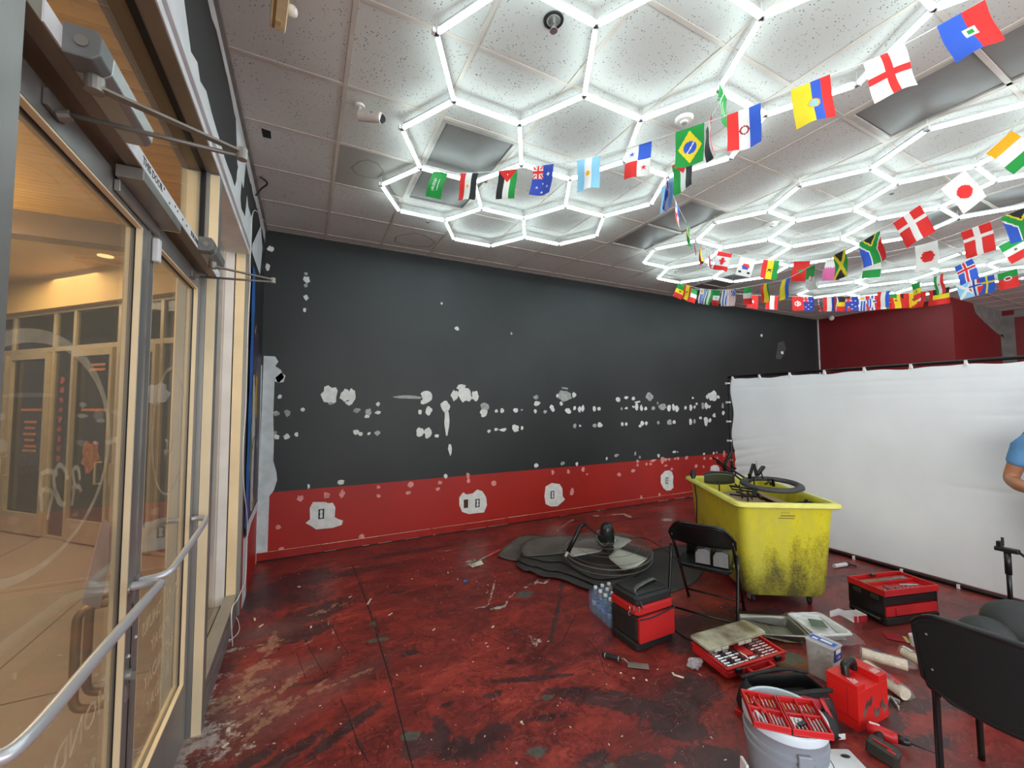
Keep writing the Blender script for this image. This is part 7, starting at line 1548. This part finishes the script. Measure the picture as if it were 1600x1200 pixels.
bunting('low far flag string running level along the back', [(1060,442,6.15),(1068,446,6.1),(1082,451,6.0),(1120,456,5.9),(1180,461,5.8),(1240,463,5.7),(1290,464,5.7),(1340,463,5.6),(1390,460,5.5),(1430,457,5.4),(1470,451,5.1),(1520,437,4.9),(1573,424,4.6),(1650,400,4.3)],
  [('senegal',1067,445),('italy',1083,451,{'turn':.7}),('swiss',1175,461),('austria',1208,462),('tunisia',1247,463),('oz',1264,464),('norway',1277,464,{'turn':.8}),('nether',1295,464),('latvia',1308,464,{'turn':.6}),('belgium',1318,463),('oz',1331,463),('uruguay',1352,462),('norway',1363,461),('iran',1377,461),('portugal',1391,460),('spain',1402,459),('germany',1415,458),('spain',1430,457),('swiss',1437,456),('swiss',1463,452),('belgium',1470,451),('scot',1506,441),('norway',1521,437),('sweden',1541,432),('portugal',1573,424)])
bunting('short flag string at the right edge above the backdrop', [(1680,315,3.3),(1600,362,3.7),(1575,377,3.8),(1540,394,3.9),(1505,411,4.0),(1466,430,4.3),(1432,442,4.7),(1400,452,5.0),(1375,456,5.2)],
  [('mexico',1577,376),('iceland',1505,411),('iran',1467,430),('senegal',1433,442),('nether',1380,455)])
# ------------------------------------------------------------ person at the right edge
m_skin = M('tanned_skin', (176, 120, 88), 0.55, 0, 0.06, 10); m_tee = M('light_blue_cotton', (96, 148, 196), 0.85, 0, 0.06, 8, 0.2, 40); m_jean = M('dark_denim', (44, 50, 66), 0.85, 0, 0.12, 30); m_hair = M('short_dark_hair', (34, 26, 22), 0.7, 0, 0.2, 60, 0.5, 120); m_shoe = M('grey_trainers', (90, 90, 92), 0.7)
m_eye = M('eye_white', (230, 228, 222), 0.3, 0, 0)
PP = Vector((4.86, 0.80, 0)); pt = thing('person', 'person in a light blue t-shirt with bent arm, before the white backdrop', 'person', tuple(PP), math.radians(180+12))
# local: +x forward (towards camera side), y left/right; the person's right arm is at +... seen at picture left
def skin_body(verts, edges, radii, mats_fn, name, parent, root=0, sub=2):
    me = bpy.data.meshes.new(name); me.from_pydata(verts, edges, []); o = bpy.data.objects.new(name, me); C.objects.link(o); o.parent = parent
    md = o.modifiers.new('skin', 'SKIN'); md.use_smooth_shade = True
    for i, r_ in enumerate(radii):
        sv = me.skin_vertices[0].data[i]; sv.radius = (r_, r_) if not isinstance(r_, tuple) else r_; sv.use_root = (i == root)
    ms = o.modifiers.new('ss', 'SUBSURF'); ms.levels = sub; ms.render_levels = sub
    me.materials.append(mats_fn); return o
V = [(0,0,.96),(0,0,1.08),(0,0,1.22),(0,0,1.36),(0.01,0,1.455),(0.025,0,1.60), (0.01,.18,1.40),(0.01,-.18,1.40), (0,.09,.90),(0,-.09,.90)]
E_ = [(0,1),(1,2),(2,3),(3,4),(4,5),(3,6),(3,7),(0,8),(0,9)]
Rr = [(.15,.11),(.135,.10),(.15,.11),(.15,.10),.055,.052,.062,.062,.09,.09]
ei = len(V)
# right arm (local -y side) bent across the front, elbow out; left arm mirrored
for s_, base in ((-1, 7), (1, 6)):
    k = len(V); V += [(-0.01, s_*.240, 1.27), (-0.03, s_*.300, 1.075), (0.09, s_*.255, 1.045), (0.22, s_*.13, 1.02)]; Rr += [.056, .048, .048, .030]
    E_ += [(base, k), (k, k+1), (k+1, k+2), (k+2, k+3)]
for s_, base in ((1, 8), (-1, 9)):
    k = len(V); V += [(0.01, s_*.10, .70), (0.015, s_*.105, .50), (-0.01, s_*.11, .30), (-0.02, s_*.115, .09), (0.06, s_*.12, .045), (0.13, s_*.125, .035)]; Rr += [.085, .060, .055, .040, .042, .032]
    E_ += [(base, k)]+[(k+j, k+j+1) for j in range(5)]
skin_body(V, E_, Rr, m_skin, 'body', pt)
# clothes
def tube_part(name, mat, pts, rs, seg=16): return MB().tube(sm([Vector(p_) for p_ in pts], 4), [r_ for a, b_ in zip(rs[:-1], rs[1:]) for r_ in (a, a+(b_-a)*.25, a+(b_-a)*.5, a+(b_-a)*.75)]+[rs[-1]], seg, cap=False).build(name, mat, pt, smooth=True, solid=0.003)
def torso(u, v):
    a = u*2*PI; z = 0.92+v*0.53; wy = 0.185+0.02*math.sin(v*PI)-(0.10*max(0, v-0.8)/0.2 if v > 0.8 else 0)-0.012*math.sin(v*3); wx = 0.135+0.01*math.sin(v*4)-(0.06*max(0, v-0.8)/0.2 if v > 0.8 else 0)
    return (wx*math.cos(a)*(1+0.02*math.sin(a*5+v*6)), wy*math.sin(a), z)
SV = [(0,0,.93),(0,0,1.06),(0,0,1.22),(0,0,1.35),(0.005,0,1.44),(0.005,.15,1.40),(0.005,-.15,1.40),(-0.005,.225,1.31),(-0.005,-.225,1.31),(-0.018,.268,1.17),(-0.018,-.268,1.17)]
skin_body(SV, [(0,1),(1,2),(2,3),(3,4),(3,5),(3,6),(5,7),(6,8),(7,9),(8,10)], [(.185,.135),(.175,.128),(.185,.130),(.175,.118),.072,.085,.085,.074,.074,.068,.068], m_tee, 't_shirt', pt)
for s_ in (1, -1):
    tube_part('trouser_leg', m_jean, [(0, s_*.085, .96), (0.01, s_*.10, .70), (0.015, s_*.105, .50), (-0.01, s_*.11, .30), (-0.02, s_*.115, .10)], [.115, .100, .082, .075, .070])
    MB().rbox((0.045, s_*.12, .045), (.27, .10, .088), .04, seg=5).build('shoe', m_shoe, pt, auto=40)
MB().grid(lambda u, v: (0.14*math.cos(u*2*PI), 0.19*math.sin(u*2*PI), 0.86+v*0.12), 28, 4).build('trouser_top', m_jean, pt, smooth=True, solid=0.004)
# head
hm = MB()
def head(u, v):
    a = u*2*PI; t_ = v*PI; x = 0.093*math.sin(t_)*math.cos(a); y = 0.076*math.sin(t_)*math.sin(a); z = 0.118*math.cos(t_)
    if z < 0: x *= 1-0.05*(-z/0.118); y *= 1+0.10*(-z/0.118)
    if math.cos(a) > 0.93 and -0.035 < z < 0.012: x += 0.020*(1-abs(z+0.018)/0.035)*(math.cos(a)-0.93)/0.07
    return (x+0.03, y, z+1.645)
hm.grid(head, 40, 28).build('head', m_skin, pt, smooth=True)
for s_ in (1, -1):
    MB().sphere((0.112, s_*0.031, 1.655), (0.010, 0.014, 0.008), 12, 8).build('eye', m_eye, pt, smooth=True); MB().sphere((0.121, s_*0.031, 1.655), (0.003, 0.006, 0.006), 10, 6).build('iris', m_hair, pt, smooth=True)
    MB().cbox((0.116, s_*0.032, 1.675), (0.006, 0.032, 0.006)).build('eyebrow', m_hair, pt, bevel=0.002)
    MB().sphere((0.025, s_*0.080, 1.645), (0.020, 0.009, 0.032), 12, 8).build('ear', m_skin, pt, smooth=True)
MB().sphere((0.110, 0, 1.588), (0.008, 0.026, 0.006), 14, 8).build('mouth', M('lip_tone', (150, 84, 74), 0.5), pt, smooth=True)
MB().grid(lambda u, v: (0.03-0.01+0.099*math.sin(v*PI*0.56)*math.cos(u*2*PI), 0.083*math.sin(v*PI*0.56)*math.sin(u*2*PI), 1.655+0.118*math.cos(v*PI*0.56)*1.03+(0.03 if False else 0)+0.03*max(0, math.cos(u*2*PI))*v**2), 36, 14).build('hair', m_hair, pt, smooth=True, solid=0.006)
# hands: palm plus five bent fingers, meeting in front
for s_ in (-1, 1):
    W0 = Vector((0.22, s_*.13, 1.02)); d = Vector((0.55, -s_*0.8, -0.12)).normalized(); up_ = Vector((0, 0, 1)); sd = d.cross(up_).normalized()*(-s_)
    V = [W0-d*0.03, W0+d*0.02, W0+d*0.06]; E_ = [(0, 1), (1, 2)]; Rr = [(.022, .030), (.018, .034), (.015, .036)]
    for k in range(4):
        off = (k-1.5)*0.019; L0 = (0.082, 0.092, 0.086, 0.068)[k]; b_ = len(V); z_ = up_*(-off)
        V += [W0+d*0.085+z_, W0+d*(0.085+L0*.45)+z_+sd*0.012, W0+d*(0.085+L0*.7)+z_+sd*0.032, W0+d*(0.085+L0*.78)+z_+sd*0.052]; Rr += [.0095, .0088, .008, .007]
        E_ += [(2, b_), (b_, b_+1), (b_+1, b_+2), (b_+2, b_+3)]
    b_ = len(V); V += [W0+d*0.03+up_*0.032+sd*0.01, W0+d*0.06+up_*0.045+sd*0.025, W0+d*0.085+up_*0.040+sd*0.038]; Rr += [.011, .010, .0085]; E_ += [(1, b_), (b_, b_+1), (b_+1, b_+2)]
    skin_body([tuple(v) for v in V], E_, Rr, m_skin, 'hand', pt, root=1)
